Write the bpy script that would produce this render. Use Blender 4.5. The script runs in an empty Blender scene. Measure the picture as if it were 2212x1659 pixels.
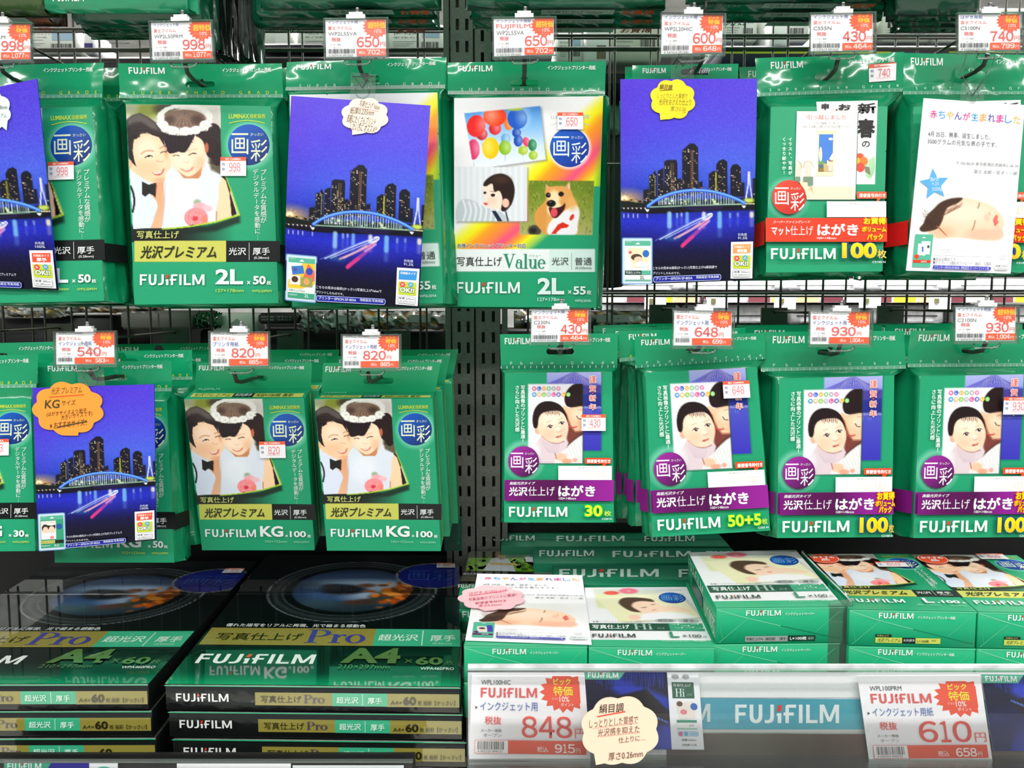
import bpy, math, random
import numpy as np
from mathutils import Vector, Matrix
from mathutils.geometry import tessellate_polygon, delaunay_2d_cdt

SC = bpy.context.scene
COL = SC.collection
rng = np.random.default_rng(7)
random.seed(7)

# ------------------------------------------------------------ camera, world, lights, exposure
CAMZ, PITCH, FPX = 1.35, math.radians(5.4), 1900.0
cam_d = bpy.data.cameras.new('camera'); cam = bpy.data.objects.new('camera', cam_d); COL.objects.link(cam)
cam.location = (0, 0, CAMZ); cam.rotation_euler = (math.pi/2 - PITCH, 0, 0)
cam_d.sensor_width = 36.0; cam_d.lens = 36.0*FPX/2212.0; cam_d.clip_start = 0.02; cam_d.clip_end = 60
SC.camera = cam
SC.view_settings.view_transform = 'Standard'; SC.view_settings.look = 'None'
SC.view_settings.gamma = 1.0; SC.view_settings.use_curve_mapping = False
SC.view_settings.exposure = -0.02
w = bpy.data.worlds.new('store_air'); SC.world = w; w.use_nodes = True
w.node_tree.nodes['Background'].inputs[0].default_value = (0.93, 0.97, 1.0, 1)
w.node_tree.nodes['Background'].inputs[1].default_value = 0.34
def area_lamp(name, loc, rot, sx, sy, power, col=(1, 0.98, 0.95)):
    l = bpy.data.lights.new(name, 'AREA'); l.shape = 'RECTANGLE'; l.size = sx; l.size_y = sy
    l.energy = power; l.color = col
    o = bpy.data.objects.new(name, l); COL.objects.link(o); o.location = loc; o.rotation_euler = rot
    return o
# fluorescent tube rows on the shop ceiling: two over the aisle the photographer stands in, one over the next aisle
area_lamp('ceiling_tube_light', (0.0, -0.55, 2.75), (math.radians(-8), 0, 0), 5.0, 0.2, 80)
area_lamp('ceiling_tube_light', (0.0, -1.9, 2.75), (0, 0, 0), 6.0, 0.25, 120)
area_lamp('ceiling_tube_light', (0.3, 1.9, 2.75), (0, 0, 0), 5.0, 0.5, 300)

# ------------------------------------------------------------ pixel -> point
CP, SP = math.cos(PITCH), math.sin(PITCH)
def ray(px, py):
    u = (px-1106.0)/FPX; v = (829.5-py)/FPX
    return np.array([u, CP + v*SP, -SP + v*CP])
def at(px, py, Y):
    r = ray(px, py); return np.array([0, 0, CAMZ]) + r*(Y/r[1])
def atz(px, py, z):
    r = ray(px, py); return np.array([0, 0, CAMZ]) + r*((z-CAMZ)/r[2])
def wpx(a, b):          # world width of a pixel span at Y = 1
    return np.linalg.norm(at(*a, 1.0) - at(*b, 1.0))
def quad_at(q, Yt, Yb=None, auto=False):
    if Yb is None: Yb = Yt*min(1.08, max(.985, wpx(q[0], q[1])/wpx(q[3], q[2]))) if auto else Yt
    return [at(*q[0], Yt), at(*q[1], Yt), at(*q[2], Yb), at(*q[3], Yb)]

def lin(c):
    c = np.asarray(c, float)/255.0
    return np.where(c <= 0.04045, c/12.92, ((c+0.055)/1.055)**2.4)

# ------------------------------------------------------------ materials
def node_mat(name, build):
    m = bpy.data.materials.new(name); m.use_nodes = True
    nt = m.node_tree; b = nt.nodes['Principled BSDF']; build(nt, b); return m
def attr_mat(name, rough, spec=0.5, coat=0.0, bump=0.0, bscale=40, coat_rough=0.05, vary=0.05, metal=0.0):
    def f(nt, b):
        a = nt.nodes.new('ShaderNodeVertexColor'); a.layer_name = 'Col'
        tc = nt.nodes.new('ShaderNodeTexCoord')
        n = nt.nodes.new('ShaderNodeTexNoise'); n.inputs['Scale'].default_value = bscale; n.inputs['Detail'].default_value = 2
        nt.links.new(tc.outputs['Object'], n.inputs['Vector'])
        n2 = nt.nodes.new('ShaderNodeTexNoise'); n2.inputs['Scale'].default_value = 900; n2.inputs['Detail'].default_value = 1
        nt.links.new(tc.outputs['Object'], n2.inputs['Vector'])
        mr = nt.nodes.new('ShaderNodeMapRange'); mr.inputs[3].default_value = 1-vary; mr.inputs[4].default_value = 1+vary
        nt.links.new(n2.outputs[0], mr.inputs[0])
        mx = nt.nodes.new('ShaderNodeVectorMath'); mx.operation = 'SCALE'
        nt.links.new(a.outputs['Color'], mx.inputs[0]); nt.links.new(mr.outputs[0], mx.inputs['Scale'])
        nt.links.new(mx.outputs[0], b.inputs['Base Color'])
        b.inputs['Roughness'].default_value = rough; b.inputs['Specular IOR Level'].default_value = spec
        b.inputs['Coat Weight'].default_value = coat; b.inputs['Coat Roughness'].default_value = coat_rough
        b.inputs['Metallic'].default_value = metal
        if bump:
            bp = nt.nodes.new('ShaderNodeBump'); bp.inputs['Strength'].default_value = 1.0; bp.inputs['Distance'].default_value = bump
            nt.links.new(n.outputs[0], bp.inputs['Height'])
            nt.links.new(bp.outputs[0], b.inputs['Normal']); nt.links.new(bp.outputs[0], b.inputs['Coat Normal'])
    return node_mat(name, f)
def plain_mat(name, c, rough, metal=0.0, bscale=60, bump=0.0, c2=None, spec=0.5):
    def f(nt, b):
        tc = nt.nodes.new('ShaderNodeTexCoord')
        n = nt.nodes.new('ShaderNodeTexNoise'); n.inputs['Scale'].default_value = bscale; n.inputs['Detail'].default_value = 3
        nt.links.new(tc.outputs['Object'], n.inputs['Vector'])
        r = nt.nodes.new('ShaderNodeValToRGB')
        a = lin(c); d = lin(c2 if c2 is not None else [v*0.85 for v in c])
        r.color_ramp.elements[0].position = 0.35; r.color_ramp.elements[1].position = 0.65
        r.color_ramp.elements[0].color = (*d, 1); r.color_ramp.elements[1].color = (*a, 1)
        nt.links.new(n.outputs[0], r.inputs[0]); nt.links.new(r.outputs[0], b.inputs['Base Color'])
        b.inputs['Roughness'].default_value = rough; b.inputs['Metallic'].default_value = metal
        b.inputs['Specular IOR Level'].default_value = spec
        if bump:
            bp = nt.nodes.new('ShaderNodeBump'); bp.inputs['Distance'].default_value = bump
            nt.links.new(n.outputs[0], bp.inputs['Height']); nt.links.new(bp.outputs[0], b.inputs['Normal'])
    return node_mat(name, f)
def clear_mat(name, tint=(240, 245, 245), rough=0.05, amount=0.12, bump=0.0, bscale=30):
    m = bpy.data.materials.new(name); m.use_nodes = True; nt = m.node_tree
    for n in list(nt.nodes): nt.nodes.remove(n)
    o = nt.nodes.new('ShaderNodeOutputMaterial'); t = nt.nodes.new('ShaderNodeBsdfTransparent'); g = nt.nodes.new('ShaderNodeBsdfGlossy')
    d = nt.nodes.new('ShaderNodeBsdfDiffuse'); d.inputs[0].default_value = (*lin(tint), 1)
    t.inputs[0].default_value = (*lin(tint), 1); g.inputs['Roughness'].default_value = rough
    fr = nt.nodes.new('ShaderNodeFresnel'); fr.inputs[0].default_value = 1.5
    tc = nt.nodes.new('ShaderNodeTexCoord'); n = nt.nodes.new('ShaderNodeTexNoise'); n.inputs['Scale'].default_value = bscale
    nt.links.new(tc.outputs['Object'], n.inputs['Vector'])
    m1 = nt.nodes.new('ShaderNodeMixShader'); m2 = nt.nodes.new('ShaderNodeMixShader')
    m1.inputs[0].default_value = amount
    nt.links.new(t.outputs[0], m1.inputs[1]); nt.links.new(d.outputs[0], m1.inputs[2])
    nt.links.new(fr.outputs[0], m2.inputs[0]); nt.links.new(m1.outputs[0], m2.inputs[1]); nt.links.new(g.outputs[0], m2.inputs[2])
    if bump:
        bp = nt.nodes.new('ShaderNodeBump'); bp.inputs['Distance'].default_value = bump
        nt.links.new(n.outputs[0], bp.inputs['Height']); nt.links.new(bp.outputs[0], g.inputs['Normal']); nt.links.new(bp.outputs[0], fr.inputs['Normal'])
    nt.links.new(m2.outputs[0], o.inputs[0]); return m
M_FILM = attr_mat('printed_plastic_film', 0.22, 0.5, 0.4, 0.002, 40, 0.06)
M_FILMB = attr_mat('crumpled_printed_film', 0.14, 0.5, 0.6, 0.0035, 26, 0.04, 0.06)
M_FRONT = attr_mat('film_over_flat_front', 0.35, 0.3, 0.06, 0.0003, 40, 0.08)
M_CARD = attr_mat('printed_card', 0.45, 0.3, 0.0, 0.0, 40)
M_PHOTO = attr_mat('glossy_photo_print', 0.3, 0.35, 0.06, 0.0003, 25, 0.1)
M_CARTON = attr_mat('printed_carton', 0.34, 0.4, 0.06, 0.0002, 60, 0.15)
M_SHRINK = attr_mat('shrink_wrapped_gloss_box', 0.06, 0.9, 1.0, 0.00012, 14, 0.015, 0.02)
for _m in (M_SHRINK,): _m.node_tree.nodes['Principled BSDF'].inputs['Coat IOR'].default_value = 1.9
M_SHRINKF = attr_mat('wrinkled_shrink_wrap_end', 0.25, 0.6, 0.8, 0.0012, 60, 0.08, 0.02)
M_METAL = attr_mat('painted_metal', 0.38, 0.5, 0.0, 0.0, 40, metal=0.35)
M_DULL = attr_mat('dull_back_goods', 0.5, 0.4, 0.0, 0.0, 40)
M_CLEAR = clear_mat('clear_plastic', (253, 254, 254), 0.05, 0.012, 0.0008, 14)
M_ACRYL = clear_mat('clear_acrylic', (236, 244, 240), 0.04, 0.05, 0.0006, 12)
M_TAB = clear_mat('clear_tab', (232, 242, 238), 0.08, 0.07)
M_WIRE = plain_mat('dark_wire', (66, 68, 58), 0.4, 0.3)
M_POST = plain_mat('dark_grey_powder_coat', (118, 120, 112), 0.42, 0.35, 400, 0.0, (104, 106, 98))
M_WHITE = plain_mat('white_plastic', (238, 240, 242), 0.3)
M_CHROME = plain_mat('chrome_wire', (190, 190, 190), 0.2, 0.9)
M_SHELF = plain_mat('shelf_steel', (20, 21, 20), 0.5, 0.2)
M_FLOOR = plain_mat('pale_vinyl_floor', (190, 188, 180), 0.3, 0, 6)
M_WALL = plain_mat('white_wall_paint', (225, 226, 222), 0.8, 0, 8)
M_CEIL = plain_mat('white_ceiling_board', (230, 230, 228), 0.9, 0, 8)

# ------------------------------------------------------------ objects
def new_obj(name, mesh, parent=None):
    o = bpy.data.objects.new(name, mesh); COL.objects.link(o)
    if parent is not None: o.parent = parent
    return o
def tag(o, label=None, cat=None, group=None, kind=None):
    if label: o['label'] = label
    if cat: o['category'] = cat
    if group: o['group'] = group
    if kind: o['kind'] = kind
    return o
def thing(name, label, cat, loc, group=None):
    o = bpy.data.objects.new(name, None); COL.objects.link(o); o.empty_display_size = 0.02
    o.location = [float(v) for v in loc]; return tag(o, label, cat, group)

class MB:
    """mesh builder with one colour per vertex"""
    def __init__(s): s.v = []; s.t = []; s.c = []; s.n = 0
    def add(s, V, T, C):
        V = np.asarray(V, float); T = np.asarray(T, int).reshape(-1, 3)
        C = np.asarray(C, float)
        if C.ndim == 1: C = np.tile(C, (len(V), 1))
        s.v.append(V); s.t.append(T+s.n); s.c.append(C); s.n += len(V)
    def quad(s, a, b, c, d, col): s.add([a, b, c, d], [[0, 1, 2], [0, 2, 3]], lin(col))
    def box(s, lo, hi, col):
        x0, y0, z0 = lo; x1, y1, z1 = hi
        s.hexa([(x0, y0, z0), (x1, y0, z0), (x1, y1, z0), (x0, y1, z0), (x0, y0, z1), (x1, y0, z1), (x1, y1, z1), (x0, y1, z1)], col)
    def hexa(s, p, col, cols=None):
        F = [(0, 3, 2, 1), (4, 5, 6, 7), (0, 1, 5, 4), (1, 2, 6, 5), (2, 3, 7, 6), (3, 0, 4, 7)]
        for i, f in enumerate(F): s.quad(*[p[k] for k in f], (cols or {}).get(i, col))
    def tube(s, pts, r, col, n=8):
        P = [np.asarray(p, float) for p in pts]; rings = []
        for i, p in enumerate(P):
            d = (P[min(i+1, len(P)-1)] - P[max(i-1, 0)]); d /= np.linalg.norm(d)
            u = np.cross(d, [0, 0, 1.0]);
            if np.linalg.norm(u) < 0.3: u = np.cross(d, [1.0, 0, 0])
            u /= np.linalg.norm(u); v = np.cross(d, u)
            a = np.arange(n)*2*math.pi/n
            rings.append(p + r*(np.cos(a)[:, None]*u + np.sin(a)[:, None]*v))
        V = np.vstack(rings + [P[0][None], P[-1][None]]); T = []
        for i in range(len(P)-1):
            for k in range(n):
                a = i*n+k; b = i*n+(k+1) % n; T += [[a, b, b+n], [a, b+n, a+n]]
        e = len(P)*n
        for k in range(n): T += [[e, (k+1) % n, k], [e+1, (len(P)-1)*n+k, (len(P)-1)*n+(k+1) % n]]
        s.add(V, T, lin(col))
    def build(s, name, mat, parent=None, smooth=False, weld=False):
        V = np.vstack(s.v); T = np.vstack(s.t); C = np.vstack(s.c)
        if parent is not None:
            q = parent; off = np.zeros(3)
            while q is not None: off += np.array(q.location); q = q.parent
            V = V - off
        me = bpy.data.meshes.new(name)
        me.vertices.add(len(V)); me.vertices.foreach_set('co', V.astype(np.float32).ravel())
        me.loops.add(len(T)*3); me.loops.foreach_set('vertex_index', T.astype(np.int32).ravel())
        me.polygons.add(len(T)); me.polygons.foreach_set('loop_start', np.arange(0, len(T)*3, 3, dtype=np.int32))
        me.polygons.foreach_set('loop_total', np.full(len(T), 3, dtype=np.int32))
        me.update(calc_edges=True)
        ca = me.color_attributes.new('Col', 'FLOAT_COLOR', 'POINT')
        ca.data.foreach_set('color', np.hstack([C, np.ones((len(C), 1))]).astype(np.float32).ravel())
        if smooth: me.shade_smooth()
        me.materials.append(mat)
        return new_obj(name, me, parent)

def solid(name, mat, parent, fn, smooth=False, **kw):
    b = MB(); fn(b); o = b.build(name, mat, parent, smooth); return tag(o, **kw) if kw else o

# ------------------------------------------------------------ surfaces
class Quad:
    """patch TL,TR,BR,BL; call(st, h) -> points, h = height above the patch"""
    def __init__(s, c, wave=None, nrm=None):
        s.c = [np.asarray(p, float) for p in c]; s.wave = wave
        n = np.cross(s.c[3]-s.c[0], s.c[1]-s.c[0]); s.n = n/np.linalg.norm(n) if nrm is None else np.asarray(nrm, float)
    def __call__(s, st, h=0.0):
        st = np.atleast_2d(np.asarray(st, float)); S = st[:, :1]; T = st[:, 1:2]
        a, b, c, d = s.c
        P = a*(1-S)*(1-T) + b*S*(1-T) + c*S*T + d*(1-S)*T
        hh = np.zeros((len(P), 1)) + np.asarray(h).reshape(-1, 1)
        if s.wave is not None: hh = hh + s.wave(st[:, 0], st[:, 1]).reshape(-1, 1)
        return P + hh*s.n
    def p(s, a, b, h=0.0): return s([[a, b]], h)[0]

def homography(src, dst):
    A = []; B = []
    for (x, y), (u, v) in zip(src, dst):
        A.append([x, y, 1, 0, 0, 0, -u*x, -u*y]); B.append(u)
        A.append([0, 0, 0, x, y, 1, -v*x, -v*y]); B.append(v)
    h = np.linalg.solve(np.array(A, float), np.array(B, float)); return np.append(h, 1).reshape(3, 3)
def hmap(H, P):
    P = np.atleast_2d(np.asarray(P, float)); q = np.hstack([P, np.ones((len(P), 1))]) @ H.T
    return q[:, :2]/q[:, 2:3]

# ------------------------------------------------------------ lettering outlines
_tc = {}
def outline(s, bold=0.0, res=3):
    k = (s, round(bold, 4), res)
    if k in _tc: return _tc[k]
    c = bpy.data.curves.new('lettering', 'FONT'); c.body = s; c.offset = bold; c.resolution_u = res; c.fill_mode = 'FRONT'
    o = bpy.data.objects.new('lettering', c)
    m = bpy.data.meshes.new_from_object(o)
    V = np.empty(len(m.vertices)*3, np.float32); m.vertices.foreach_get('co', V); V = V.reshape(-1, 3)[:, :2].astype(float)
    m.calc_loop_triangles(); T = np.empty(len(m.loop_triangles)*3, np.int32); m.loop_triangles.foreach_get('vertices', T)
    T = T.reshape(-1, 3)
    bpy.data.objects.remove(o); bpy.data.curves.remove(c); bpy.data.meshes.remove(m)
    V[:, 1] *= -1
    _tc[k] = (V, T); return _tc[k]

def arc(cx, cy, rx, ry, a0, a1, n=14):
    a = np.radians(np.linspace(a0, a1, n)); return [(cx+rx*math.cos(t), cy+ry*math.sin(t)) for t in a]
def band(cx, cy, rx, ry, ix, iy, a0, a1, n=16, dx=0):
    return arc(cx, cy, rx, ry, a0, a1, n) + arc(cx+dx, cy, ix, iy, a1, a0, n)
def R(x0, y0, x1, y1): return [(x0, y0), (x1, y0), (x1, y1), (x0, y1)]
# corporate wordmark on the packs, height 0..100, width 0..610
LOGO = [R(0, 0, 19, 100), R(19, 0, 62, 17), R(19, 42, 56, 59),
        R(78, 0, 98, 60), R(127, 0, 147, 60), [(78, 60), (98, 60), (101, 76), (112, 84), (123, 76), (127, 60), (147, 60), (144, 82), (134, 95), (120, 101), (105, 101), (90, 95), (81, 82)],
        R(190, 0, 210, 64), [(190, 64), (210, 64), (208, 84), (198, 96), (182, 101), (160, 100), (160, 83), (178, 84), (187, 78)],
        [(228, 46), (250, 46), (250, 100), (230, 100), (230, 60), (222, 60)],
        R(272, 14, 291, 100), R(262, 42, 272, 59), R(291, 42, 318, 59), [(272, 14), (274, 4), (284, 0), (330, 0), (330, 17), (291, 17), (291, 14)],
        R(345, 0, 365, 100), R(384, 0, 404, 100), R(404, 83, 446, 100),
        R(458, 0, 477, 100), R(544, 0, 563, 100), [(477, 0), (482, 0), (510.5, 70), (510.5, 92), (501, 92), (477, 34)], [(544, 0), (539, 0), (510.5, 70), (510.5, 92), (520, 92), (544, 34)]]
LOGO_RED = [(226, 34), (232, 4), (246, 0), (252, 8), (250, 28), (240, 40)]
SERIF = {
 'P': (62, [R(9, 0, 23, 100), R(0, 0, 34, 4), R(0, 96, 33, 100), band(28, 27, 34, 27, 20, 23, -90, 90), R(20, 50, 30, 54), R(20, 0, 30, 4)]),
 'r': (42, [R(9, 36, 22, 100), R(0, 96, 32, 100), R(0, 36, 20, 40), band(34, 58, 14, 22, 8, 16, 180, 300), [(34, 36), (42, 38), (42, 50), (34, 50)]]),
 'o': (56, [band(26, 68, 26, 33, 13, 29, 0, 360, 30)]),
 'V': (74, [[(6, 0), (22, 0), (42, 76), (36, 100)], [(62, 0), (67, 0), (38, 100), (35, 88)], R(0, 0, 32, 4), R(52, 0, 76, 4)]),
 'a': (50, [R(30, 50, 42, 96), [(30, 94), (48, 96), (48, 100), (32, 100)], band(20, 78, 18, 22, 8, 18, 90, 300), band(24, 54, 18, 18, 8, 14, 180, 360), [(8, 50), (16, 50), (15, 60), (7, 60)], band(20, 78, 18, 22, 12, 19, 20, 95)]),
 'l': (30, [R(8, 0, 21, 100), R(0, 0, 20, 4), R(0, 96, 29, 100)]),
 'u': (58, [R(8, 36, 20, 80), R(38, 36, 50, 100), R(0, 36, 18, 40), R(30, 36, 48, 40), R(38, 96, 57, 100), band(26, 78, 18, 22, 8, 17, 0, 180)]),
 'e': (50, [band(24, 68, 24, 33, 12, 29, 40, 360, 26), R(10, 63, 48, 67)]),
 'H': (86, [R(10, 0, 24, 100), R(60, 0, 74, 100), R(22, 46, 62, 51), R(0, 0, 34, 4), R(0, 96, 34, 100), R(50, 0, 84, 4), R(50, 96, 84, 100)]),
 'i': (34, [R(9, 36, 22, 100), R(0, 96, 31, 100), R(0, 36, 20, 40), arc(15, 14, 9, 9, 0, 330, 12)]),
}

class Print:
    """flat print laid on a surface: shapes given in a template's coordinates"""
    def __init__(s, tq, S, h0=0.00035, dh=0.00004):
        s.H = homography(tq, [(0, 0), (1, 0), (1, 1), (0, 1)]); s.S = S; s.h = h0; s.dh = dh
        s.b = {}; s.cur = None; s.k = 1.0; s.ox = s.oy = 0.0; s.order = []
    def z(s, k, ox, oy): s.k = k; s.ox = ox; s.oy = oy; return s
    def part(s, name):
        if name not in s.b: s.b[name] = MB(); s.order.append(name)
        s.cur = s.b[name]; return s
    def up(s, n=1): s.h += s.dh*n
    def put(s, P, T, C):
        P = np.asarray(P, float)/s.k + np.array([s.ox, s.oy])
        s.cur.add(s.S(hmap(s.H, P), s.h), T, C)
    def poly(s, pts, col, up=1):
        s.up(up); n = len(pts)
        if n == 4: T = [[0, 1, 2], [0, 2, 3]]
        else:
            T = tessellate_polygon([[Vector((p[0], p[1], 0)) for p in pts]])
        s.put(pts, [list(t) for t in T], lin(col)); return s
    def rect(s, x0, y0, x1, y1, col, up=1): return s.poly(R(x0, y0, x1, y1), col, up)
    def grect(s, q, cols, nx=12):
        """rect with left-to-right gradient; q 4 pts"""
        s.up(); q = [np.array(p, float) for p in q]; P = []; C = []
        for i in range(nx+1):
            t = i/nx; P += [q[0]*(1-t)+q[1]*t, q[3]*(1-t)+q[2]*t]
            f = t*(len(cols)-1); k = min(int(f), len(cols)-2); c = lin(cols[k])*(1-f+k)+lin(cols[k+1])*(f-k); C += [c, c]
        T = []
        for i in range(nx): a = 2*i; T += [[a, a+2, a+3], [a, a+3, a+1]]
        s.put(P, T, np.array(C)); return s
    def ell(s, cx, cy, rx, ry, col, col2=None, n=36, up=1):
        """disc, optional gradient: col at upper left, col2 at lower right"""
        s.up(up); a = np.linspace(0, 2*math.pi, n, endpoint=False)
        P = [(cx, cy)]; C = []
        for k in (0.5, 1.0): P += [(cx+rx*k*math.cos(t), cy+ry*k*math.sin(t)) for t in a]
        P = np.array(P); T = [[0, 1+i, 1+(i+1) % n] for i in range(n)]
        for i in range(n): a1 = 1+i; b1 = 1+(i+1) % n; T += [[a1, a1+n, b1+n], [a1, b1+n, b1]]
        c1 = lin(col); c2 = lin(col2) if col2 is not None else c1
        m = np.clip(0.5+0.5*((P[:, 0]-cx)/rx*0.6+(P[:, 1]-cy)/ry*0.7), 0, 1)[:, None]
        s.put(P, T, c1*(1-m)+c2*m); return s
    def line(s, pts, wd, col, up=1):
        s.up(up); P = [np.array(p, float) for p in pts]
        V = []; T = []
        for i, p in enumerate(P):
            d = P[min(i+1, len(P)-1)]-P[max(i-1, 0)]; d = d/(np.linalg.norm(d)+1e-9); n = np.array([-d[1], d[0]])*wd/2
            V += [p+n, p-n]
        for i in range(len(P)-1): a = 2*i; T += [[a, a+1, a+3], [a, a+3, a+2]]
        s.put(V, T, lin(col)); return s
    def rring(s, x0, y0, x1, y1, r, wd, col, fill=None):
        pts = []
        for cx, cy, a in ((x1-r, y0+r, -90), (x1-r, y1-r, 0), (x0+r, y1-r, 90), (x0+r, y0+r, 180)): pts += arc(cx, cy, r, r, a, a+90, 6)
        if fill is not None: s.poly(pts, fill)
        if wd: s.line(pts+[pts[0]], wd, col)
        return s
    def text(s, t, x0, y0, x1, y1, col, bold=0.0, skew=0.0, rot=0.0, col2=None, up=1, keep=False, res=3):
        """lettering fitted to the box (template coords)"""
        cjk = any(ord(c) > 0x2000 for c in t); fb = bold if (cjk and bold > 0.002) else 0.0
        V, T = outline(t, 0.0 if cjk else bold, res)
        if len(V) == 0: return s
        lo = V.min(0); hi = V.max(0); U = (V-lo)/np.maximum(hi-lo, 1e-6)
        if keep:
            k = min((x1-x0)/(hi[0]-lo[0]), (y1-y0)/(hi[1]-lo[1])); wv = (hi-lo)*k
            P = U*wv + np.array([(x0+x1)/2-wv[0]/2, (y0+y1)/2-wv[1]/2]); off = fb*k
            off = np.array([off, off])
        else:
            off = fb*np.array([x1-x0, y1-y0])/(hi-lo+2*fb)
            P = U*(np.array([x1-x0, y1-y0])-2*off)+np.array([x0, y0])+off
        if skew: P[:, 0] += skew*(y1-P[:, 1])
        if rot:
            c, sn = math.cos(math.radians(rot)), math.sin(math.radians(rot)); m = np.array([(x0+x1)/2, (y0+y1)/2])
            P = (P-m) @ np.array([[c, sn], [-sn, c]]) + m
        s.up(up)
        C = lin(col)
        if col2 is not None: C = lin(col)*(1-U[:, 1:])+lin(col2)*U[:, 1:]
        for o in s.spread(fb): s.put(P+o*off, T, C); s.h += 8e-6
        return s
    def digits(s, t, x0, y0, x1, y1, col, bold=0.0):
        """price numerals, one outline per digit, packed across the box"""
        W = [0.42 if c in ',.' else 0.66 if c == '1' else 1.0 for c in t]; k = (x1-x0)/(sum(W)-0.12); x = x0; s.up()
        for c, wd in zip(t, W):
            V, T = outline({',': '，'}.get(c, chr(ord(c)+0xFEE0) if c.isdigit() else c), 0.0, 4); lo = V.min(0); hi = V.max(0); U = (V-lo)/(hi-lo); h = y1-y0
            if c == ',': P = U*np.array([k*.2, h*.22])+np.array([x, y1-h*.1])
            elif c == '1': P = U*np.array([k*.46, h])+np.array([x+k*.04, y0])
            else: P = U*np.array([k*.88, h])+np.array([x, y0])
            for o in s.spread(bold): s.put(P+o*bold*h, T, lin(col)); s.h += 8e-6
            x += k*wd
        return s
    @staticmethod
    def spread(fb):
        """stroke-thickening copies of an outline"""
        if fb <= 0: return [np.zeros(2)]
        if fb < 0.03: return [np.array(v)*.8 for v in ((-1, -1), (1, -1), (1, 1), (-1, 1))]
        L = [np.array((math.cos(k*math.pi/4), math.sin(k*math.pi/4))) for k in range(8)]
        return ([v*.5 for v in L[1::2]]+L) if fb > 0.055 else [v*.45 for v in L[1::2]]+L[::2]+[v for v in L[1::2]]
    def vtext(s, t, xc, y0, y1, wd, col, bold=0.01, dx=0.0):
        n = len(t); ch = (y1-y0)/n; s.up(); h = s.h
        for i, c in enumerate(t):
            if c == ' ': continue
            xx = xc+dx*i/n
            V, T = outline(c, 0.0); lo = V.min(0); hi = V.max(0); m = (lo+hi)/2; P = (V-m)
            if c in 'ー…': P = P[:, ::-1]*np.array([1, 1])
            P = P*wd/0.62*0.62/0.92 + np.array([xx+(wd*0.25 if c in '、。' else 0), y0+ch*(i+0.5)-(ch*0.2 if c in '、。' else 0)])
            for j, o in enumerate(s.spread(bold)): s.h += 8e-6; s.put(P+o*bold*wd, T, lin(col))
        return s
    def spaced(s, t, x0, x1, yc, hgt, col, bold=0.0, rise=0.0):
        n = len(t); s.up()
        for i, c in enumerate(t):
            if c == ' ': continue
            V, T = outline(c, bold); lo = V.min(0); hi = V.max(0); P = (V-(lo+hi)/2)*hgt/(hi[1]-lo[1] if c.isupper() else 0.62)
            f = i/(n-1); s.put(P+np.array([x0+(x1-x0)*f, yc+rise*f]), T, lin(col))
        return s
    def logo(s, x0, y0, x1, y1, col=(235, 240, 238), skew=0.0, red=(220, 60, 40)):
        s.up()
        def f(q): return [(x0+px/563*(x1-x0)+skew*(1-py/100)*(y1-y0), y0+py/100*(y1-y0)) for px, py in q]
        for q in LOGO:
            T = [[0, 1, 2], [0, 2, 3]] if len(q) == 4 else [list(t) for t in tessellate_polygon([[Vector((a, b, 0)) for a, b in q]])]
            s.put(f(q), T, lin(col)); s.h += 8e-6
        s.up(); T = tessellate_polygon([[Vector((a, b, 0)) for a, b in LOGO_RED]]); s.put(f(LOGO_RED), [list(t) for t in T], lin(red)); return s
    def serif(s, t, x0, y0, x1, y1, col, skew=0.0, edge=None):
        W = sum(SERIF[c][0] for c in t); x = 0; s.up()
        for c in t:
            wd, L = SERIF[c]
            for q in L:
                P = [(x0+(x+px)/W*(x1-x0)+skew*(1-py/100)*(y1-y0), y0+py/100*(y1-y0)) for px, py in q]
                T = [[0, 1, 2], [0, 2, 3]] if len(q) == 4 else [list(k) for k in tessellate_polygon([[Vector((a, b, 0)) for a, b in q]])]
                s.put(P, T, lin(col)); s.h += 8e-6
            x += wd
        return s
    def barcode(s, x0, y0, x1, y1, col=(60, 60, 60), seed=1, n=30):
        r = random.Random(seed); s.up(); x = x0; wtot = (x1-x0)/n
        while x < x1-wtot:
            wd = wtot*r.choice([0.35, 0.5, 0.9]); s.put(R(x, y0, x+wd, y1), [[0, 1, 2], [0, 2, 3]], lin(col)); x += wd+wtot*r.choice([0.35, 0.5, 0.8])
        return s
    def raster(s, P, split=None, up=1):
        """lay a painted grid; split: {part: mask polygon (template px)}"""
        s.up(up); X, Y = P.X, P.Y; h, w_ = X.shape
        pts = np.stack([X.ravel(), Y.ravel()], 1); raw = hmap(s.H, pts); V = s.S(np.clip(raw, 0, 1), s.h); C = lin(np.clip(P.I, 0, 255).reshape(-1, 3))
        i = np.arange((h-1)*(w_-1)); r = i//(w_-1); c = i % (w_-1); a = r*w_+c
        cx = pts[a, 0]+P.st/2; cy = pts[a, 1]+P.st/2
        cr = np.stack([raw[a], raw[a+1], raw[a+w_], raw[a+w_+1]]); left = ((cr > 0) & (cr < 1)).all(2).any(0) | ((cr >= 0) & (cr <= 1)).all(2).any(0)
        def emit(part, m):
            if not m.any(): s.part(part); return
            q = a[m]; T = np.vstack([np.stack([q, q+1, q+w_+1], 1), np.stack([q, q+w_+1, q+w_], 1)])
            u, inv = np.unique(T, return_inverse=True); s.part(part); s.cur.add(V[u], inv.reshape(-1, 3), C[u])
        home = [k for k, v in s.b.items() if v is s.cur][0]
        for part, poly in (split or {}).items():
            m = inside(np.array(poly, float), cx, cy) & left
            left &= ~m
            if part is not None: emit(part, m)
        emit(home, left); s.part(home); return s
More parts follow.
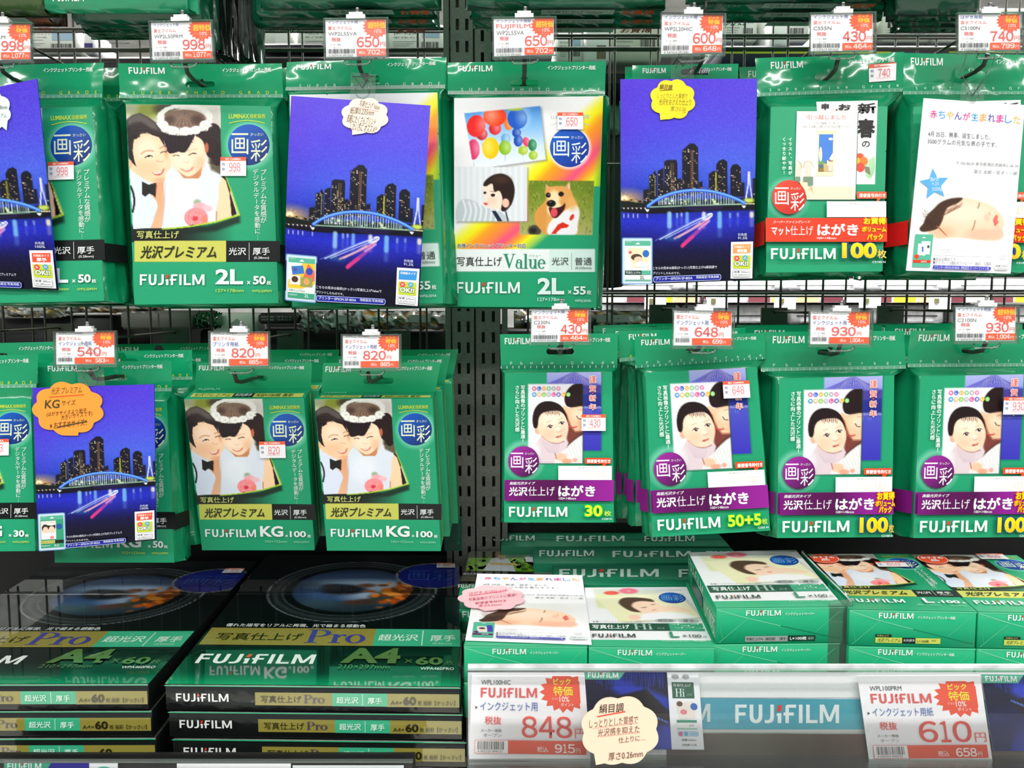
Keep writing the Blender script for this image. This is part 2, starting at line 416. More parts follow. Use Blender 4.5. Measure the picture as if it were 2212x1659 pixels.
    def build(s, mat, parent, labels=None, mats=None):
        out = {}
        for nme in s.order:
            if s.b[nme].n == 0: continue
            o = s.b[nme].build(nme, (mats or {}).get(nme, mat), parent)
            if labels and nme in labels: o['label'] = labels[nme]
            out[nme] = o
        for ch, pa in (('emblem_lettering', 'round_emblem'), ('price_sticker_lettering', 'price_sticker'), ('price_lettering', 'price_paper'), ('greeting_lettering', 'family_photo')):
            if ch in out and pa in out: out[ch].parent = out[pa]      # a sub-part: both sit at the thing's origin
        return out

# ------------------------------------------------------------ painting of printed photographs (vertex colours on a fine grid)
def inside(q, X, Y):
    m = np.zeros(X.shape, bool); n = len(q)
    for i in range(n):
        x0, y0 = q[i]; x1, y1 = q[(i+1) % n]
        if y0 == y1: continue
        m ^= ((Y < y0) != (Y < y1)) & (X < (x1-x0)*(Y-y0)/(y1-y0)+x0)
    return m
def segd(q, X, Y, closed=True):
    d = np.full(X.shape, 1e9); n = len(q)
    for i in range(n if closed else n-1):
        x0, y0 = q[i]; x1, y1 = q[(i+1) % n]; dx, dy = x1-x0, y1-y0; L = dx*dx+dy*dy+1e-9
        t = np.clip(((X-x0)*dx+(Y-y0)*dy)/L, 0, 1); d = np.minimum(d, np.hypot(X-x0-t*dx, Y-y0-t*dy))
    return d
def smooth_pts(q, closed=True, k=4):
    q = np.array(q, float); n = len(q); out = []
    for i in range(n if closed else n-1):
        p0 = q[(i-1) % n] if closed or i > 0 else q[i]; p1 = q[i]; p2 = q[(i+1) % n]; p3 = q[(i+2) % n] if closed or i < n-2 else q[(i+1) % n]
        for j in range(k):
            t = j/k; out.append(0.5*((2*p1)+(-p0+p2)*t+(2*p0-5*p1+4*p2-p3)*t*t+(-p0+3*p1-3*p2+p3)*t**3))
    if not closed: out.append(q[-1])
    return np.array(out)
class Paint:
    def __init__(s, x0, y0, x1, y1, st, bg=(255, 255, 255)):
        nx = max(2, int(round((x1-x0)/st))+1); ny = max(2, int(round((y1-y0)/st))+1)
        s.X, s.Y = np.meshgrid(np.linspace(x0, x1, nx), np.linspace(y0, y1, ny)); s.st = (x1-x0)/(nx-1)
        s.I = np.zeros(s.X.shape+(3,))+np.array(bg, float); s.k = 1; s.ox = s.oy = 0; s.r = np.random.default_rng(3)
    def z(s, k, ox, oy): s.k = k; s.ox = ox; s.oy = oy; return s
    @property
    def U(s): return (s.X-s.ox)*s.k
    @property
    def W(s): return (s.Y-s.oy)*s.k
    def blend(s, m, col): m = m[..., None]; s.I = s.I*(1-m)+np.asarray(col, float)*m; return s
    def _win(s, q, pad):
        U, W = s.U, s.W; m = (U > q[:, 0].min()-pad) & (U < q[:, 0].max()+pad) & (W > q[:, 1].min()-pad) & (W < q[:, 1].max()+pad)
        ys, xs = np.where(m)
        if len(ys) == 0: return None
        return slice(ys.min(), ys.max()+1), slice(xs.min(), xs.max()+1)
    def poly(s, q, col, soft=4, sm=False, a=1.0, col2=None, clip=None):
        q = smooth_pts(q) if sm else np.array(q, float); wn = s._win(q, soft*2+2)
        if wn is None: return s
        U, W = s.U[wn], s.W[wn]; d = segd(q, U, W); ins = inside(q, U, W)
        sf = max(soft, s.st*s.k*0.6); m = np.clip(0.5+np.where(ins, d, -d)/sf, 0, 1)*a
        c = np.asarray(col, float)
        if col2 is not None:
            t = np.clip((W-q[:, 1].min())/(np.ptp(q[:, 1])+1e-6), 0, 1)[..., None]; c = c*(1-t)+np.asarray(col2, float)*t
        m = m[..., None]; s.I[wn] = s.I[wn]*(1-m)+c*m; return s
    def ell(s, cx, cy, rx, ry, col, soft=4, a=1.0, rot=0):
        q = np.array([(cx-max(rx, ry), cy-max(rx, ry)), (cx+max(rx, ry), cy+max(rx, ry))], float); wn = s._win(q, soft*2+2)
        if wn is None: return s
        U, W = s.U[wn]-cx, s.W[wn]-cy
        if rot: c, n = math.cos(math.radians(rot)), math.sin(math.radians(rot)); U, W = U*c+W*n, -U*n+W*c
        d = (1-np.hypot(U/rx, W/ry))*min(rx, ry); sf = max(soft, s.st*s.k*0.6)
        m = (np.clip(0.5+d/sf, 0, 1)*a)[..., None]; s.I[wn] = s.I[wn]*(1-m)+np.asarray(col, float)*m; return s
    def line(s, q, wd, col, soft=3, a=1.0, sm=False, taper=False):
        q = smooth_pts(q, False) if sm else np.array(q, float); wn = s._win(q, wd+soft*2)
        if wn is None: return s
        U, W = s.U[wn], s.W[wn]; d = segd(q, U, W, False); sf = max(soft, s.st*s.k*0.6)
        m = (np.clip(0.5+(wd/2-d)/sf, 0, 1)*a)[..., None]; s.I[wn] = s.I[wn]*(1-m)+np.asarray(col, float)*m; return s
    def vgrad(s, stops, mask=None):
        ys = [a for a, _ in stops]; W = s.W; c = np.stack([np.interp(W, ys, [b[i] for _, b in stops]) for i in range(3)], -1)
        if mask is None: s.I = c
        else: s.I = s.I*(1-mask[..., None])+c*mask[..., None]
        return s
    def mask(s, q):
        q = np.array(q, float); U, W = s.U, s.W; d = segd(q, U, W); return np.clip(0.5+np.where(inside(q, U, W), d, -d)/(s.st*s.k), 0, 1)
    def noise(s, amp, q=None):
        n = s.r.normal(0, amp, s.X.shape)[..., None]
        if q is None: s.I += n
        else: s.I += n*inside(np.array(q, float), s.U, s.W)[..., None]
        return s

# ============================================================ printed pictures
GREEN = (32, 156, 110); GHEAD = (20, 152, 102); GBODY = (12, 134, 88)
def paint_kids(P):
    Z = P.z(5.53, 260, 210)
    q = [(60, 90), (1205, 90), (1215, 730), (1265, 950), (1330, 1130), (1415, 1400), (1150, 1480), (850, 1535), (600, 1560), (155, 1572)]
    Z.poly([(1040, 1540), (1435, 1410), (1440, 1500), (1150, 1600), (700, 1640), (160, 1640), (160, 1560)], (12, 30, 22), 40, a=0.85)
    Z.poly([(1195, 720), (1270, 940), (1345, 1130), (1440, 1412), (1150, 1500), (850, 1552), (600, 1578), (500, 1580), (600, 1500), (1100, 1400)], (170, 205, 50), 4)
    m0 = P.I.copy()
    Z.poly(q, (226, 226, 218), 3)
    inm = np.clip(0.5+np.where(inside(np.array(q, float), P.U, P.W), 1, -1)*segd(np.array(q, float), P.U, P.W)/4, 0, 1)[..., None]
    Z.ell(330, 150, 210, 110, (150, 160, 70), 120); Z.ell(520, 140, 110, 70, (90, 85, 55), 60); Z.ell(110, 130, 100, 60, (170, 175, 150), 60)
    Z.ell(640, 110, 70, 40, (60, 55, 45), 40); Z.ell(1130, 300, 80, 160, (215, 210, 205), 60)
    Z.poly([(1060, 640), (1230, 640), (1260, 960), (1090, 860)], (120, 112, 92), 40)
    # girl's hair at the right
    Z.poly([(900, 420), (1040, 330), (1150, 320), (1215, 420), (1225, 720), (1180, 820), (1120, 790), (1100, 740), (1050, 700), (1010, 600)], (52, 24, 28), 14, sm=True)
    for k in range(26):
        x = 1070+k*5.5; Z.line([(x-40, 340+k*3), (x+10, 420), (x+30, 600), (x+10, 800)], 4, (110, 70, 60) if k % 3 == 0 else (30, 12, 18), 4, 0.5, sm=True)
    for k in range(7): Z.line([(1040+k*22, 640), (1075+k*18, 720), (1060+k*16, 790)], 5, (70, 40, 35), 4, 0.7, sm=True)
    # boy
    Z.poly([(100, 840), (210, 920), (340, 1010), (430, 1010), (500, 960), (540, 1100), (530, 1300), (440, 1560), (150, 1575)], (250, 222, 200), 6)
    Z.poly([(150, 640), (170, 480), (260, 420), (400, 430), (500, 470), (545, 600), (580, 670), (612, 760), (600, 870), (555, 960), (500, 1012), (420, 1028), (320, 1000), (220, 940), (140, 870), (102, 790), (112, 730)], (250, 218, 188), 8, sm=True)
    Z.ell(330, 620, 130, 130, (255, 234, 214), 110, 0.8); Z.ell(520, 720, 60, 110, (255, 225, 195), 60, 0.8); Z.ell(310, 850, 120, 90, (250, 205, 170), 100, 0.6)
    Z.ell(500, 990, 90, 30, (235, 180, 145), 30, 0.7); Z.ell(560, 640, 28, 90, (225, 160, 120), 30, 0.5)
    Z.poly([(78, 270), (150, 215), (240, 190), (340, 240), (440, 310), (505, 420), (548, 610), (520, 560), (470, 480), (390, 455), (330, 425), (250, 440), (200, 500), (165, 500), (150, 640), (172, 760), (197, 832), (130, 770), (98, 720), (80, 500)], (50, 32, 32), 6)
    Z.poly([(85, 260), (150, 215), (240, 192), (340, 240), (430, 310), (470, 400), (380, 380), (260, 300), (150, 310), (90, 350)], (128, 122, 118), 40, a=0.85)
    for k in range(46):
        x = 90+k*8.5; Z.line([(x, 235+abs(k-18)*3), (x+35, 320), (x+50+k, 440)], 3.5, (35, 24, 26) if k % 2 else (170, 165, 160), 3, 0.55, sm=True)
    for k in range(16): Z.line([(90+k*9, 380), (100+k*9, 480), (120+k*8, 540-k*5)], 5, (40, 22, 26), 5, 0.8)
    Z.line([(258, 675), (320, 640), (400, 645)], 20, (205, 160, 130), 14, 0.7, sm=True); Z.line([(480, 612), (520, 590), (548, 575)], 14, (190, 140, 115), 12, 0.7)
    Z.line([(300, 722), (345, 698), (388, 706)], 13, (70, 45, 40), 5, sm=True); Z.line([(488, 668), (525, 650), (553, 655)], 12, (80, 50, 45), 5, sm=True)
    Z.ell(345, 708, 14, 9, (35, 20, 20), 5); Z.line([(440, 760), (490, 775), (525, 760)], 8, (225, 160, 130), 12, 0.7, sm=True)
    Z.poly([(383, 893), (440, 900), (500, 878), (533, 845), (525, 895), (485, 932), (430, 935)], (222, 130, 118), 5, sm=True)
    Z.poly([(395, 895), (445, 903), (500, 882), (522, 868), (490, 905), (440, 918), (405, 910)], (255, 248, 240), 4)
    Z.ell(120, 800, 22, 50, (240, 195, 165), 10)
    Z.poly([(110, 860), (200, 925), (320, 1000), (400, 1040), (350, 1150), (430, 1240), (456, 1300), (430, 1400), (360, 1575), (150, 1575)], (226, 233, 246), 6)
    Z.line([(360, 1165), (440, 1240), (458, 1310), (400, 1450)], 5, (180, 192, 215), 5, sm=True)
    Z.line([(125, 1065), (158, 1150), (170, 1260), (150, 1370)], 26, (55, 55, 60), 4, sm=True)
    Z.poly([(440, 1020), (530, 1010), (545, 1250), (530, 1400), (500, 1575), (362, 1575), (430, 1400), (458, 1310), (440, 1240), (400, 1180)], (232, 182, 145), 10, col2=(238, 196, 165))
    Z.line([(436, 1050), (420, 1190)], 18, (165, 85, 50), 12, 0.8)
    Z.poly([(265, 1008), (345, 1045), (435, 1020), (430, 1190), (352, 1150), (305, 1190), (262, 1160)], (44, 42, 40), 4)
    Z.line([(343, 1045), (350, 1150)], 8, (20, 20, 20), 5)
    # girl
    Z.poly([(525, 1040), (560, 900), (620, 840), (690, 900), (750, 965), (800, 980), (945, 970), (985, 850), (1030, 760), (1075, 830), (1090, 880), (1200, 925), (1280, 990), (1200, 1050), (1180, 1250), (1150, 1400), (1155, 1490), (500, 1580), (540, 1250)], (228, 234, 243), 8)
    Z.ell(760, 1180, 190, 200, (238, 242, 248), 140, 0.8); Z.line([(545, 1020), (540, 1250), (510, 1540)], 10, (190, 195, 210), 14, 0.7)
    Z.poly([(1185, 1060), (1215, 960), (1262, 985), (1310, 1120), (1338, 1430), (1160, 1480), (1150, 1350), (1180, 1220)], (252, 222, 190), 8, sm=False)
    Z.line([(1160, 1370), (1158, 1470)], 12, (190, 120, 80), 10, 0.8); Z.line([(1310, 1110), (1336, 1430)], 12, (240, 195, 150), 10, 0.8)
    Z.poly([(1308, 1100), (1400, 1395), (1340, 1425)], (40, 36, 26), 5); Z.poly([(1240, 930), (1290, 990), (1325, 1120), (1310, 1140), (1270, 1000), (1215, 945)], (60, 52, 36), 10)
    Z.poly([(690, 870), (860, 940), (990, 820), (975, 930), (945, 972), (770, 970)], (214, 158, 118), 10)
    Z.poly([(592, 690), (640, 650), (760, 640), (860, 540), (910, 470), (990, 520), (1025, 620), (1030, 710), (1005, 790), (950, 870), (880, 930), (820, 948), (760, 925), (690, 870), (630, 800), (602, 745)], (252, 224, 198), 8, sm=True)
    Z.ell(760, 760, 110, 90, (255, 236, 216), 80, 0.8); Z.ell(930, 600, 70, 90, (255, 232, 208), 70, 0.7); Z.ell(960, 800, 60, 80, (240, 195, 160), 60, 0.5)
    Z.ell(1042, 605, 24, 62, (205, 125, 90), 10)
    Z.poly([(500, 420), (600, 450), (780, 460), (900, 440), (870, 520), (830, 600), (780, 660), (700, 655), (640, 672), (590, 668), (560, 600), (530, 520)], (48, 20, 32), 6, sm=True)
    for k in range(30):
        x = 540+k*12; Z.line([(x, 430), (x+5-k*0.5, 540), (x+20-k*2.6, 650-max(0, k-16)*9)], 4, (88, 58, 92) if k % 4 == 0 else (26, 8, 16), 4, 0.6, sm=True)
    Z.ell(775, 260, 258, 110, (150, 126, 110), 10)
    for k in range(50):
        a = -2.6+k*0.105; Z.line([(780, 175), (780+120*math.sin(a)*1.0, 250), (780+250*math.sin(a), 270+70*math.cos(a*0.8))], 4, (85, 62, 55) if k % 2 else (205, 190, 175), 3, 0.6, sm=True)
    Z.ell(600, 270, 60, 50, (90, 70, 62), 50, 0.7); Z.ell(930, 270, 70, 55, (85, 60, 50), 50, 0.7)
    Z.line([(636, 703), (675, 693), (712, 702)], 10, (90, 55, 45), 5, sm=True); Z.line([(830, 692), (875, 672), (922, 676)], 11, (80, 48, 42), 5, sm=True)
    Z.line([(800, 650), (860, 628), (920, 622)], 10, (215, 175, 150), 12, 0.6, sm=True)
    Z.line([(770, 770), (800, 785), (830, 770)], 7, (230, 175, 150), 12, 0.8, sm=True)
    Z.poly([(722, 848), (780, 866), (840, 855), (888, 825), (870, 870), (810, 893), (760, 880)], (228, 150, 138), 5, sm=True)
    Z.poly([(745, 858), (790, 870), (845, 857), (872, 842), (840, 868), (790, 878)], (255, 246, 240), 4)
    # flower crown
    r = random.Random(5)
    for k in range(40):
        a = math.pi+k/39*math.pi; x = 780+300*math.cos(a); y = 250+150*math.sin(a)
        Z.ell(x, y, r.uniform(22, 40), r.uniform(18, 30), (236, 236, 232), 10)
    for k in range(60):
        a = math.pi*1.05-k/59*math.pi*1.1; x = 785+300*math.cos(a); y = 275+135*math.sin(a); g = r.randint(214, 250)
        Z.ell(x+r.uniform(-20, 20), y+r.uniform(-25, 28), r.uniform(16, 40), r.uniform(14, 34), (g, g, g-6), 8)
        if k % 5 == 0: Z.ell(x+r.uniform(-30, 30), y+r.uniform(-30, 40), 9, 7, (150, 148, 120), 5)
    for x, y in ((790, 405), (640, 400), (910, 395), (520, 330), (1020, 330)): Z.ell(x, y, 62, 50, (244, 244, 240), 8); Z.ell(x+10, y+8, 22, 16, (228, 226, 215), 12)
    # rose
    Z.ell(930, 1255, 45, 35, (175, 195, 165), 25); Z.ell(960, 1310, 80, 50, (248, 190, 196), 14); Z.ell(1050, 1330, 60, 40, (244, 205, 212), 18)
    Z.ell(915, 1440, 142, 118, (250, 168, 172), 8)
    for k in range(15):
        a = k*0.9; rr = 118-k*7; Z.line([(915+rr*math.cos(a+t*0.35), 1440+rr*0.85*math.sin(a+t*0.35)) for t in range(6)], 8, (238, 110, 120) if k % 2 else (255, 205, 200), 6, 0.85)
    Z.ell(905, 1450, 34, 28, (226, 84, 96), 14); Z.ell(1020, 1470, 34, 60, (244, 150, 130), 20, 0.8)
    Z.poly([(820, 1545), (900, 1538), (880, 1515)], (60, 90, 40), 5)
    P.I = 255*(np.clip(P.I, 0, 255)/255)**1.35
    P.I = m0*(1-inm)+P.I*inm
KIDS_MASK = [(260+x/5.53, 210+y/5.53) for x, y in [(60, 90), (1205, 90), (1215, 730), (1272, 940), (1345, 1130), (1440, 1412), (1150, 1500), (850, 1552), (600, 1578), (155, 1578)]]

def paint_premium(st=1.6):
    P = Paint(270, 222, 604, 660, st, GREEN)
    Z = P.z(1, 0, 0); U, W = P.X, P.Y
    d = np.hypot(U-540, W-314); P.blend(np.clip(1-np.abs(d-42)/16, 0, 1)*0.75, (150, 215, 190))
    m = np.clip((450-U)/120+0.5, 0, 1)*np.clip((W-480)/14, 0, 1)*np.clip((524-W)/2, 0, 1); P.blend(m, (16, 22, 18))
    paint_kids(P)
    Z = P.z(2.3694, 0, 0)
    Z.poly([(690, 1234), (1162, 1232), (1160, 1340), (696, 1340)], (198, 200, 92), 2); Z.poly([(1160, 1232), (1440, 1236), (1440, 1338), (1158, 1340)], (14, 18, 18), 2)
    return P

def paint_city(st=1.6):
    P = Paint(1338, 168, 1637, 618, st); Z = P.z(3.606, 1320, 160); U, W = P.U, P.W; r = random.Random(2)
    Z.vgrad([(40, (78, 52, 210)), (400, (76, 62, 214)), (700, (66, 82, 214)), (860, (44, 70, 196)), (970, (26, 44, 140)), (1040, (10, 12, 40)),
             (1080, (24, 36, 160)), (1150, (30, 40, 190)), (1260, (20, 22, 130)), (1380, (10, 8, 62)), (1480, (7, 5, 34)), (1640, (6, 6, 26))])
    P.blend(np.clip((700-np.hypot(U-1000, W-720))/700, 0, 1)*0.30*(W < 1000), (90, 130, 235))
    P.blend(np.clip((320-U)/330, 0, 1)*0.35*(W < 900), (84, 30, 190)); P.blend(np.clip((600-W)/600, 0, 1)*np.clip((U-700)/500, 0, 1)*0.4, (90, 70, 210))
    P.noise(5)
    Z.ell(110, 985, 130, 60, (215, 170, 110), 90, 0.9); Z.ell(105, 975, 26, 20, (255, 245, 200), 20)
    for k in range(9): a = k*0.7; Z.line([(105, 975), (105+60*math.cos(a), 975+50*math.sin(a))], 3, (250, 220, 170), 3, 0.6)
    for k in range(40): Z.ell(80+r.random()*230, 985+r.random()*60, r.uniform(4, 14), r.uniform(3, 8), r.choice([(30, 50, 20), (210, 220, 90), (240, 240, 200), (15, 20, 15), (180, 120, 60)]), 5)
    D = (20, 20, 34)
    def tower(q, dens=0.25, cols=((240, 215, 150), (255, 240, 200), (180, 140, 110)), dx=13, dy=13):
        Z.poly(q, D, 3); q = np.array(q, float); x0, x1 = q[:, 0].min()+6, q[:, 0].max()-8
        for x in np.arange(x0, x1, dx):
            for y in np.arange(q[:, 1].min()+35, min(q[:, 1].max(), 990), dy):
                if r.random() < dens and inside(q, np.array([x]), np.array([y]))[0]: Z.poly(R(x, y, x+r.uniform(5, 10), y+r.uniform(4, 8)), r.choice(cols), 3)
    tower([(255, 910), (300, 900), (300, 1010), (255, 1010)]); tower([(300, 795), (330, 785), (345, 755), (362, 790), (362, 1000), (300, 1000)], 0.3)
    tower([(368, 760), (412, 738), (420, 990), (368, 990)], 0.25); tower([(418, 690), (440, 675), (515, 675), (522, 700), (522, 970), (418, 975)], 0.3)
    tower([(518, 830), (545, 815), (560, 840), (560, 960), (518, 960)], 0.35); tower([(560, 600), (590, 572), (615, 548), (655, 545), (685, 580), (688, 940), (560, 950)], 0.16)
    tower([(688, 850), (720, 840), (722, 940), (688, 940)], 0.5, ((220, 120, 160), (250, 230, 210)))
    tower([(766, 785), (800, 760), (826, 765), (826, 950), (766, 950)], 0.3, ((250, 210, 70), (230, 130, 50), (150, 200, 90)))
    tower([(824, 710), (845, 680), (880, 668), (910, 690), (912, 950), (824, 950)], 0.22); tower([(933, 740), (950, 712), (985, 706), (1014, 735), (1018, 960), (933, 960)], 0.2)
    tower([(1018, 850), (1040, 850), (1040, 960), (1018, 960)], 0.2); tower([(1103, 820), (1135, 812), (1135, 990), (1103, 990)], 0.1)
    for x, c in ((628, (170, 110, 80)), (640, (190, 140, 100)), (470, (150, 120, 90)), (486, (130, 100, 80)), (345, (190, 190, 120))):
        for y in range(600 if x > 600 else 700 if x > 400 else 800, 960, 9): Z.poly(R(x, y, x+6, y+5), c, 3)
    Z.line([(822, 775), (822, 930)], 8, (190, 190, 60), 4); Z.line([(300, 810), (300, 980)], 4, (60, 110, 60), 3, 0.6)
    Z.poly([(60, 990), (250, 1010), (500, 1000), (700, 985), (1000, 975), (1140, 960), (1140, 1030), (60, 1045)], (14, 22, 18), 8)
    for k in range(80): Z.ell(400+r.random()*640, 975+r.random()*45, r.uniform(4, 10), r.uniform(3, 9), r.choice([(230, 230, 120), (60, 110, 40), (255, 250, 210), (20, 40, 20), (120, 160, 60)]), 5, 0.9)
    Z.line([(1072, 770), (1070, 860), (1050, 985)], 9, (225, 225, 245), 4); Z.line([(1080, 770), (1082, 860), (1098, 975)], 9, (200, 200, 235), 4); Z.ell(1075, 990, 40, 18, (190, 210, 90), 14)
    # bridge
    arcp = smooth_pts([(290, 1036), (350, 992), (420, 958), (510, 929), (610, 914), (700, 912), (800, 924), (900, 950), (975, 978), (1040, 1010)], False, 5)
    for i in range(0, len(arcp)-1):
        if 6 < i < len(arcp)-6: Z.line([arcp[i], (arcp[i][0], 1024)], 6, (190, 215, 240), 3, 0.9)
    Z.line([(300, 1042), (640, 1030), (1040, 1018)], 9, (150, 190, 160), 5); Z.line(arcp, 26, (40, 80, 215), 8); Z.line(arcp-np.array([0, 3]), 14, (110, 175, 255), 6)
    Z.poly([(75, 1045), (280, 1050), (640, 1046), (1040, 1030), (1135, 1022), (1135, 1062), (1040, 1065), (800, 1072), (600, 1085), (300, 1095), (75, 1080)], (10, 8, 26), 6)
    Z.poly([(560, 1036), (900, 1030), (860, 1060), (700, 1078), (600, 1060)], (26, 18, 60), 12)
    for x in range(100, 275, 34): Z.ell(x, 1052, 6, 5, (255, 245, 220), 3)
    for x in range(1055, 1135, 14): Z.ell(x, 1016, 6, 5, (255, 245, 190), 3)
    Z.poly([(268, 1058), (305, 1058), (286, 1082)], (240, 245, 255), 3); Z.poly([(1018, 1030), (1054, 1030), (1036, 1052)], (240, 245, 255), 3)
    for x in (100, 135, 175, 210, 285): Z.line([(x, 1098), (x, 1122)], 9, (200, 200, 230), 5, 0.8)
    for x, wd, b, c in ((460, 34, 1190, (150, 205, 230)), (520, 12, 1120, (150, 190, 230)), (598, 26, 1160, (120, 170, 230)), (555, 10, 1110, (180, 210, 240)), (728, 30, 1130, (220, 220, 230)), (850, 34, 1190, (120, 190, 230)), (930, 12, 1120, (130, 170, 230)), (1095, 30, 1110, (230, 225, 190)), (990, 10, 1110, (150, 180, 230))):
        Z.line([(x, 1092), (x, b)], wd, c, 14, 0.85); Z.line([(x, b-20), (x, b+70)], wd, c, 22, 0.3)
    for (a, b, m_, wd, c, al) in (((790, 1095), (350, 1300), (640, 1150), 5, (120, 150, 230), .8), ((780, 1100), (385, 1292), (650, 1155), 8, (225, 240, 250), 1), ((785, 1110), (430, 1285), (660, 1170), 7, (210, 225, 240), .95),
                              ((770, 1130), (500, 1285), (680, 1190), 16, (240, 160, 170), .95), ((700, 1165), (530, 1275), (620, 1220), 12, (250, 190, 180), .9), ((745, 1165), (565, 1335), (660, 1250), 28, (200, 60, 150), .8), ((640, 1270), (560, 1345), (600, 1305), 26, (226, 50, 120), .85), ((770, 1150), (690, 1210), (730, 1180), 14, (230, 190, 220), .8)):
        Z.line([a, m_, b], wd, c, 6, al, sm=True)
    Z.line([(755, 1098), (790, 1092), (785, 1115), (740, 1140)], 8, (245, 245, 250), 4, sm=True)
    Z.ell(480, 1290, 60, 16, (30, 150, 170), 26, 0.35); Z.ell(600, 1220, 260, 60, (60, 70, 220), 120, 0.25)
    return P

def paint_hagaki(P):
    Z = P.z(4.608, 1120, 780); U, W = P.U, P.W
    # mountain card
    q = [(280, 98), (822, 98), (822, 880), (280, 880)]; ins = P.mask(q)
    Z.poly([(286, 106), (834, 106), (834, 892), (286, 892)], (10, 110, 80), 14, a=0.6)
    Z.vgrad([(98, (172, 178, 226)), (210, (150, 158, 224)), (250, (96, 92, 190)), (330, (36, 46, 140)), (440, (30, 38, 130)), (452, (150, 150, 210)), (470, (74, 80, 190)), (880, (56, 50, 180))], ins)
    Z.poly([(285, 220), (400, 172), (480, 135), (540, 106), (572, 112), (640, 150), (720, 190), (822, 240), (822, 300), (285, 300)], (104, 104, 196), 3)
    for k in range(34):
        x = 400+k*10; y0 = 112+abs(k-15)*5.2; Z.line([(545+(x-545)*.35, 112+abs(k-15)*1.5), (x, y0+25), (x+(x-545)*.4, y0+70)], 4, (190, 192, 235) if k % 2 else (70, 66, 150), 4, 0.7)
    Z.poly([(620, 240), (822, 235), (822, 300), (620, 330)], (70, 60, 150), 14); 
    for x in (660, 690, 720, 760, 800): Z.line([(x, 436), (x, 446)], 5, (225, 225, 250), 3)
    for x in (650, 675, 700, 722): Z.line([(x, 475), (x, 505)], 4, (140, 140, 220), 4, 0.7)
    # family photo
    p = [(94, 226), (635, 224), (635, 1008), (94, 1008)]
    Z.poly([(100, 234), (645, 232), (645, 1018), (100, 1018)], (20, 60, 50), 12, a=0.7)
    m0 = P.I.copy(); pm = P.mask(p)[..., None]
    Z.vgrad([(226, (236, 236, 240)), (1005, (232, 234, 238))])
    Z.poly([(455, 360), (480, 290), (530, 238), (600, 215), (700, 210), (700, 440), (600, 450), (520, 455), (470, 430)], (48, 24, 26), 8, sm=True)
    for k in range(16): Z.line([(470+k*12, 420-k*2), (520+k*9, 330-k*5), (600+k*5, 260-k)], 5, (84, 50, 46) if k % 3 == 0 else (28, 12, 16), 6, 0.5, sm=True)
    Z.poly([(440, 430), (500, 462), (560, 452), (700, 430), (700, 720), (600, 700), (540, 690), (500, 680), (480, 600), (462, 520), (440, 470)], (246, 204, 172), 8)
    Z.ell(600, 520, 70, 60, (255, 228, 205), 60, 0.8); Z.poly([(470, 530), (500, 590), (520, 640), (560, 690), (635, 690), (635, 730), (480, 830), (470, 640)], (130, 62, 50), 26, a=0.9)
    Z.poly([(455, 480), (485, 520), (500, 590), (480, 600), (460, 540)], (220, 130, 90), 14, a=0.8)
    Z.line([(577, 540), (595, 565), (622, 568)], 8, (70, 36, 32), 4, sm=True); Z.line([(505, 640), (540, 652), (575, 645)], 14, (205, 95, 95), 6, sm=True); Z.line([(590, 480), (625, 475)], 8, (190, 140, 115), 8, .6)
    Z.poly([(350, 1010), (375, 930), (440, 870), (520, 810), (600, 745), (700, 700), (700, 1010)], (236, 236, 236), 8)
    for k in range(7): Z.line([(460+k*30, 870-k*25), (500+k*28, 940-k*12), (560+k*20, 990)], 7, (205, 205, 208), 8, 0.5, sm=True)
    Z.line([(470, 850), (540, 775), (640, 705)], 14, (105, 74, 66), 8, sm=True)
    Z.poly([(230, 735), (140, 850), (94, 980), (94, 1008), (350, 1008), (380, 930), (480, 850), (495, 800), (470, 765), (400, 800), (330, 790)], (226, 212, 218), 12)
    Z.ell(150, 900, 60, 110, (240, 240, 242), 50, 0.8)
    for k in range(9): Z.line([(240+k*20, 760+k*6), (250+k*18, 830+k*4), (300+k*10, 900)], 6, (206, 186, 196), 8, 0.6, sm=True)
    Z.line([(232, 735), (300, 790), (380, 808), (450, 790)], 8, (170, 110, 100), 6, sm=True)
    Z.ell(420, 945, 60, 40, (248, 205, 180), 16); Z.ell(480, 985, 50, 24, (240, 180, 155), 12); Z.ell(560, 975, 22, 20, (245, 180, 165), 8); Z.line([(360, 905), (375, 960)], 8, (150, 80, 60), 6, .7)
    Z.ell(190, 680, 30, 38, (240, 190, 165), 8)
    Z.poly([(180, 640), (186, 570), (215, 515), (300, 492), (400, 492), (452, 520), (478, 570), (494, 640), (488, 700), (462, 765), (410, 800), (350, 802), (290, 785), (235, 735), (200, 690)], (252, 222, 198), 8, sm=True)
    Z.ell(330, 570, 100, 60, (255, 238, 222), 60, 0.8); Z.ell(290, 720, 60, 50, (252, 205, 180), 60, 0.7); Z.ell(440, 690, 40, 50, (250, 205, 182), 50, 0.6); Z.ell(390, 670, 26, 22, (255, 236, 222), 20, 0.8)
    Z.poly([(150, 650), (138, 560), (160, 470), (215, 410), (295, 392), (380, 412), (440, 460), (480, 540), (488, 600), (455, 530), (400, 488), (300, 492), (235, 512), (200, 560), (186, 650)], (46, 28, 28), 7, sm=True)
    for k in range(26): a = -2.7+k*0.1; Z.line([(300, 405), (300+130*math.cos(a), 520+90*math.sin(a)), (310+165*math.cos(a), 545+100*math.sin(a))], 4, (86, 58, 50) if k % 3 == 0 else (24, 12, 14), 5, 0.5)
    for k in range(12): Z.line([(280+k*11, 470), (262+k*13, 515+(k % 3)*9)], 5, (60, 34, 30), 4, 0.7)
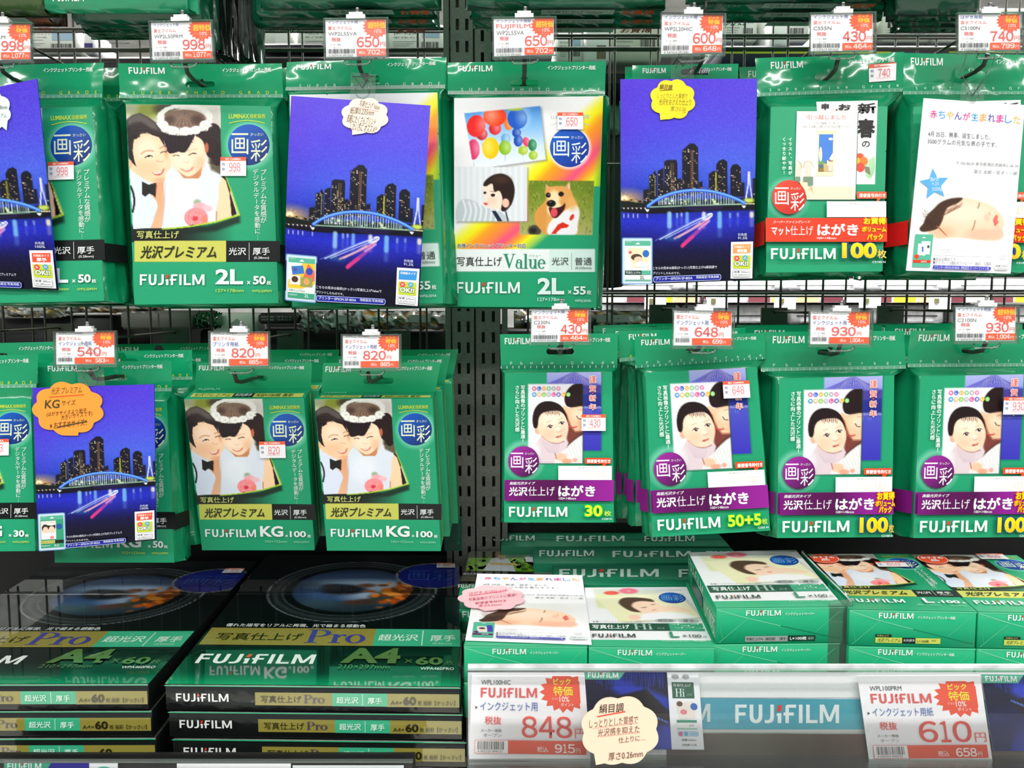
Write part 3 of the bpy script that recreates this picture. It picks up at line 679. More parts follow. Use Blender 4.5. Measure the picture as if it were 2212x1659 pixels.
    for cx, cy, rt in ((314, 643, -6), (430, 608, -14)):
        Z.ell(cx, cy, 28, 15, (250, 240, 235), 4, rot=rt); Z.ell(cx+2, cy, 15, 14, (38, 20, 18), 4); Z.ell(cx+5, cy-4, 4, 4, (255, 255, 255), 3); Z.line([(cx-30, cy+6), (cx-8, cy-15), (cx+26, cy-8)], 6, (60, 30, 26), 4, sm=True)
    Z.line([(280, 600), (320, 585)], 10, (220, 180, 150), 10, 0.7); Z.line([(395, 578), (440, 560)], 10, (220, 180, 150), 10, 0.7)
    Z.line([(375, 690), (395, 698), (418, 682)], 6, (215, 150, 125), 7, 0.8, sm=True)
    Z.poly([(362, 748), (385, 736), (405, 736), (432, 722), (425, 740), (400, 750), (378, 753)], (186, 84, 78), 4)
    P.I = 255*(np.clip(P.I, 0, 255)/255)**1.25
    P.I = m0*(1-pm)+P.I*pm
FAM = [(1120+x/4.608, 780+y/4.608) for x, y in [(94, 226), (635, 224), (635, 1008), (94, 1008)]]
FUJ = [(1120+x/4.608, 780+y/4.608) for x, y in [(280, 98), (822, 98), (822, 880), (280, 880)]]
def paint_hagaki_panel(st=1.6):
    P = Paint(1088, 802, 1328, 1130, st, GREEN); Z = P.z(1, 0, 0); U, W = P.X, P.Y
    d = np.hypot(U-1131, W-992); P.blend(np.clip(1-np.abs(d-36)/12, 0, 1)*0.7, (150, 215, 190))
    paint_hagaki(P)
    m = ((W > 1034.5) & (W < 1080)).astype(float)
    t = np.clip(1-np.hypot((U-1150)/70, (W-1078)/60), 0, 1)[..., None]; c = np.array((146, 28, 140.))*(1-t)+np.array((70, 10, 60.))*t
    P.I = P.I*(1-m[..., None])+c*m[..., None]
    return P

def paint_value(st=1.6):
    P = Paint(980, 208, 1306, 666, st); Z = P.z(3.458, 980, 200); U, W = P.U, P.W; r = random.Random(4)
    w = U+W*1.05+18*np.sin(W/170)
    st_ = [(1080, (236, 238, 238)), (1190, (238, 238, 60)), (1240, (240, 232, 20)), (1330, (252, 160, 30)), (1440, (252, 130, 70)), (1540, (250, 80, 130)), (1620, (250, 150, 50)), (1700, (232, 236, 30)), (1780, (150, 200, 90)), (1840, GREEN)]
    c = np.stack([np.interp(w, [a for a, _ in st_], [b[i] for _, b in st_]) for i in range(3)], -1)
    c2 = np.stack([np.interp(w, [a for a, _ in st_[:-2]], [b[i] for _, b in st_[:-2]]) for i in range(3)], -1)
    P.I = np.where((W < 700)[..., None], c2, c); P.I[(W > 1320)] = GREEN
    P.blend(((U > 1045) & (W > 700) & (W < 1320)).astype(float), GREEN)
    P.blend(np.clip((U-1085+0.12*(W-300))/60, 0, 1)*(W < 700), (110, 190, 60))
    P.blend(np.clip(1-np.abs(np.hypot(U-862, W-410)-148)/26, 0, 1)*(W > 200)*0.9, (250, 235, 240))
    Z.poly(R(-10, 1168, 1055, 1338), (228, 238, 236), 2); Z.poly(R(710, 1172, 1055, 1338), (208, 232, 224), 2)
    # balloons
    B = [(78, 155), (643, 100), (683, 500), (147, 573)]
    Z.poly([(90, 168), (655, 112), (694, 512), (158, 586)], (120, 120, 125), 24, a=0.7); m0 = P.I.copy(); bm = P.mask(B)[..., None]
    Z.vgrad([(100, (92, 160, 228)), (250, (150, 200, 240)), (400, (214, 232, 246)), (560, (240, 244, 248))])
    def bal(cx, cy, rx, ry, c, hl=(255, 255, 255), hx=0.35, rot=0):
        Z.ell(cx, cy, rx, ry, c, 4, rot=rot); Z.ell(cx+rx*hx, cy-ry*0.15, rx*0.55, ry*0.7, hl, rx*0.9, 0.45, rot=rot); Z.line([(cx, cy+ry), (cx+3, cy+ry+50)], 2, (150, 120, 110), 2, 0.6)
    bal(208, 312, 42, 44, (196, 40, 50)); bal(166, 250, 68, 82, (236, 56, 50), (255, 235, 235), 0.7, 8); bal(306, 268, 46, 48, (222, 50, 60)); bal(305, 180, 86, 72, (246, 84, 40), hx=-.3)
    bal(406, 235, 32, 46, (246, 140, 60)); bal(466, 300, 34, 36, (40, 90, 190)); bal(472, 195, 74, 78, (44, 110, 205), hx=.6); bal(450, 122, 60, 14, (170, 200, 60)); bal(385, 345, 36, 40, (120, 180, 220))
    bal(272, 415, 62, 80, (244, 206, 10), hx=-.3); bal(380, 412, 46, 54, (150, 196, 50)); bal(478, 360, 34, 44, (40, 90, 190)); bal(540, 370, 26, 38, (236, 70, 110), rot=-20); bal(584, 392, 32, 44, (40, 140, 90)); bal(515, 432, 36, 34, (176, 206, 60)); bal(590, 468, 34, 34, (170, 206, 60)); bal(146, 425, 46, 76, (224, 70, 120), (255, 245, 250), .6)
    P.I = 255*(np.clip(P.I, 0, 255)/255)**1.25
    P.I = m0*(1-bm)+P.I*bm
    # toddler
    T = [(15, 555), (545, 555), (545, 962), (15, 962)]; Z.poly([(20, 562), (554, 562), (554, 974), (20, 974)], (110, 112, 118), 20, a=0.6)
    m0 = P.I.copy(); tm = P.mask(T)[..., None]
    P.blend(tm[..., 0], (224, 230, 234))
    for x in range(20, 540, 44): Z.line([(x, 555), (x, 960)], 16, (236, 240, 243), 12, .8)
    Z.poly([(30, 960), (25, 850), (60, 800), (130, 800), (220, 850), (320, 880), (370, 910), (400, 965)], (202, 212, 216), 10, sm=True)
    for k in range(7): Z.line([(70+k*40, 805+k*10), (90+k*38, 880), (70+k*40, 962)], 13, (232, 238, 240), 6, sm=True)
    Z.poly([(222, 690), (260, 670), (345, 690), (375, 790), (368, 850), (310, 872), (250, 858), (214, 832), (232, 790), (216, 748)], (252, 230, 214), 7, sm=True); Z.ell(280, 810, 36, 30, (250, 210, 195), 30, .6)
    Z.poly([(218, 690), (240, 650), (300, 612), (370, 608), (430, 650), (452, 730), (435, 820), (400, 870), (370, 888), (350, 870), (362, 800), (340, 735), (300, 740), (285, 680), (240, 700)], (58, 40, 32), 7, sm=True)
    Z.ell(350, 650, 60, 30, (100, 76, 60), 40, .6); Z.ell(385, 825, 26, 34, (246, 206, 186), 6)
    Z.ell(290, 766, 16, 12, (40, 26, 24), 4); Z.ell(231, 748, 11, 10, (40, 26, 24), 4); Z.poly([(216, 822), (240, 822), (256, 832), (236, 844)], (214, 90, 96), 4); Z.line([(272, 736), (306, 740)], 6, (150, 110, 90), 6, .7)
    Z.poly([(280, 882), (312, 884), (360, 960), (325, 960)], (44, 54, 84), 4); Z.line([(385, 890), (402, 958)], 10, (60, 66, 96), 4)
    P.I = 255*(np.clip(P.I, 0, 255)/255)**1.25
    P.I = m0*(1-tm)+P.I*tm
    # dog
    Dq = [(555, 657), (1048, 660), (1036, 1064), (488, 1060), (488, 966), (552, 966)]; m0 = P.I.copy(); dm = P.mask(Dq)[..., None]
    Z.vgrad([(657, (122, 146, 44)), (850, (150, 165, 70)), (1064, (186, 186, 130))])
    for k in range(420): x, y = 490+r.random()*560, 660+r.random()*400; Z.line([(x, y), (x+r.uniform(-10, 10), y-r.uniform(6, 20))], 4, r.choice([(90, 120, 30), (176, 190, 80), (200, 200, 130), (70, 96, 30)]), 3, .6)
    Z.ell(600, 1030, 50, 40, (90, 86, 70), 12); Z.ell(590, 1030, 26, 20, (50, 50, 44), 10)
    Z.poly([(600, 960), (606, 890), (650, 840), (700, 800), (740, 900), (740, 1064), (690, 1064), (640, 1020)], (222, 168, 92), 8, sm=True)
    Z.poly([(680, 720), (740, 700), (820, 700), (865, 720), (900, 800), (935, 870), (930, 960), (905, 1064), (700, 1064), (690, 950), (690, 830)], (228, 176, 106), 8, sm=True)
    Z.poly([(740, 940), (800, 900), (900, 840), (938, 890), (925, 980), (900, 1064), (715, 1064), (700, 1000)], (238, 238, 240), 10, sm=True)
    Z.poly([(682, 720), (685, 680), (716, 712)], (226, 180, 130), 5); Z.poly([(826, 706), (862, 664), (872, 730)], (222, 176, 126), 5); Z.ell(858, 700, 6, 18, (240, 215, 195), 6)
    Z.ell(745, 790, 44, 60, (248, 226, 186), 24); Z.ell(750, 870, 56, 60, (244, 226, 190), 18); Z.ell(880, 830, 40, 50, (236, 190, 120), 30, .7)
    Z.ell(703, 766, 19, 19, (34, 22, 18), 4); Z.ell(799, 758, 21, 18, (34, 22, 18), 4); Z.ell(706, 762, 4, 4, (220, 200, 180), 3)
    Z.poly([(708, 858), (750, 862), (800, 850), (830, 826), (824, 870), (795, 910), (765, 936), (735, 932), (718, 905)], (84, 20, 28), 5, sm=True); Z.ell(746, 895, 26, 34, (226, 96, 110), 6)
    Z.ell(725, 828, 34, 26, (24, 22, 26), 5); Z.ell(718, 818, 10, 6, (110, 110, 120), 6)
    Z.poly([(722, 1056), (750, 1020), (775, 985), (812, 968), (838, 982), (860, 990), (845, 1008), (800, 1015), (770, 1040), (760, 1056)], (220, 60, 36), 5); Z.ell(880, 932, 14, 26, (222, 70, 46), 5, rot=30)
    P.I = 255*(np.clip(P.I, 0, 255)/255)**1.25
    P.I = m0*(1-dm)+P.I*dm
    return P
def _vq(L): return [(980+x/3.458, 200+y/3.458) for x, y in L]
V_BAL = _vq([(78, 155), (643, 100), (683, 500), (147, 573)]); V_TOD = _vq([(15, 555), (545, 555), (545, 962), (15, 962)]); V_DOG = _vq([(555, 657), (1048, 660), (1036, 1064), (488, 1060), (488, 966), (552, 966)])

def paint_baby_sleep(st=1.8):
    P = Paint(1955, 395, 2208, 520, st, (250, 250, 253)); Z = P.z(3.857, 1940, 180); r = random.Random(3)
    Z.ell(560, 960, 480, 150, (232, 234, 228), 160, .9); Z.ell(1000, 1050, 120, 200, (238, 240, 240), 80, .8)
    Z.poly([(235, 1215), (260, 1110), (330, 1020), (430, 960), (530, 938), (640, 955), (740, 985), (810, 1025), (860, 1080), (888, 1150), (872, 1200), (884, 1255), (850, 1290), (770, 1303), (600, 1285), (430, 1275), (320, 1280)], (252, 214, 184), 8, sm=True)
    Z.ell(560, 1060, 200, 80, (255, 230, 208), 80, .8); Z.ell(700, 1250, 130, 50, (246, 176, 150), 40, .6); Z.ell(830, 1240, 50, 60, (248, 190, 165), 40, .7); Z.ell(380, 1230, 90, 50, (240, 180, 145), 50, .7)
    Z.poly([(180, 1195), (215, 1150), (240, 1090), (300, 1030), (360, 975), (450, 942), (545, 940), (500, 985), (420, 1020), (390, 1080), (370, 1140), (330, 1200), (240, 1225), (195, 1222)], (72, 50, 38), 10, sm=True)
    for k in range(44):
        a = r.uniform(2.4, 4.6); x, y = 300+r.uniform(-80, 30), 1110-r.uniform(-80, 60); Z.line([(x, y), (x+45*math.cos(a), y+45*math.sin(a))], 4, r.choice([(50, 34, 28), (96, 66, 48), (40, 26, 22)]), 3, .3)
    for k in range(14): Z.line([(350+k*8, 1100-k*9), (400+k*10, 1080-k*6+k), (440+k*8, 1040-k*5)], 4, (110, 66, 44), 4, .6)
    for k in range(12): Z.line([(330, 1180), (360+k*5, 1200+k*6)], 5, (170, 96, 60), 5, .5)
    Z.line([(684, 982), (678, 1005), (668, 1026)], 7, (110, 70, 50), 4, sm=True); Z.line([(645, 1130), (640, 1170), (622, 1212)], 7, (130, 84, 56), 4, sm=True)
    Z.ell(745, 1105, 20, 30, (246, 190, 165), 18, .8); Z.line([(762, 1058), (770, 1082)], 6, (225, 140, 115), 6)
    Z.poly([(822, 1080), (836, 1100), (828, 1125), (842, 1140), (810, 1178), (800, 1150), (796, 1120)], (240, 110, 100), 6, sm=True)
    return P

def paint_hi(st=2.2):
    """baby on the white carton; template = front quad in zoom px 0..100 x 0..100"""
    P = Paint(0, 0, 100, 140, st, (238, 240, 242)); Z = P; 
    P.poly([(8, 4), (70, 10), (60, 60), (10, 52)], (222, 230, 180), 3); P.poly([(8, 4), (80, 2), (80, 20), (8, 18)], (214, 222, 232), 6, a=.6)
    P.poly([(12, 30), (88, 17), (98, 78), (30, 88)], (170, 172, 160), 5, a=.6)
    q = [(9, 27), (85, 14), (95, 74), (27, 85)]; P.poly(q, (240, 240, 205), 1.5, col2=(236, 234, 190))
    for k in range(9): a = k*.7; P.ell(40+5*math.cos(a), 10+5*math.sin(a), 4, 2.4, (236, 120, 140), 2); P.ell(24+4*math.cos(a), 15+3*math.sin(a), 3, 2, (232, 90, 80), 2)
    P.poly([(32, 45), (38, 35), (50, 33), (62, 40), (66, 52), (60, 66), (50, 66), (40, 60)], (250, 216, 192), 2, sm=True)
    P.poly([(29, 38), (34, 28), (46, 27), (58, 31), (60, 38), (50, 36), (42, 40), (40, 50), (46, 62), (38, 60), (31, 48)], (84, 66, 50), 2, sm=True)
    P.line([(48, 52), (52, 51)], 1.2, (90, 60, 50), 1); P.line([(57, 45), (60, 44)], 1.2, (90, 60, 50), 1); P.line([(57, 58), (62, 56)], 1.6, (214, 110, 100), 1)
    P.poly([(62, 52), (74, 48), (88, 56), (88, 62), (72, 60), (60, 64)], (248, 216, 190), 2, sm=True); P.poly([(42, 80), (48, 66), (64, 62), (84, 66), (92, 74), (60, 80)], (244, 244, 248), 2); P.ell(40, 74, 5, 6, (248, 205, 185), 2)
    return P

def paint_pro(st=2.0):
    """camera-ring picture of the black photo-paper carton; template 0..220 x 0..310 (mm)"""
    P = Paint(0, 0, 220, 312, st, (6, 12, 14)); X, Y = P.X, P.Y; r = random.Random(9)
    P.vgrad([(0, (5, 9, 14)), (120, (7, 15, 16)), (200, (7, 20, 18)), (270, (8, 30, 24)), (292, (9, 60, 44)), (312, (16, 160, 104))])
    cx, cy = 113, 74; P.z(1.133, 13.3, 44.7)
    d = np.hypot(P.U-cx, (P.W-cy)); P.blend(np.clip(1-np.abs(d-94)/1.6, 0, 1), (120, 130, 132)); P.blend(np.clip(1-np.abs(d-86)/7, 0, 1)*.75, (62, 72, 74)); P.blend(np.clip(1-np.abs(d-78)/2, 0, 1)*.6, (110, 118, 120))
    m = np.clip((68-d)/1.5, 0, 1); m0 = P.I.copy()
    P.I = np.zeros_like(P.I)+np.array((20, 34, 56.)); P.ell(cx, 40, 70, 26, (60, 84, 120), 20, .8); P.ell(cx+10, 60, 60, 16, (170, 200, 225), 16, .8); P.ell(95, 92, 46, 26, (70, 110, 160), 26, .7); P.ell(140, 84, 34, 30, (180, 205, 230), 26, .8)
    P.ell(102, 76, 26, 16, (24, 30, 38), 8); P.ell(90, 66, 14, 8, (40, 44, 50), 6); P.ell(128, 62, 10, 6, (110, 66, 50), 5)
    P.ell(134, 112, 15, 9, (70, 56, 44), 5); P.ell(118, 116, 12, 8, (90, 50, 36), 5); P.ell(150, 98, 16, 16, (60, 66, 56), 8)
    for k in range(60): a, b = 166+r.gauss(0, 13), 84+r.gauss(0, 24); P.ell(a, b, r.uniform(3, 8), r.uniform(3, 7), r.choice([(226, 120, 30), (240, 150, 50), (190, 84, 20), (120, 60, 20)]), 3)
    P.ell(112, 128, 50, 12, (40, 60, 66), 14, .8); P.ell(80, 118, 26, 12, (60, 90, 92), 12, .6)
    P.I = m0*(1-m[..., None])+P.I*m[..., None]
    P.blend(np.clip(1-np.abs(np.hypot(X-192, Y-68)-38)/1.5, 0, 1), (150, 156, 160)); P.blend(np.clip((37-np.hypot(X-192, Y-68))/1.5, 0, 1), (16, 30, 120))
    return P

def paint_bridge(st=2.2):
    """bluish lit bridge poster, template 0..190 x 0..175"""
    P = Paint(0, 0, 190, 175, st, (14, 22, 50)); r = random.Random(4)
    P.vgrad([(0, (20, 30, 80)), (60, (14, 20, 48)), (100, (20, 30, 80)), (175, (30, 50, 160))])
    P.poly([(70, 10), (190, 60), (190, 120), (140, 100), (60, 40)], (40, 60, 180), 14); P.poly([(60, 60), (140, 40), (190, 90), (190, 130), (150, 110), (80, 90)], (24, 22, 30), 6)
    for k in range(26): x = 30+k*6; P.line([(x, 0), (x+r.uniform(-3, 3), 26+r.uniform(0, 18))], 2, (40, 70, 210), 2, .8)
    for k in range(40): x = 60+k*3.2; P.ell(x, 60+k*1.4, 1.3, 2.5, (90, 130, 235), 1.5)
    P.poly([(0, 100), (30, 90), (60, 120), (40, 175), (0, 175)], (22, 34, 90), 10); P.ell(180, 150, 24, 30, (30, 60, 190), 16)
    return P

# ============================================================ shared printed matter
WH = (236, 242, 240); LIME = (196, 222, 70)
def sticker(pr, x0, y0, x1, y1, price, skew=0.0):
    pr.part('price_sticker'); w, h = x1-x0, y1-y0
    pr.poly([(x0, y0), (x1, y0+skew), (x1, y1+skew), (x0, y1)], (244, 244, 246), 4); pr.poly([(x0, y0), (x1, y0+skew), (x1, y0+h*.2+skew), (x0, y0+h*.2)], (236, 96, 66))
    pr.part('price_sticker_lettering')
    pr.text('BIC CAMERA', x0+w*.2, y0+h*.05+skew*.5, x0+w*.8, y0+h*.16+skew*.5, (252, 240, 235), 0.02)
    pr.text('税', x0+w*.06, y0+h*.3, x0+w*.18, y0+h*.46, (70, 70, 150)); pr.text('抜', x0+w*.06, y0+h*.56, x0+w*.18, y0+h*.72, (70, 70, 150))
    pr.digits(price, x0+w*.34, y0+h*.3+skew*.6, x0+w*.78, y0+h*.76+skew*.6, (240, 120, 130), 0.0)
    pr.text('さらにポイント', x0+w*.28, y0+h*.77+skew*.6, x0+w*.8, y0+h*.86+skew*.6, (236, 110, 110))
def emblem(pr, cx, cy, r, c1, c2, ink=(225, 236, 200), part='round_emblem', ry=None, res=3):
    pr.part(part); ry = ry or r
    pr.ell(cx, cy, r, ry, c1, c2, 44)
    pr.part('emblem_lettering'); k = r/46.0; ky = ry/46.0
    pr.text('画', cx-38*k, cy-26*ky, cx-1*k, cy+21*ky, ink, 0.0); pr.text('彩', cx+4*k, cy-12*ky, cx+42*k, cy+37*ky, ink, 0.0)
    pr.text('かっさい', cx+4*k, cy-27*ky, cx+32*k, cy-20*ky, ink)

def print_premium(pr, size='2L', cnt='50', dims='127×178mm', code='WP2L50PRM', stick=None, st=1.6, box=False, sx=(1213, 722, 1516, 946), mini=False):
    pr.part('front_panel'); pr.raster(paint_premium(st), {'cover_photo': KIDS_MASK})
    if mini: return
    pr.z(2.3694, 0, 0)
    emblem(pr, 1276, 742, 105, (20, 90, 190), (16, 40, 100))
    pr.part('title_band')
    pr.rect(690, 1234, 1162, 1340, (198, 200, 92)); pr.rect(1162, 1234, 1434, 1340, (14, 18, 18))
    pr.part('lettering')
    if not box: pass
    pr.text('LUMINAX', 1176, 584, 1278, 608, LIME, 0.02); pr.text('技術採用', 1281, 584, 1358, 608, LIME, 0.015)
    pr.line([(1178, 632), (1220, 622), (1268, 617), (1316, 622), (1358, 632)], 4, LIME)
    pr.vtext('プレミアムな質感が', 1352, 866, 1142, 30, WH, 0.0); pr.vtext('デジタルデータを感動に…', 1312, 866, 1230, 28, WH, 0.0, dx=12)
    pr.text('写真仕上げ', 704, 1182, 922, 1222, (206, 210, 120), 0.01)
    pr.text('光沢プレミアム', 720, 1258, 1112, 1324, (40, 42, 20), 0.022, 0.2)
    pr.text('光沢', 1176, 1268, 1264, 1306, WH, 0.01); pr.rect(1279, 1243, 1281, 1332, WH); pr.text('厚手', 1298, 1268, 1384, 1306, WH, 0.01); pr.text('(0.28mm)', 1305, 1314, 1380, 1330, WH)
    pr.part('brand_lettering').logo(720, 1405, 1054, 1460, (226, 236, 236))
    pr.part('size_lettering')
    if size == 'KG': pr.text('KG', 1081, 1380, 1230, 1456, (232, 238, 236), 0.035)
    elif size == 'L': pr.text('L', 1170, 1380, 1226, 1456, (232, 238, 236), 0.03)
    else: pr.text(size, 1110, 1378, 1250, 1456, (226, 236, 236), 0.035)
    if len(cnt) == 2: pr.text('×', 1270, 1438, 1287, 1456, WH, 0.01); pr.text(cnt, 1300, 1413, 1364, 1457, (232, 238, 236), 0.035); pr.text('枚', 1368, 1438, 1392, 1459, WH, 0.015)
    else: pr.text('×', 1243, 1440, 1260, 1456, WH, 0.01); pr.text(cnt, 1272, 1414, 1376, 1457, (232, 238, 236), 0.03); pr.text('枚', 1384, 1438, 1408, 1459, WH, 0.015)
    pr.text(dims, 1112, 1480, 1253, 1496, LIME if not box else (150, 215, 180)); pr.text(code, 1294, 1484, 1393, 1497, LIME if not box else (150, 215, 180))
    if stick: sticker(pr.z(5.53, 260, 210), *sx, stick)
    pr.z(1, 0, 0)

def print_value(pr, stick='650', st=1.6):
    pr.part('front_panel'); pr.raster(paint_value(st), {'balloon_photo': V_BAL, 'toddler_photo': V_TOD, 'dog_photo': V_DOG})
    pr.z(3.458, 980, 200)
    pr.part('lettering').text('LUMINAX技術採用', 722, 165, 1010, 200, (190, 196, 190), 0.02); pr.line([(718, 244), (780, 225), (880, 215), (950, 225), (1012, 244)], 5, (200, 205, 200))
    emblem(pr, 862, 410, 147, (34, 96, 200), (26, 50, 150), (225, 238, 235))
    pr.part('title_band').rect(2, 1172, 710, 1334, (230, 240, 238)); pr.rect(710, 1172, 1052, 1340, (210, 234, 226)); pr.rect(877, 1198, 880, 1322, (80, 90, 86))
    pr.part('lettering')
    pr.text('各種インクジェットプリンター対応', 24, 1125, 536, 1160, (240, 244, 240), 0.075); pr.text('各種インクジェットプリンター対応', 26, 1127, 534, 1158, (60, 60, 50), 0.012)
    pr.text('写真仕上げ', 24, 1226, 358, 1296, (38, 40, 36), 0.005)
    pr.serif('Value', 366, 1204, 684, 1314, (40, 140, 105)); pr.text('バリュー', 556, 1208, 648, 1226, (60, 150, 120))
    pr.text('光沢', 728, 1230, 854, 1288, (44, 46, 42)); pr.text('普通', 902, 1230, 1030, 1288, (44, 46, 42)); pr.text('(0.235mm)', 906, 1300, 1026, 1322, (60, 62, 58))
    pr.part('brand_lettering').logo(22, 1414, 490, 1498, (218, 236, 232))
    pr.part('size_lettering').text('2L', 622, 1382, 822, 1506, (218, 236, 232), 0.035); pr.text('×', 850, 1474, 876, 1502, WH); pr.text('55', 890, 1446, 984, 1508, (218, 236, 232), 0.03); pr.text('枚', 992, 1474, 1026, 1508, WH, 0.01)
    pr.text('127×178mm', 622, 1530, 822, 1556, (218, 236, 232)); pr.text('WP2L55VA', 902, 1544, 1024, 1562, (218, 236, 232))
    if stick: sticker(pr, 770, 150, 964, 276, stick)
    pr.z(1, 0, 0)

def big_count(pr, x0, y0, x1, y1, xm):
    """yellow 100 with blue outline and the bonus burst above"""
    pr.part('count_lettering').text('100', x0-6, y0-6, x1+6, y1+6, (40, 50, 150), 0.10, col2=(16, 90, 100)); pr.text('100', x0, y0, x1, y1, (252, 232, 10), 0.045, col2=(250, 190, 20))
    hh = (y1-y0); pr.text('枚', x1+1, y0+hh*.42, xm, y1+1, (30, 60, 130), 0.09); pr.text('枚', x1+3, y0+hh*.44, xm-1, y1, (250, 215, 20), 0.015)
def print_hagaki(pr, cnt='30', code='C230 N', stick=None, sx=(1258, 892, 1307, 928), st=1.6, bonus=False):
    pr.part('front_panel'); pr.raster(paint_hagaki_panel(st), {'family_photo': FAM, 'mountain_card': FUJ})
    pr.z(4.608, 1120, 780).part('greeting_lettering')
    for i, c in enumerate('新しい家族が'): pr.ell(155+i*48, 270, 22, 22, [(230, 90, 150), (60, 110, 210), (240, 180, 90), (120, 200, 130), (170, 170, 180), (240, 130, 180)][i], n=14, up=0 if i else 1)
    for i, c in enumerate('新しい家族が'): V = 155+i*48; pr.text(c, V-12, 258, V+12, 282, (250, 250, 250), 0.02, up=0 if i else 1)
    cc = [(70, 160, 220), (240, 190, 110), (150, 205, 90), (190, 180, 205), (230, 90, 160), (90, 110, 210), (250, 190, 80), (130, 205, 100)]
    for i, c in enumerate('仲間入りしました'): pr.ell(155+i*48.3, 328, 22, 22, cc[i], n=14, up=0 if i else 1)
    for i, c in enumerate('仲間入りしました'): V = 155+i*48.3; pr.text(c, V-12, 316, V+12, 340, (250, 250, 250), 0.02, up=0 if i else 1)
    for i, c in enumerate('謹賀・新年'):
        y = [145, 240, 305, 332, 418][i]; e = [215, 300, 325, 392, 478][i]
        if c == '・': pr.ell(735, 315, 8, 8, (220, 70, 50)); continue
        pr.text(c, 698, y-4, 772, e+4, (250, 240, 238), 0.08); pr.text(c, 702, y, 768, e, (220, 80, 60), 0.01)
    pr.z(2.675, 1050, 620)
    pr.part('lettering').vtext('写真画像のプリントに最適！', 212, 566, 895, 24, WH, 0.02); pr.vtext('さらに向上した光沢感', 180, 566, 830, 24, WH, 0.02)
    emblem(pr, 216, 1000, 88, (160, 40, 160), (60, 14, 60), (240, 240, 245))
    pr.part('tag_balloon').rring(568, 980, 720, 1014, 6, 0, WH, (232, 74, 34)); pr.poly([(672, 1010), (700, 1010), (660, 1050)], (232, 74, 34))
    pr.text('郵便番号枠付き', 580, 988, 716, 1010, (255, 250, 245), 0.03)
    pr.part('postcard_sample').rect(415, 1026, 724, 1108, (242, 244, 240))
    for i in range(7): x = 552+i*20+(6 if i > 2 else 0); pr.rring(x, 1060, x+16, 1086, 1, 1.2, (225, 215, 205))
    pr.text('郵便はがき', 530, 1032, 622, 1040, (200, 200, 200))
    pr.part('title_band').grect([(112, 1108), (735, 1108), (735, 1230), (112, 1230)], [(120, 20, 120), (90, 14, 84), (80, 10, 74), (140, 26, 140), (150, 34, 150)])
    pr.part('lettering').text('高級光沢タイプ', 134, 1118, 278, 1136, WH, 0.015, 0.25)
    pr.text('光沢', 132, 1148, 238, 1200, WH, 0.03); pr.text('仕上げ', 242, 1146, 394, 1200, WH, 0.0); pr.text('はがき', 414, 1138, 628, 1204, WH, 0.035); pr.text('100×148mm', 418, 1208, 516, 1222, WH, 0.01)
    if cnt == '100':
        pr.part('brand_lettering').logo(128, 1262, 492, 1324, (232, 242, 240))
        big_count(pr, 548, 1244, 706, 1330, 738)
        for t, x0, y0, x1, y1 in (('お買得', 640, 1108, 736, 1150), ('ボリューム', 632, 1154, 738, 1184), ('パック', 652, 1186, 720, 1220)):
            pr.text(t, x0-4, y0-4, x1+2, y1+4, (240, 110, 20), 0.10)
        for t, x0, y0, x1, y1 in (('お買得', 640, 1108, 734, 1150), ('ボリューム', 632, 1154, 736, 1184), ('パック', 652, 1186, 720, 1220)):
            pr.text(t, x0, y0, x1, y1, (252, 222, 20), 0.04)
        pr.part('lettering').text(code, 668, 1340, 730, 1352, WH, 0.01)
    else:
        pr.part('brand_lettering').logo(132, 1264, 466, 1322, (232, 242, 240))
        pr.part('count_lettering')
        if cnt == '30': pr.text('30', 562, 1248, 674, 1326, (20, 190, 60), 0.07); pr.text('30', 568, 1254, 668, 1320, (216, 240, 50), 0.03); x = 678
        else: pr.text(cnt, 504, 1254, 690, 1326, (20, 190, 60), 0.07); pr.text(cnt, 508, 1258, 686, 1322, (216, 240, 50), 0.025); x = 690
        pr.text('枚', x, 1286, 720, 1318, (196, 230, 60), 0.02); pr.part('lettering').text(code, 666, 1330, 722, 1340, WH, 0.01)
    if stick: sticker(pr.z(1, 0, 0), *sx, stick)
    pr.z(1, 0, 0)

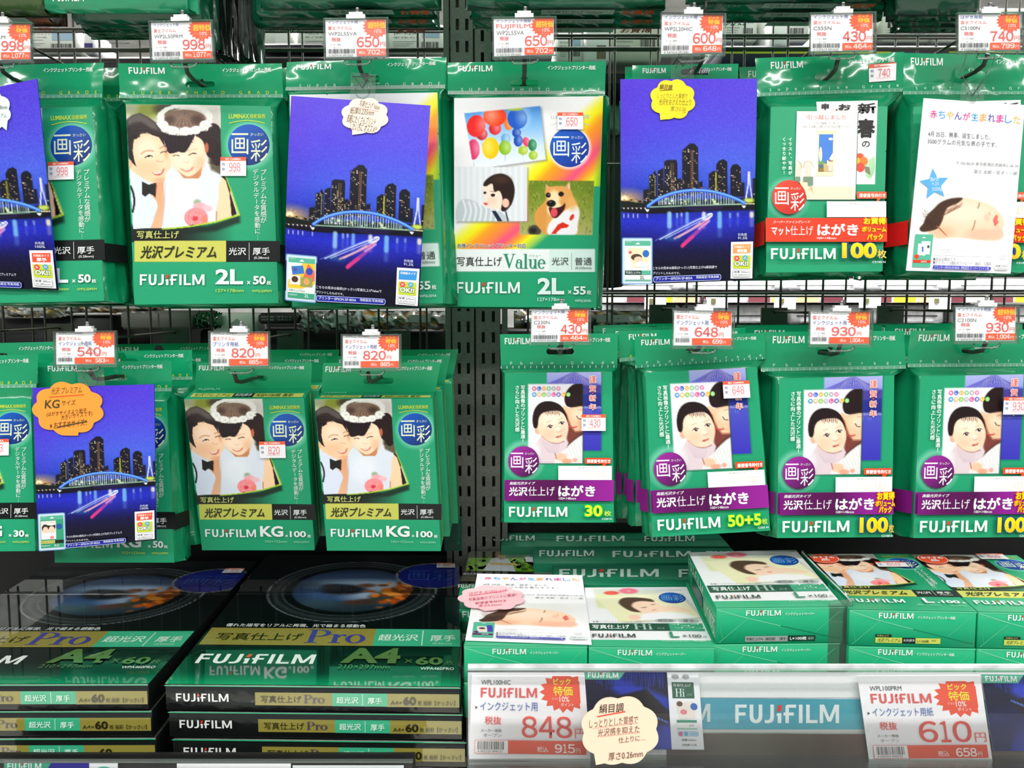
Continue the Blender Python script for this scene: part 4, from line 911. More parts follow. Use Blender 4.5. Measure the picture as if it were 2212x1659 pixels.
def print_matte(pr, stick=None):
    pr.z(4.148, 1640, 200).part('front_panel')
    P = Paint(1650, 226, 1920, 592, 3.0, GREEN); d = np.hypot(P.X-1702, P.Y-428); P.blend(np.clip(1-np.abs(d-37)/13, 0, 1)*.6, (160, 225, 200)); pr.z(1, 0, 0).raster(P); pr.z(4.148, 1640, 200)
    pr.part('greeting_card').poly([(512, 84), (1060, 72), (1036, 822), (868, 822), (880, 200), (520, 200)], (246, 246, 246))
    pr.ell(985, 640, 52, 130, (205, 232, 200), (150, 205, 150), n=30); pr.ell(960, 540, 70, 60, (246, 246, 246)); 
    for a, b, rx, ry, c in ((900, 575, 36, 32, (236, 90, 60)), (936, 615, 36, 40, (240, 130, 60)), (905, 670, 38, 44, (232, 80, 60)), (880, 610, 22, 26, (248, 190, 60))): pr.ell(a, b, rx, ry, c, n=20)
    pr.poly([(940, 660), (985, 670), (996, 740), (950, 710)], (130, 130, 110))
    pr.text('新', 880, 96, 1046, 190, (30, 28, 28), 0.03, rot=-3); pr.text('春', 876, 236, 1034, 408, (30, 28, 28), 0.035); pr.text('の', 918, 436, 988, 490, (40, 38, 38), 0.01)
    pr.text('お', 706, 106, 820, 160, (30, 28, 28), 0.03); pr.text('申', 556, 100, 622, 160, (30, 28, 28), 0.03); pr.ell(690, 158, 9, 7, (150, 60, 40))
    pr.part('moving_card').poly([(340, 178), (884, 178), (862, 968), (424, 966), (424, 960)], (50, 110, 84)); pr.poly([(334, 172), (878, 172), (856, 960), (420, 960), (424, 800), (316, 798)], (252, 250, 244))
    pr.poly([(424, 846), (846, 846), (842, 958), (420, 958)], (250, 236, 196)); pr.poly([(316, 798), (424, 800), (422, 940), (400, 880), (360, 810)], (250, 234, 190))
    pr.text('引っ越しました', 426, 204, 776, 246, (226, 96, 80)); pr.text('このたび転居いたしました', 484, 268, 712, 290, (150, 150, 150)); pr.text('お近くにお越しの際には ぜひお立ち寄りください', 386, 298, 818, 320, (150, 150, 150))
    pr.poly([(512, 346), (684, 346), (682, 362), (514, 362)], (245, 224, 170)); pr.poly([(518, 362), (676, 362), (662, 750), (498, 750), (516, 700)], (250, 236, 190)); pr.poly([(532, 378), (658, 378), (652, 712), (524, 712)], (70, 128, 214), up=1)
    pr.ell(545, 560, 14, 70, (250, 240, 200), n=18); pr.ell(636, 420, 20, 12, (240, 246, 252), n=14); pr.poly([(620, 600), (656, 540), (652, 620)], (250, 246, 230))
    for a, b, c, d_, cl in ((524, 620, 580, 660, (110, 160, 90)), (524, 650, 570, 712, (90, 110, 130)), (570, 640, 612, 712, (206, 180, 120)), (600, 612, 654, 660, (236, 220, 190)), (612, 660, 650, 710, (222, 214, 200)), (530, 680, 572, 712, (150, 120, 60)), (616, 612, 654, 622, (160, 110, 70))): pr.rect(a, b, c, d_, cl)
    for x0 in (322, 388):
        pr.line(arc(x0+44 if x0 > 350 else x0+10, 680, 44, 62, 180 if x0 > 350 else 270, 360, 14), 5, (190, 170, 120)); 
        for k in range(5): pr.line([((x0+(16 if x0 > 350 else 0))+k*12, 640), ((x0+(16 if x0 > 350 else 0))+k*12, 756)], 3, (196, 176, 130), up=0)
        pr.rect(x0+(0 if x0 > 350 else -6), 758, x0+(88 if x0 > 350 else 40), 800, (120, 146, 120))
    pr.rect(430, 796, 476, 836, (120, 146, 130)); pr.line([(430, 870), (474, 872)], 4, (196, 176, 130)); pr.line([(452, 830), (450, 870)], 5, (196, 176, 130)); pr.line([(462, 836), (474, 910)], 5, (196, 176, 130))
    pr.part('lettering').vtext('イラスト、写真が', 270, 405, 745, 34, WH, 0.02); pr.vtext('くっきり鮮やか！', 214, 405, 745, 34, WH, 0.02)
    emblem(pr, 258, 942, 152, (226, 74, 50), (190, 36, 26), (240, 240, 240))
    pr.part('tag_balloon').rring(862, 894, 1126, 956, 10, 0, WH, (232, 96, 60)); pr.poly([(1046, 952), (1078, 952), (1022, 1018)], (232, 96, 60)); pr.text('郵便番号枠付き', 884, 910, 1116, 946, (252, 236, 226), 0.03)
    pr.part('postcard_sample').rect(594, 980, 1122, 1122, (244, 246, 240))
    for i in range(7): x = 832+i*36+(10 if i > 2 else 0); pr.rring(x, 1038, x+28, 1084, 2, 2, (240, 225, 205))
    pr.text('郵便はがき', 796, 994, 950, 1010, (205, 205, 205))
    pr.part('title_band').rect(46, 1130, 1128, 1342, (236, 62, 34)); pr.part('lettering')
    pr.text('スーパーファイングレード', 112, 1152, 440, 1178, WH, 0.01, 0.2); pr.text('マット', 98, 1208, 262, 1284, WH, 0.03); pr.text('仕上げ', 266, 1200, 470, 1284, WH, 0.0); pr.text('はがき', 506, 1180, 872, 1288, WH, 0.035); pr.text('100×148mm', 504, 1300, 674, 1320, WH, 0.01)
    for t, x0, y0, x1, y1 in (('お買得', 918, 1130, 1118, 1188), ('ボリューム', 902, 1210, 1120, 1254), ('パック', 948, 1276, 1086, 1328)): pr.text(t, x0-8, y0-8, x1+4, y1+8, (236, 110, 20), 0.10)
    for t, x0, y0, x1, y1 in (('お買得', 918, 1130, 1114, 1188), ('ボリューム', 902, 1210, 1116, 1254), ('パック', 948, 1276, 1086, 1328)): pr.text(t, x0, y0, x1, y1, (254, 228, 20), 0.04)
    pr.part('brand_lettering').logo(90, 1402, 666, 1498, (226, 242, 238))
    big_count(pr, 722, 1352, 1032, 1492, 1116)
    pr.part('lettering').text('CS100 N', 990, 1516, 1106, 1534, WH, 0.01)
    pr.z(1, 0, 0)

# ------------------------------------------------------------ bags and boxes
def pouch(root, PAN, HL, HR, n, D, fin=(0.006, 0.012), col=GBODY, name='bag', seed=1, crush=1.0):
    """film bag around a stack of sheets: seam line HL-HR above, shoulders, four-sided body, end seam"""
    r = np.random.default_rng(seed); TL, TR, BR, BL = [np.asarray(p, float) for p in PAN]; HL = np.asarray(HL, float); HR = np.asarray(HR, float)
    nF, nS = 9, 4
    def ring(L, Rr, d, e0, e1, jit):
        L = np.asarray(L); Rr = np.asarray(Rr); u = (Rr-L)/np.linalg.norm(Rr-L); out = []
        for i in range(nF): out.append(L+(Rr-L)*i/(nF-1))
        for k in range(nS): t = (k+1)/(nS+1); out.append(Rr+u*e1*(t**1.4+0.25*math.sin(t*9+seed))-n*d*t+r.normal(0, jit, 3))
        for i in range(nF): out.append(Rr+u*e1*0.9-n*d+(L-u*e0*0.9-Rr-u*e1*0.9)*i/(nF-1))
        for k in range(nS): t = 1-(k+1)/(nS+1); out.append(L-u*e0*(t**1.4+0.25*math.sin(t*8+seed))-n*d*t+r.normal(0, jit, 3))
        return np.array(out)
    j = 0.0006*crush; rows = []
    m = n*(-D*0.45)
    def flat(a, b): return ring(a, b, 0.0008, 0, 0, 0)
    rows.append(flat(HL, HR))
    rows.append(0.45*flat(HL, HR)+0.55*ring(TL, TR, D, fin[0], fin[1], 0)+r.normal(0, j, (2*nF+2*nS, 3)))
    for t in (0, 0.05, 0.2, 0.38, 0.56, 0.74, 0.9, 1.0):
        rows.append(ring(TL+(BL-TL)*t, TR+(BR-TR)*t, D, fin[0], fin[1], j*(0.5+t)))
    dn = (BL-TL)/np.linalg.norm(BL-TL)
    a, b = BL-n*D*.55+dn*0.0015, BR-n*D*.55+dn*0.0015; u = (b-a)/np.linalg.norm(b-a)
    rows.append(ring(a-u*fin[0]*.3, b+u*fin[1]*.8, 0.0016, 0, 0, j))
    V = np.vstack(rows); N = 2*nF+2*nS; T = []
    for i in range(len(rows)-1):
        for k in range(N): p = i*N+k; q = i*N+(k+1) % N; T += [[p, p+N, q+N], [p, q+N, q]]
    c = len(V)-N
    for k in range(1, N-1): T.append([c, c+k+1, c+k]); 
    b_ = MB(); b_.add(V, T, lin(col)); return b_.build(name, M_FILM, root, True)

def header(root, S, wpx_, hpx, hole, seed, texts, mat=None, col=GHEAD, seal=(150, 210, 185), hole_w=64, hole_h=13, ridge=True, name='hang_header'):
    """hole = (x, y) in header px; a flat film or card flap with its slot cut out"""
    nx, ny = 72, 18; pts = []; W_, H_ = wpx_, hpx
    pts += [(x, 0.0) for x in np.linspace(0, W_, nx)] + [(W_, y) for y in np.linspace(0, H_, ny)[1:]] + [(x, H_) for x in np.linspace(W_, 0, nx)[1:]] + [(0.0, y) for y in np.linspace(H_, 0, ny)[1:-1]]
    no = len(pts); hp = []
    if hole:
        hx, hy = hole; a, b = hole_w/2, hole_h/2
        hp = [(hx+a-b+b*math.cos(t), hy+b*math.sin(t)) for t in np.linspace(-math.pi/2, math.pi/2, 8)] + \
             [(hx+a*f*0.55, hy+b*(1-0.0*f)) for f in (0.6, 0, -0.6)] + [(hx-a+b+b*math.cos(t), hy+b*math.sin(t)) for t in np.linspace(math.pi/2, 3*math.pi/2, 8)] + \
             [(hx-a*.3, hy-b), (hx-a*.16, hy-b*1.9), (hx+a*.16, hy-b*1.9), (hx+a*.3, hy-b)]
    ho = np.array(hp) if hole else None
    for x in np.linspace(0, W_, nx)[1:-1]:
        for y in np.linspace(0, H_, ny)[1:-1]:
            if hole and abs(x-hole[0]) < hole_w/2+3 and abs(y-hole[1]) < hole_h+1.5: continue
            pts.append((x, y))
    base = pts[:no]; rest = pts[no:]
    allp = base+hp+rest
    E = [(i, (i+1) % no) for i in range(no)] + [(no+i, no+(i+1) % len(hp)) for i in range(len(hp))]
    vs, _, fs, _, _, _ = delaunay_2d_cdt([Vector(p) for p in allp], E, [], 1, 1e-4)
    V2 = np.array([[v.x, v.y] for v in vs]); F = []
    for f in fs:
        c = V2[list(f)].mean(0)
        if hole and inside(ho, np.array([c[0]]), np.array([c[1]]))[0]: continue
        F.append(list(f)[::-1] if True else f)
    F = [t for f in F for t in ([[f[0], f[i], f[i+1]] for i in range(1, len(f)-1)])]
    V = S(V2/np.array([W_, H_]), 0.0); b = MB(); b.add(V, F, lin(col))
    o = b.build(name, mat or M_FILMB, root, True)
    pr = Print([(0, 0), (W_, 0), (W_, H_), (0, H_)], S, 0.0002)
    pr.part('header_lettering'); texts(pr)
    if ridge:
        pr.part('heat_seal'); n = int(W_/2.6); pr.up(2)
        for i in range(n):
            x = W_*i/n; pr.put([(x, H_-6.5), (x+1.3, H_-6.5), (x+1.0, H_-1), (x-.3, H_-1)], [[0, 1, 2], [0, 2, 3]], lin(seal if (i*7) % 5 else (210, 240, 228)))
        pr.rect(0, H_-8.2, W_, H_-7.4, seal)
    pr.build(M_FRONT, root, {'heat_seal': 'ribbed pale seal line below the header'} if ridge else None); return o

def wavefn(seed, amp, W=0.17):
    r = np.random.default_rng(seed); ks = [(r.uniform(4, 9), r.uniform(-5, 5), r.uniform(0, 6.28), 0.45), (r.uniform(12, 18), r.uniform(3, 9), r.uniform(0, 6.28), 0.22), (r.uniform(22, 36), r.uniform(-9, 9), r.uniform(0, 6.28), 0.08), (r.uniform(1, 3), r.uniform(1, 3), r.uniform(0, 6.28), 1.0)]
    def f(s, t): return amp*sum(a*np.sin(k*s+l*t+p) for k, l, p, a in ks)*(1-t)**0.6
    return f
GRADE = {'S': 'SUPER PHOTO GRADE', 'P': 'Photo Grade', 'F': 'Super Fine Grade'}
def head_texts(kind, col=WH, w=354, h=75, logo=True, right=True, ink=LIME, lx=22):
    def f(pr):
        if logo: pr.logo(lx, h*.11, lx+w*.218, h*.29, col)
        if right: pr.text('インクジェットプリンター用紙', w*.63, h*.12, w*.935, h*.25, col, 0.02)
        if kind: pr.spaced(GRADE[kind], w*.09, w*.96, h*.84, 7.0 if kind == 'S' else 6.5, ink, 0.01)
    return f

def slide(q, dx, dy, dz): return [np.asarray(p)+np.array([dx, dy, dz]) for p in q]
def bag_pack(name, label, group, HQ, PQ, Y, D, printer, tq, hole, kind='S', fin=(0.006, 0.012), seed=1, ink=LIME, seal=(150, 210, 185), amp=0.0014,
             col=GBODY, hYoff=None, cat='paper pack', headcol=GHEAD, hw=None, lx=22, right=True, auto=True, hhole=13, dY=0):
    pan = quad_at(PQ, Y, auto=auto); hy = Y+(D*0.42 if hYoff is None else hYoff)
    hd = quad_at(HQ, hy); n = Quad(pan).n
    root = thing(name, label, cat, (pan[2]+pan[3])/2, group)
    pouch(root, pan, hd[3], hd[2], n, D, fin, col, seed=seed)
    W_ = hw or (HQ[1][0]-HQ[0][0]); H_ = HQ[3][1]-HQ[0][1]
    S = Quad(hd, wavefn(seed, amp)); hw_ = 64 if kind == 'S' else 60
    header(root, S, W_, H_, hole, seed, head_texts(kind, w=W_, h=H_, ink=ink, lx=lx, right=right), col=headcol, seal=seal, hole_w=hw_, hole_h=hhole)
    if printer:
        pr = Print(tq, Quad(pan), 0.0004); printer(pr)
        pr.build(M_FRONT, root, {'price_sticker': 'white price sticker with a red stripe', 'cover_photo': 'printed photo of a boy in a bow tie and a girl with a flower crown',
                 'family_photo': 'printed photo of a baby kissed on the cheek', 'mountain_card': 'printed card with a blue snow-capped mountain', 'dog_photo': 'printed photo of a tan dog on grass',
                 'toddler_photo': 'printed photo of a toddler looking back', 'balloon_photo': 'printed photo of balloons in the sky', 'round_emblem': 'round emblem'})
    return root, hd, pan
def bag_behind(name, label, group, hd, pan, shift, D, hole=None, W_=354, H_=75, seed=5, fin=(0.006, 0.012), stripes=None, kind='S', col=GBODY, cat='paper pack', texts=True):
    hd = slide(hd, *shift); pan = slide(pan, *shift); n = Quad(pan).n
    root = thing(name, label, cat, (pan[2]+pan[3])/2, group)
    pouch(root, pan, hd[3], hd[2], n, D, fin, col, seed=seed)
    header(root, Quad(hd, wavefn(seed, 0.001)), W_, H_, hole, seed, head_texts(kind if texts else None, w=W_, h=H_), hole_w=100, hole_h=32)
    if stripes:
        q = Quad(pan); b = MB()
        for (t0, t1, c) in stripes:     # printed band running round on to the side of the bag
            u = (q.c[1]-q.c[0]); u = u/np.linalg.norm(u)
            A, B = q.p(1, t0, .0005), q.p(1, t1, .0005); b.quad(q.p(0, t0, .0005), A, B, q.p(0, t1, .0005), c)
            A2 = q.p(0, t0, .0005); B2 = q.p(0, t1, .0005); b.quad(A2, B2, B2-n*D*.8-u*fin[0]*1.1, A2-n*D*.8-u*fin[0]*1.1, c)
        b.build('title_band', M_CARD, root)
    return root

def stripes_on(root, pan, D, fin, S, name='side_band'):
    q = Quad(pan); n = q.n; u = (q.c[1]-q.c[0]); u = u/np.linalg.norm(u); b = MB()
    for (t0, t1, c, side) in S:
        if side == 'r': A, B = q.p(1, t0, .0004), q.p(1, t1, .0004); e = u*fin[1]
        else: A, B = q.p(0, t0, .0004), q.p(0, t1, .0004); e = -u*fin[0]
        k = 6; P = [A*(1-i/k)+(A-n*D+e)*i/k+(e/np.linalg.norm(e))*0.0022 for i in range(k)]; Q = [B*(1-i/k)+(B-n*D+e)*i/k+(e/np.linalg.norm(e))*0.0022 for i in range(k)]
        for i in range(k-1): b.quad(P[i], P[i+1], Q[i+1], Q[i], c)
    b.build(name, M_CARD, root)

# ------------------------------------------------------------ hooks and price cards
YG = 0.965
def peg_hook(label, X, zl, Yt, zt=None, cat='hook', up=None, arm=True):
    root = thing('peg_hook', label, cat, (X, YG, zl), 'double-wire hooks on the wire grid')
    zu = zl+0.036
    solid('lower_arm', M_WIRE, root, lambda b: b.tube([(X, YG-.004, zl), (X, YG-.03, zl), (X, Yt+.03, zl), (X, Yt+.016, zl+.002), (X, Yt+.010, zl+.010)], 0.0019, (60, 60, 58)), True)
    solid('upper_arm', M_WIRE, root, lambda b: b.tube([(X, YG-.004, zl-.006), (X, YG-.006, zu-.006), (X, YG-.012, zu), (X, YG-.03, zu), (X, Yt+.012, zu), (X, Yt+.006, zu+.004), (X, Yt+.004, (zt or zu+.012))], 0.0012, (60, 60, 58)), True)
    solid('back_plate', M_WIRE, root, lambda b: b.box((X-.014, YG-.010, zl-.02), (X+.014, YG-.006, zu+.004), (60, 60, 58)))
    return root

def star_burst(cx, cy, rx, ry, n=22, k=0.82, a0=0):
    return [(cx+(rx if i % 2 else rx*k)*math.cos(math.radians(a0)+i*math.pi/n), cy+(ry if i % 2 else ry*k)*math.sin(math.radians(a0)+i*math.pi/n)) for i in range(2*n)]
RED = (238, 92, 84); ORED = (242, 98, 60); BLU = (84, 96, 170); GRY = (120, 120, 124)
def price_print(pr, L, price, tax, burst='ビック', oc=ORED, seed=1, code=None, wide=False, clip=0):
    """card template 0..135 x 0..88"""
    pr.part('price_paper').rect(2, 1, 133, 84, (244, 245, 246))
    B = [p for p in star_burst(112, 17, 30, 26, 20)]; B = [(min(p[0], 132), max(p[1], 1)) for p in B]
    pr.part('special_offer_burst').poly(B, oc)
    pr.part('price_lettering')
    if burst == 'ビック': pr.text('ビック', 103, 3, 124, 9, (252, 224, 60), 0.03); pr.text('特価', 102, 10, 126, 21, (252, 224, 60), 0.02)
    else: pr.text('超特価', 94, 7, 132, 21, (252, 216, 50), 0.02)
    pr.text('10%', 108, 23, 124, 31, (255, 240, 235), 0.0); pr.text('さらに', 96, 25, 105, 28, (255, 200, 190)); pr.text('ポイント', 106, 33, 122, 36, (255, 220, 210))
    for (t, y0, y1, x1, c) in L: pr.text(t, 8, y0, x1, y1, c, 0.0)
    pr.text('税抜', 15, 40, 35, 49, (238, 110, 110), 0.01)
    pr.text('メーカー価格', 11, 54, 35, 58, (130, 130, 130)); pr.text('オープン', 19, 61, 35, 65, (130, 130, 130))
    px = (68, 40) if wide else (52, 40)
    if wide: pr.digits(price, 70, 40, 118, 62, (238, 96, 88), .012); pr.text('円', 120, 51, 131, 61, (238, 130, 116), 0.0)
    else: pr.digits(price, 50, 40, 102, 62, (238, 96, 88), .012); pr.text('円', 105, 52, 115, 62, (238, 130, 116), 0.0)
    bx = 69 if wide else 44
    pr.barcode(7, 66, bx-4, 76, (90, 90, 96), seed, 26 if wide else 18)
    if wide: pr.text(code or '4 547410 091045', 8, 78, bx-8, 83, (120, 120, 120), 0.0)
    pr.part('tax_bar').rect(bx, 66, 132.5, 82, oc)
    pr.part('price_lettering').text('税込', 74 if wide else 68, 71, 88 if wide else 82, 78, (255, 240, 236), 0.01); pr.digits(tax, 92 if wide else 90, 68.5, 120 if wide else 112, 79, (255, 244, 240), 0.025); pr.text('円', 122 if wide else 114, 72.5, 129 if wide else 120, 79, (255, 240, 236))

def price_card(label, q, Y, L, price, tax, **kw):
    C = quad_at(q, Y); S = Quad(C); root = thing('price_card', label, 'price tag', (C[2]+C[3])/2, 'price cards clipped to the hooks')
    pr = Print([(0, 0), (135, 0), (135, 88), (0, 88)], S, -0.0008, 0.00002); price_print(pr, L, price, tax, **kw); pr.build(M_CARD, root)
    def sleeve(b):      # thin clear pocket with a thicker rim
        f = lambda s, t, h: S.p(s, t, h)
        for (s0, s1, t0, t1) in ((-.012, 1.03, .965, 1.04), (1.0, 1.03, 0, .965), (-.012, .006, 0, .965), (-.012, 1.03, -.03, 0.0)):
            P = [f(s0, t1, -.0022), f(s1, t1, -.0022), f(s1, t0, -.0022), f(s0, t0, -.0022), f(s0, t1, .0014), f(s1, t1, .0014), f(s1, t0, .0014), f(s0, t0, .0014)]; b.hexa(P, (225, 232, 228))
    solid('pocket_rim', M_TAB, root, sleeve)
    solid('clear_front', M_CLEAR, root, lambda b: b.quad(S.p(0, 0, .0012), S.p(1, 0, .0012), S.p(1, 1, .0012), S.p(0, 1, .0012), (240, 240, 240)))
    def clip(b):
        for (s0, s1, t0, t1, h0, h1) in ((.36, .66, -.10, .0, -.004, .002), (.40, .62, -.17, -.09, -.0045, .001), (.47, .55, -.02, .1, -.005, -.003)):
            P = [S.p(s0, t1, h0), S.p(s1, t1, h0), S.p(s1, t0, h0), S.p(s0, t0, h0), S.p(s0, t1, h1), S.p(s1, t1, h1), S.p(s1, t0, h1), S.p(s0, t0, h1)]; b.hexa(P, (240, 240, 240))
    solid('clip', M_WHITE, root, clip, label='white plastic clip')
    solid('tip_cap', M_CHROME, root, lambda b: b.tube([S.p(.53, -.30, -.002), S.p(.53, -.28, -.002), S.p(.53, -.15, -.002)], 0.0016, (200, 200, 200)), True)
    solid('bottom_loop', M_TAB, root, lambda b: b.tube([S.p(.33, 1.02, 0), S.p(.31, 1.10, 0), S.p(.34, 1.15, 0), S.p(.62, 1.15, 0), S.p(.70, 1.12, 0), S.p(.74, 1.02, 0)], 0.0011, (230, 235, 235)), True)
    return root

def cloud(cx, cy, rx, ry, tail, n=8, amp=.12, ph=0.3):
    P = []
    for i in range(96):
        a = i/96*2*math.pi; k = 1-amp+amp*abs(math.sin(a*n/2+ph)); P.append((cx+rx*k*math.cos(a), cy+ry*k*math.sin(a)))
    P = np.array(P); i = int(np.argmin(np.hypot(P[:, 0]-tail[2], P[:, 1]-tail[3]))); P = P.tolist()
    return [tuple(p) for p in P[:i-2]]+[(tail[0], tail[1])]+[tuple(p) for p in P[i+3:]]
def note(pr_root, S, tq, cfg, thick=0.0006, h=0.0012):
    """hand-written paper speech bubble, cut out, real thickness; part of the card it is stuck to"""
    pts = cloud(*cfg['shape'], cfg['tail'], **cfg.get('cl', {})); H = homography(tq, [(0, 0), (1, 0), (1, 1), (0, 1)]); st = hmap(H, pts)
    A = S(st, h); B = S(st, h-thick); T = [list(t) for t in tessellate_polygon([[Vector((p[0], p[1], 0)) for p in pts]])]
    b = MB(); b.add(A, T, lin(cfg['col'])); n = len(pts); V = np.vstack([A, B]); F = []
    for i in range(n): j = (i+1) % n; F += [[i, j, n+j], [i, n+j, n+i]]
    b.add(V, F, lin([c*.9 for c in cfg['col']])); o = b.build('speech_bubble_note', M_CARD, pr_root); o['label'] = cfg['label']
    pr = Print(tq, S, h+.0001, 0.00003); pr.part('handwriting')
    for (t, x0, y0, x1, y1, c, *r) in cfg['lines']:
        mx, my = cfg['shape'][:2]; x0, x1 = mx+(x0-mx)*.9, mx+(x1-mx)*.88; y0, y1 = my+(y0-my)*.93, my+(y1-my)*.93
        if t == '_': pr.line([(x0, y0), (x1, y1)], r[0], c)
        else: pr.text(t, x0, y0, x1, y1, c, r[1] if len(r) > 1 else 0.0, rot=r[0] if r else 0, skew=.12)
    ob = pr.build(M_CARD, o if False else pr_root); 
    for k, v in ob.items():
        v.parent = o; 
    return o

CITYQ = [(1340, 171), (1635.6, 170), (1627, 605), (1342, 616)]
def city_card(label, q, Y, sample, okcol, thick, note_cfg=None, st=1.6, tab=(.42, .6), white='91.5%', ntq=None, Yb=None, bend=0.0):
    C = quad_at(q, Y, Yb) ; wv = (lambda s, t: bend*np.sin(np.pi*np.clip(t, 0, 1))) if bend else None
    S = Quad(C, wv); root = thing('sample_print_card', label, 'sample card', (C[2]+C[3])/2, 'sample cards of a city at night')
    def board(b):
        P = [S.p(0, 1, -.0012), S.p(1, 1, -.0012), S.p(1, 0, -.0012), S.p(0, 0, -.0012), S.p(0, 1, -.0001), S.p(1, 1, -.0001), S.p(1, 0, -.0001), S.p(0, 0, -.0001)]; b.hexa(P, (30, 80, 190), {1: (40, 60, 170)})
    if not bend: solid('board', M_CARD, root, board)
    pr = Print(CITYQ, S, 0.0001); pr.part('night_city_photo'); pr.raster(paint_city(st))
    pr.z(3.606, 1320, 160)
    # thumbnail of the pack
    pr.part('pack_thumbnail').rring(84, 1278, 328, 1640, 14, 0, WH, (110, 150, 200)); pr.rring(92, 1286, 320, 1632, 10, 0, WH, (200, 222, 236)); pr.rect(108, 1304, 312, 1612, (236, 240, 240)); pr.rect(108, 1304, 312, 1342, (90, 180, 150)); pr.poly([(190, 1330), (230, 1330), (222, 1322), (212, 1314), (200, 1322)], (240, 250, 245)); pr.text('FUJIFILM', 118, 1308, 160, 1316, WH)
    if sample == 'hi':
        pr.poly([(128, 1360), (230, 1356), (300, 1380), (300, 1500), (170, 1512)], (236, 226, 190)); pr.ell(200, 1430, 44, 26, (90, 66, 50), n=20); pr.ell(215, 1446, 34, 22, (246, 208, 180), n=20); pr.ell(240, 1485, 60, 22, (246, 246, 250), n=20)
        pr.ell(274, 1402, 26, 28, (50, 110, 190), n=20); pr.ell(150, 1392, 14, 10, (226, 90, 90), n=10); pr.rect(108, 1532, 240, 1564, (24, 60, 50)); pr.rect(240, 1532, 312, 1564, (90, 180, 150)); pr.text('写真仕上げHi', 114, 1538, 230, 1558, WH); pr.text('2L', 226, 1572, 264, 1596, (60, 66, 60)); pr.rect(108, 1602, 312, 1610, (90, 180, 150))
    elif sample == 'value':
        pr.poly([(220, 1342), (312, 1342), (312, 1500), (150, 1560), (108, 1560), (108, 1480)], (250, 200, 60)); pr.poly([(260, 1342), (312, 1400), (312, 1470), (200, 1520)], (250, 110, 90)); pr.poly([(130, 1372), (220, 1360), (232, 1420), (140, 1436)], (60, 120, 200)); pr.ell(160, 1395, 16, 16, (80, 90, 160), n=12); pr.ell(270, 1402, 26, 28, (50, 80, 180), n=20)
        pr.rect(120, 1440, 200, 1510, (236, 230, 224)); pr.ell(160, 1470, 26, 24, (80, 50, 40), n=16); pr.rect(205, 1450, 296, 1520, (150, 160, 80)); pr.ell(250, 1482, 24, 26, (222, 160, 100), n=16); pr.rect(108, 1540, 312, 1572, (226, 236, 230)); pr.text('写真仕上げValue', 114, 1546, 240, 1564, (30, 60, 50)); pr.rect(108, 1572, 312, 1612, (60, 160, 124)); pr.text('FUJIFILM', 116, 1584, 180, 1598, WH); pr.text('2L', 236, 1578, 272, 1602, WH)
    else:
        pr.rect(108, 1342, 312, 1612, (50, 160, 120)); pr.rect(112, 1352, 246, 1530, (226, 222, 216)); pr.ell(150, 1420, 30, 36, (60, 44, 40), n=18); pr.ell(154, 1436, 24, 28, (244, 206, 176), n=18); pr.ell(206, 1408, 36, 40, (50, 34, 34), n=18); pr.ell(206, 1384, 36, 14, (238, 236, 230), n=18); pr.ell(208, 1432, 25, 28, (248, 212, 184), n=18); pr.rect(118, 1470, 246, 1530, (232, 234, 240)); pr.ell(210, 1512, 18, 16, (240, 140, 140), n=14)
        pr.ell(274, 1410, 26, 26, (30, 90, 170), n=20); pr.rect(108, 1540, 312, 1570, (30, 34, 30)); pr.rect(108, 1540, 236, 1570, (198, 200, 100)); pr.text('光沢プレミアム', 114, 1546, 230, 1564, (50, 50, 20)); pr.text('FUJIFILM', 116, 1584, 190, 1600, WH); pr.text('KG', 232, 1578, 272, 1602, WH)
    # spec label
    pr.part('spec_label').poly([(936, 1312), (1104, 1308), (1098, 1592), (932, 1594)], (236, 240, 240) if okcol != 'g' else (120, 200, 160)); pr.rect(944, 1320, 1094, 1586, (232, 236, 238))
    oc = {'o': (240, 160, 90), 'b': (60, 150, 220), 'r': (232, 84, 60)}[okcol if okcol in 'obr' else 'b']
    pr.poly([(952, 1332), (1088, 1328), (1082, 1398), (950, 1402)], oc); pr.text('印画紙タイプ', 962, 1340, 1076, 1360, (255, 246, 235), 0.02)
    if sample != 'value': pr.text({'hi': '絹目調', 'premium': '厚手'}[sample], 982, 1366, 1056, 1394, (255, 250, 240), 0.04)
    pr.rring(950, 1416, 1084, 1516, 8, 0, WH, (200, 214, 60)); pr.text('OK!!', 958, 1456, 1072, 1500, (80, 120, 40), 0.12); pr.text('OK!!', 962, 1460, 1068, 1496, (250, 252, 250), 0.035); pr.ell(980, 1438, 20, 20, (230, 60, 80), n=18); pr.ell(1042, 1434, 20, 20, (90, 170, 220), n=18); pr.text('顔料', 970, 1428, 990, 1448, WH); pr.text('染料', 1032, 1424, 1052, 1444, WH)
    pr.rring(950, 1528, 1078, 1580, 8, 2, (120, 120, 130), (246, 248, 250)); pr.text('紙厚 '+thick[0], 958, 1534, 1070, 1552, (70, 70, 80), 0.01); pr.text(thick[1], 960, 1558, 1068, 1576, (110, 110, 120))
    pr.part('caption_lettering').text('白色度', 988, 1244, 1056, 1266, (190, 196, 220), 0.02); pr.text(white, 986, 1272, 1058, 1292, (190, 196, 220), 0.02)
    cap = {'hi': 'こちらの見本は画彩(かっさい)写真仕上げHi絹目調で', 'value': 'こちらの見本は画彩(かっさい)写真仕上げValueで', 'premium': 'こちらの見本は画彩(かっさい)写真仕上げ光沢プレミアムで'}[sample]
    pr.text(cap, 328, 1498, 826, 1524, (216, 218, 232), 0.01, rot=-1.2); pr.text('プリントしたものです。', 328, 1542, 540, 1562, (216, 218, 232), 0.01)
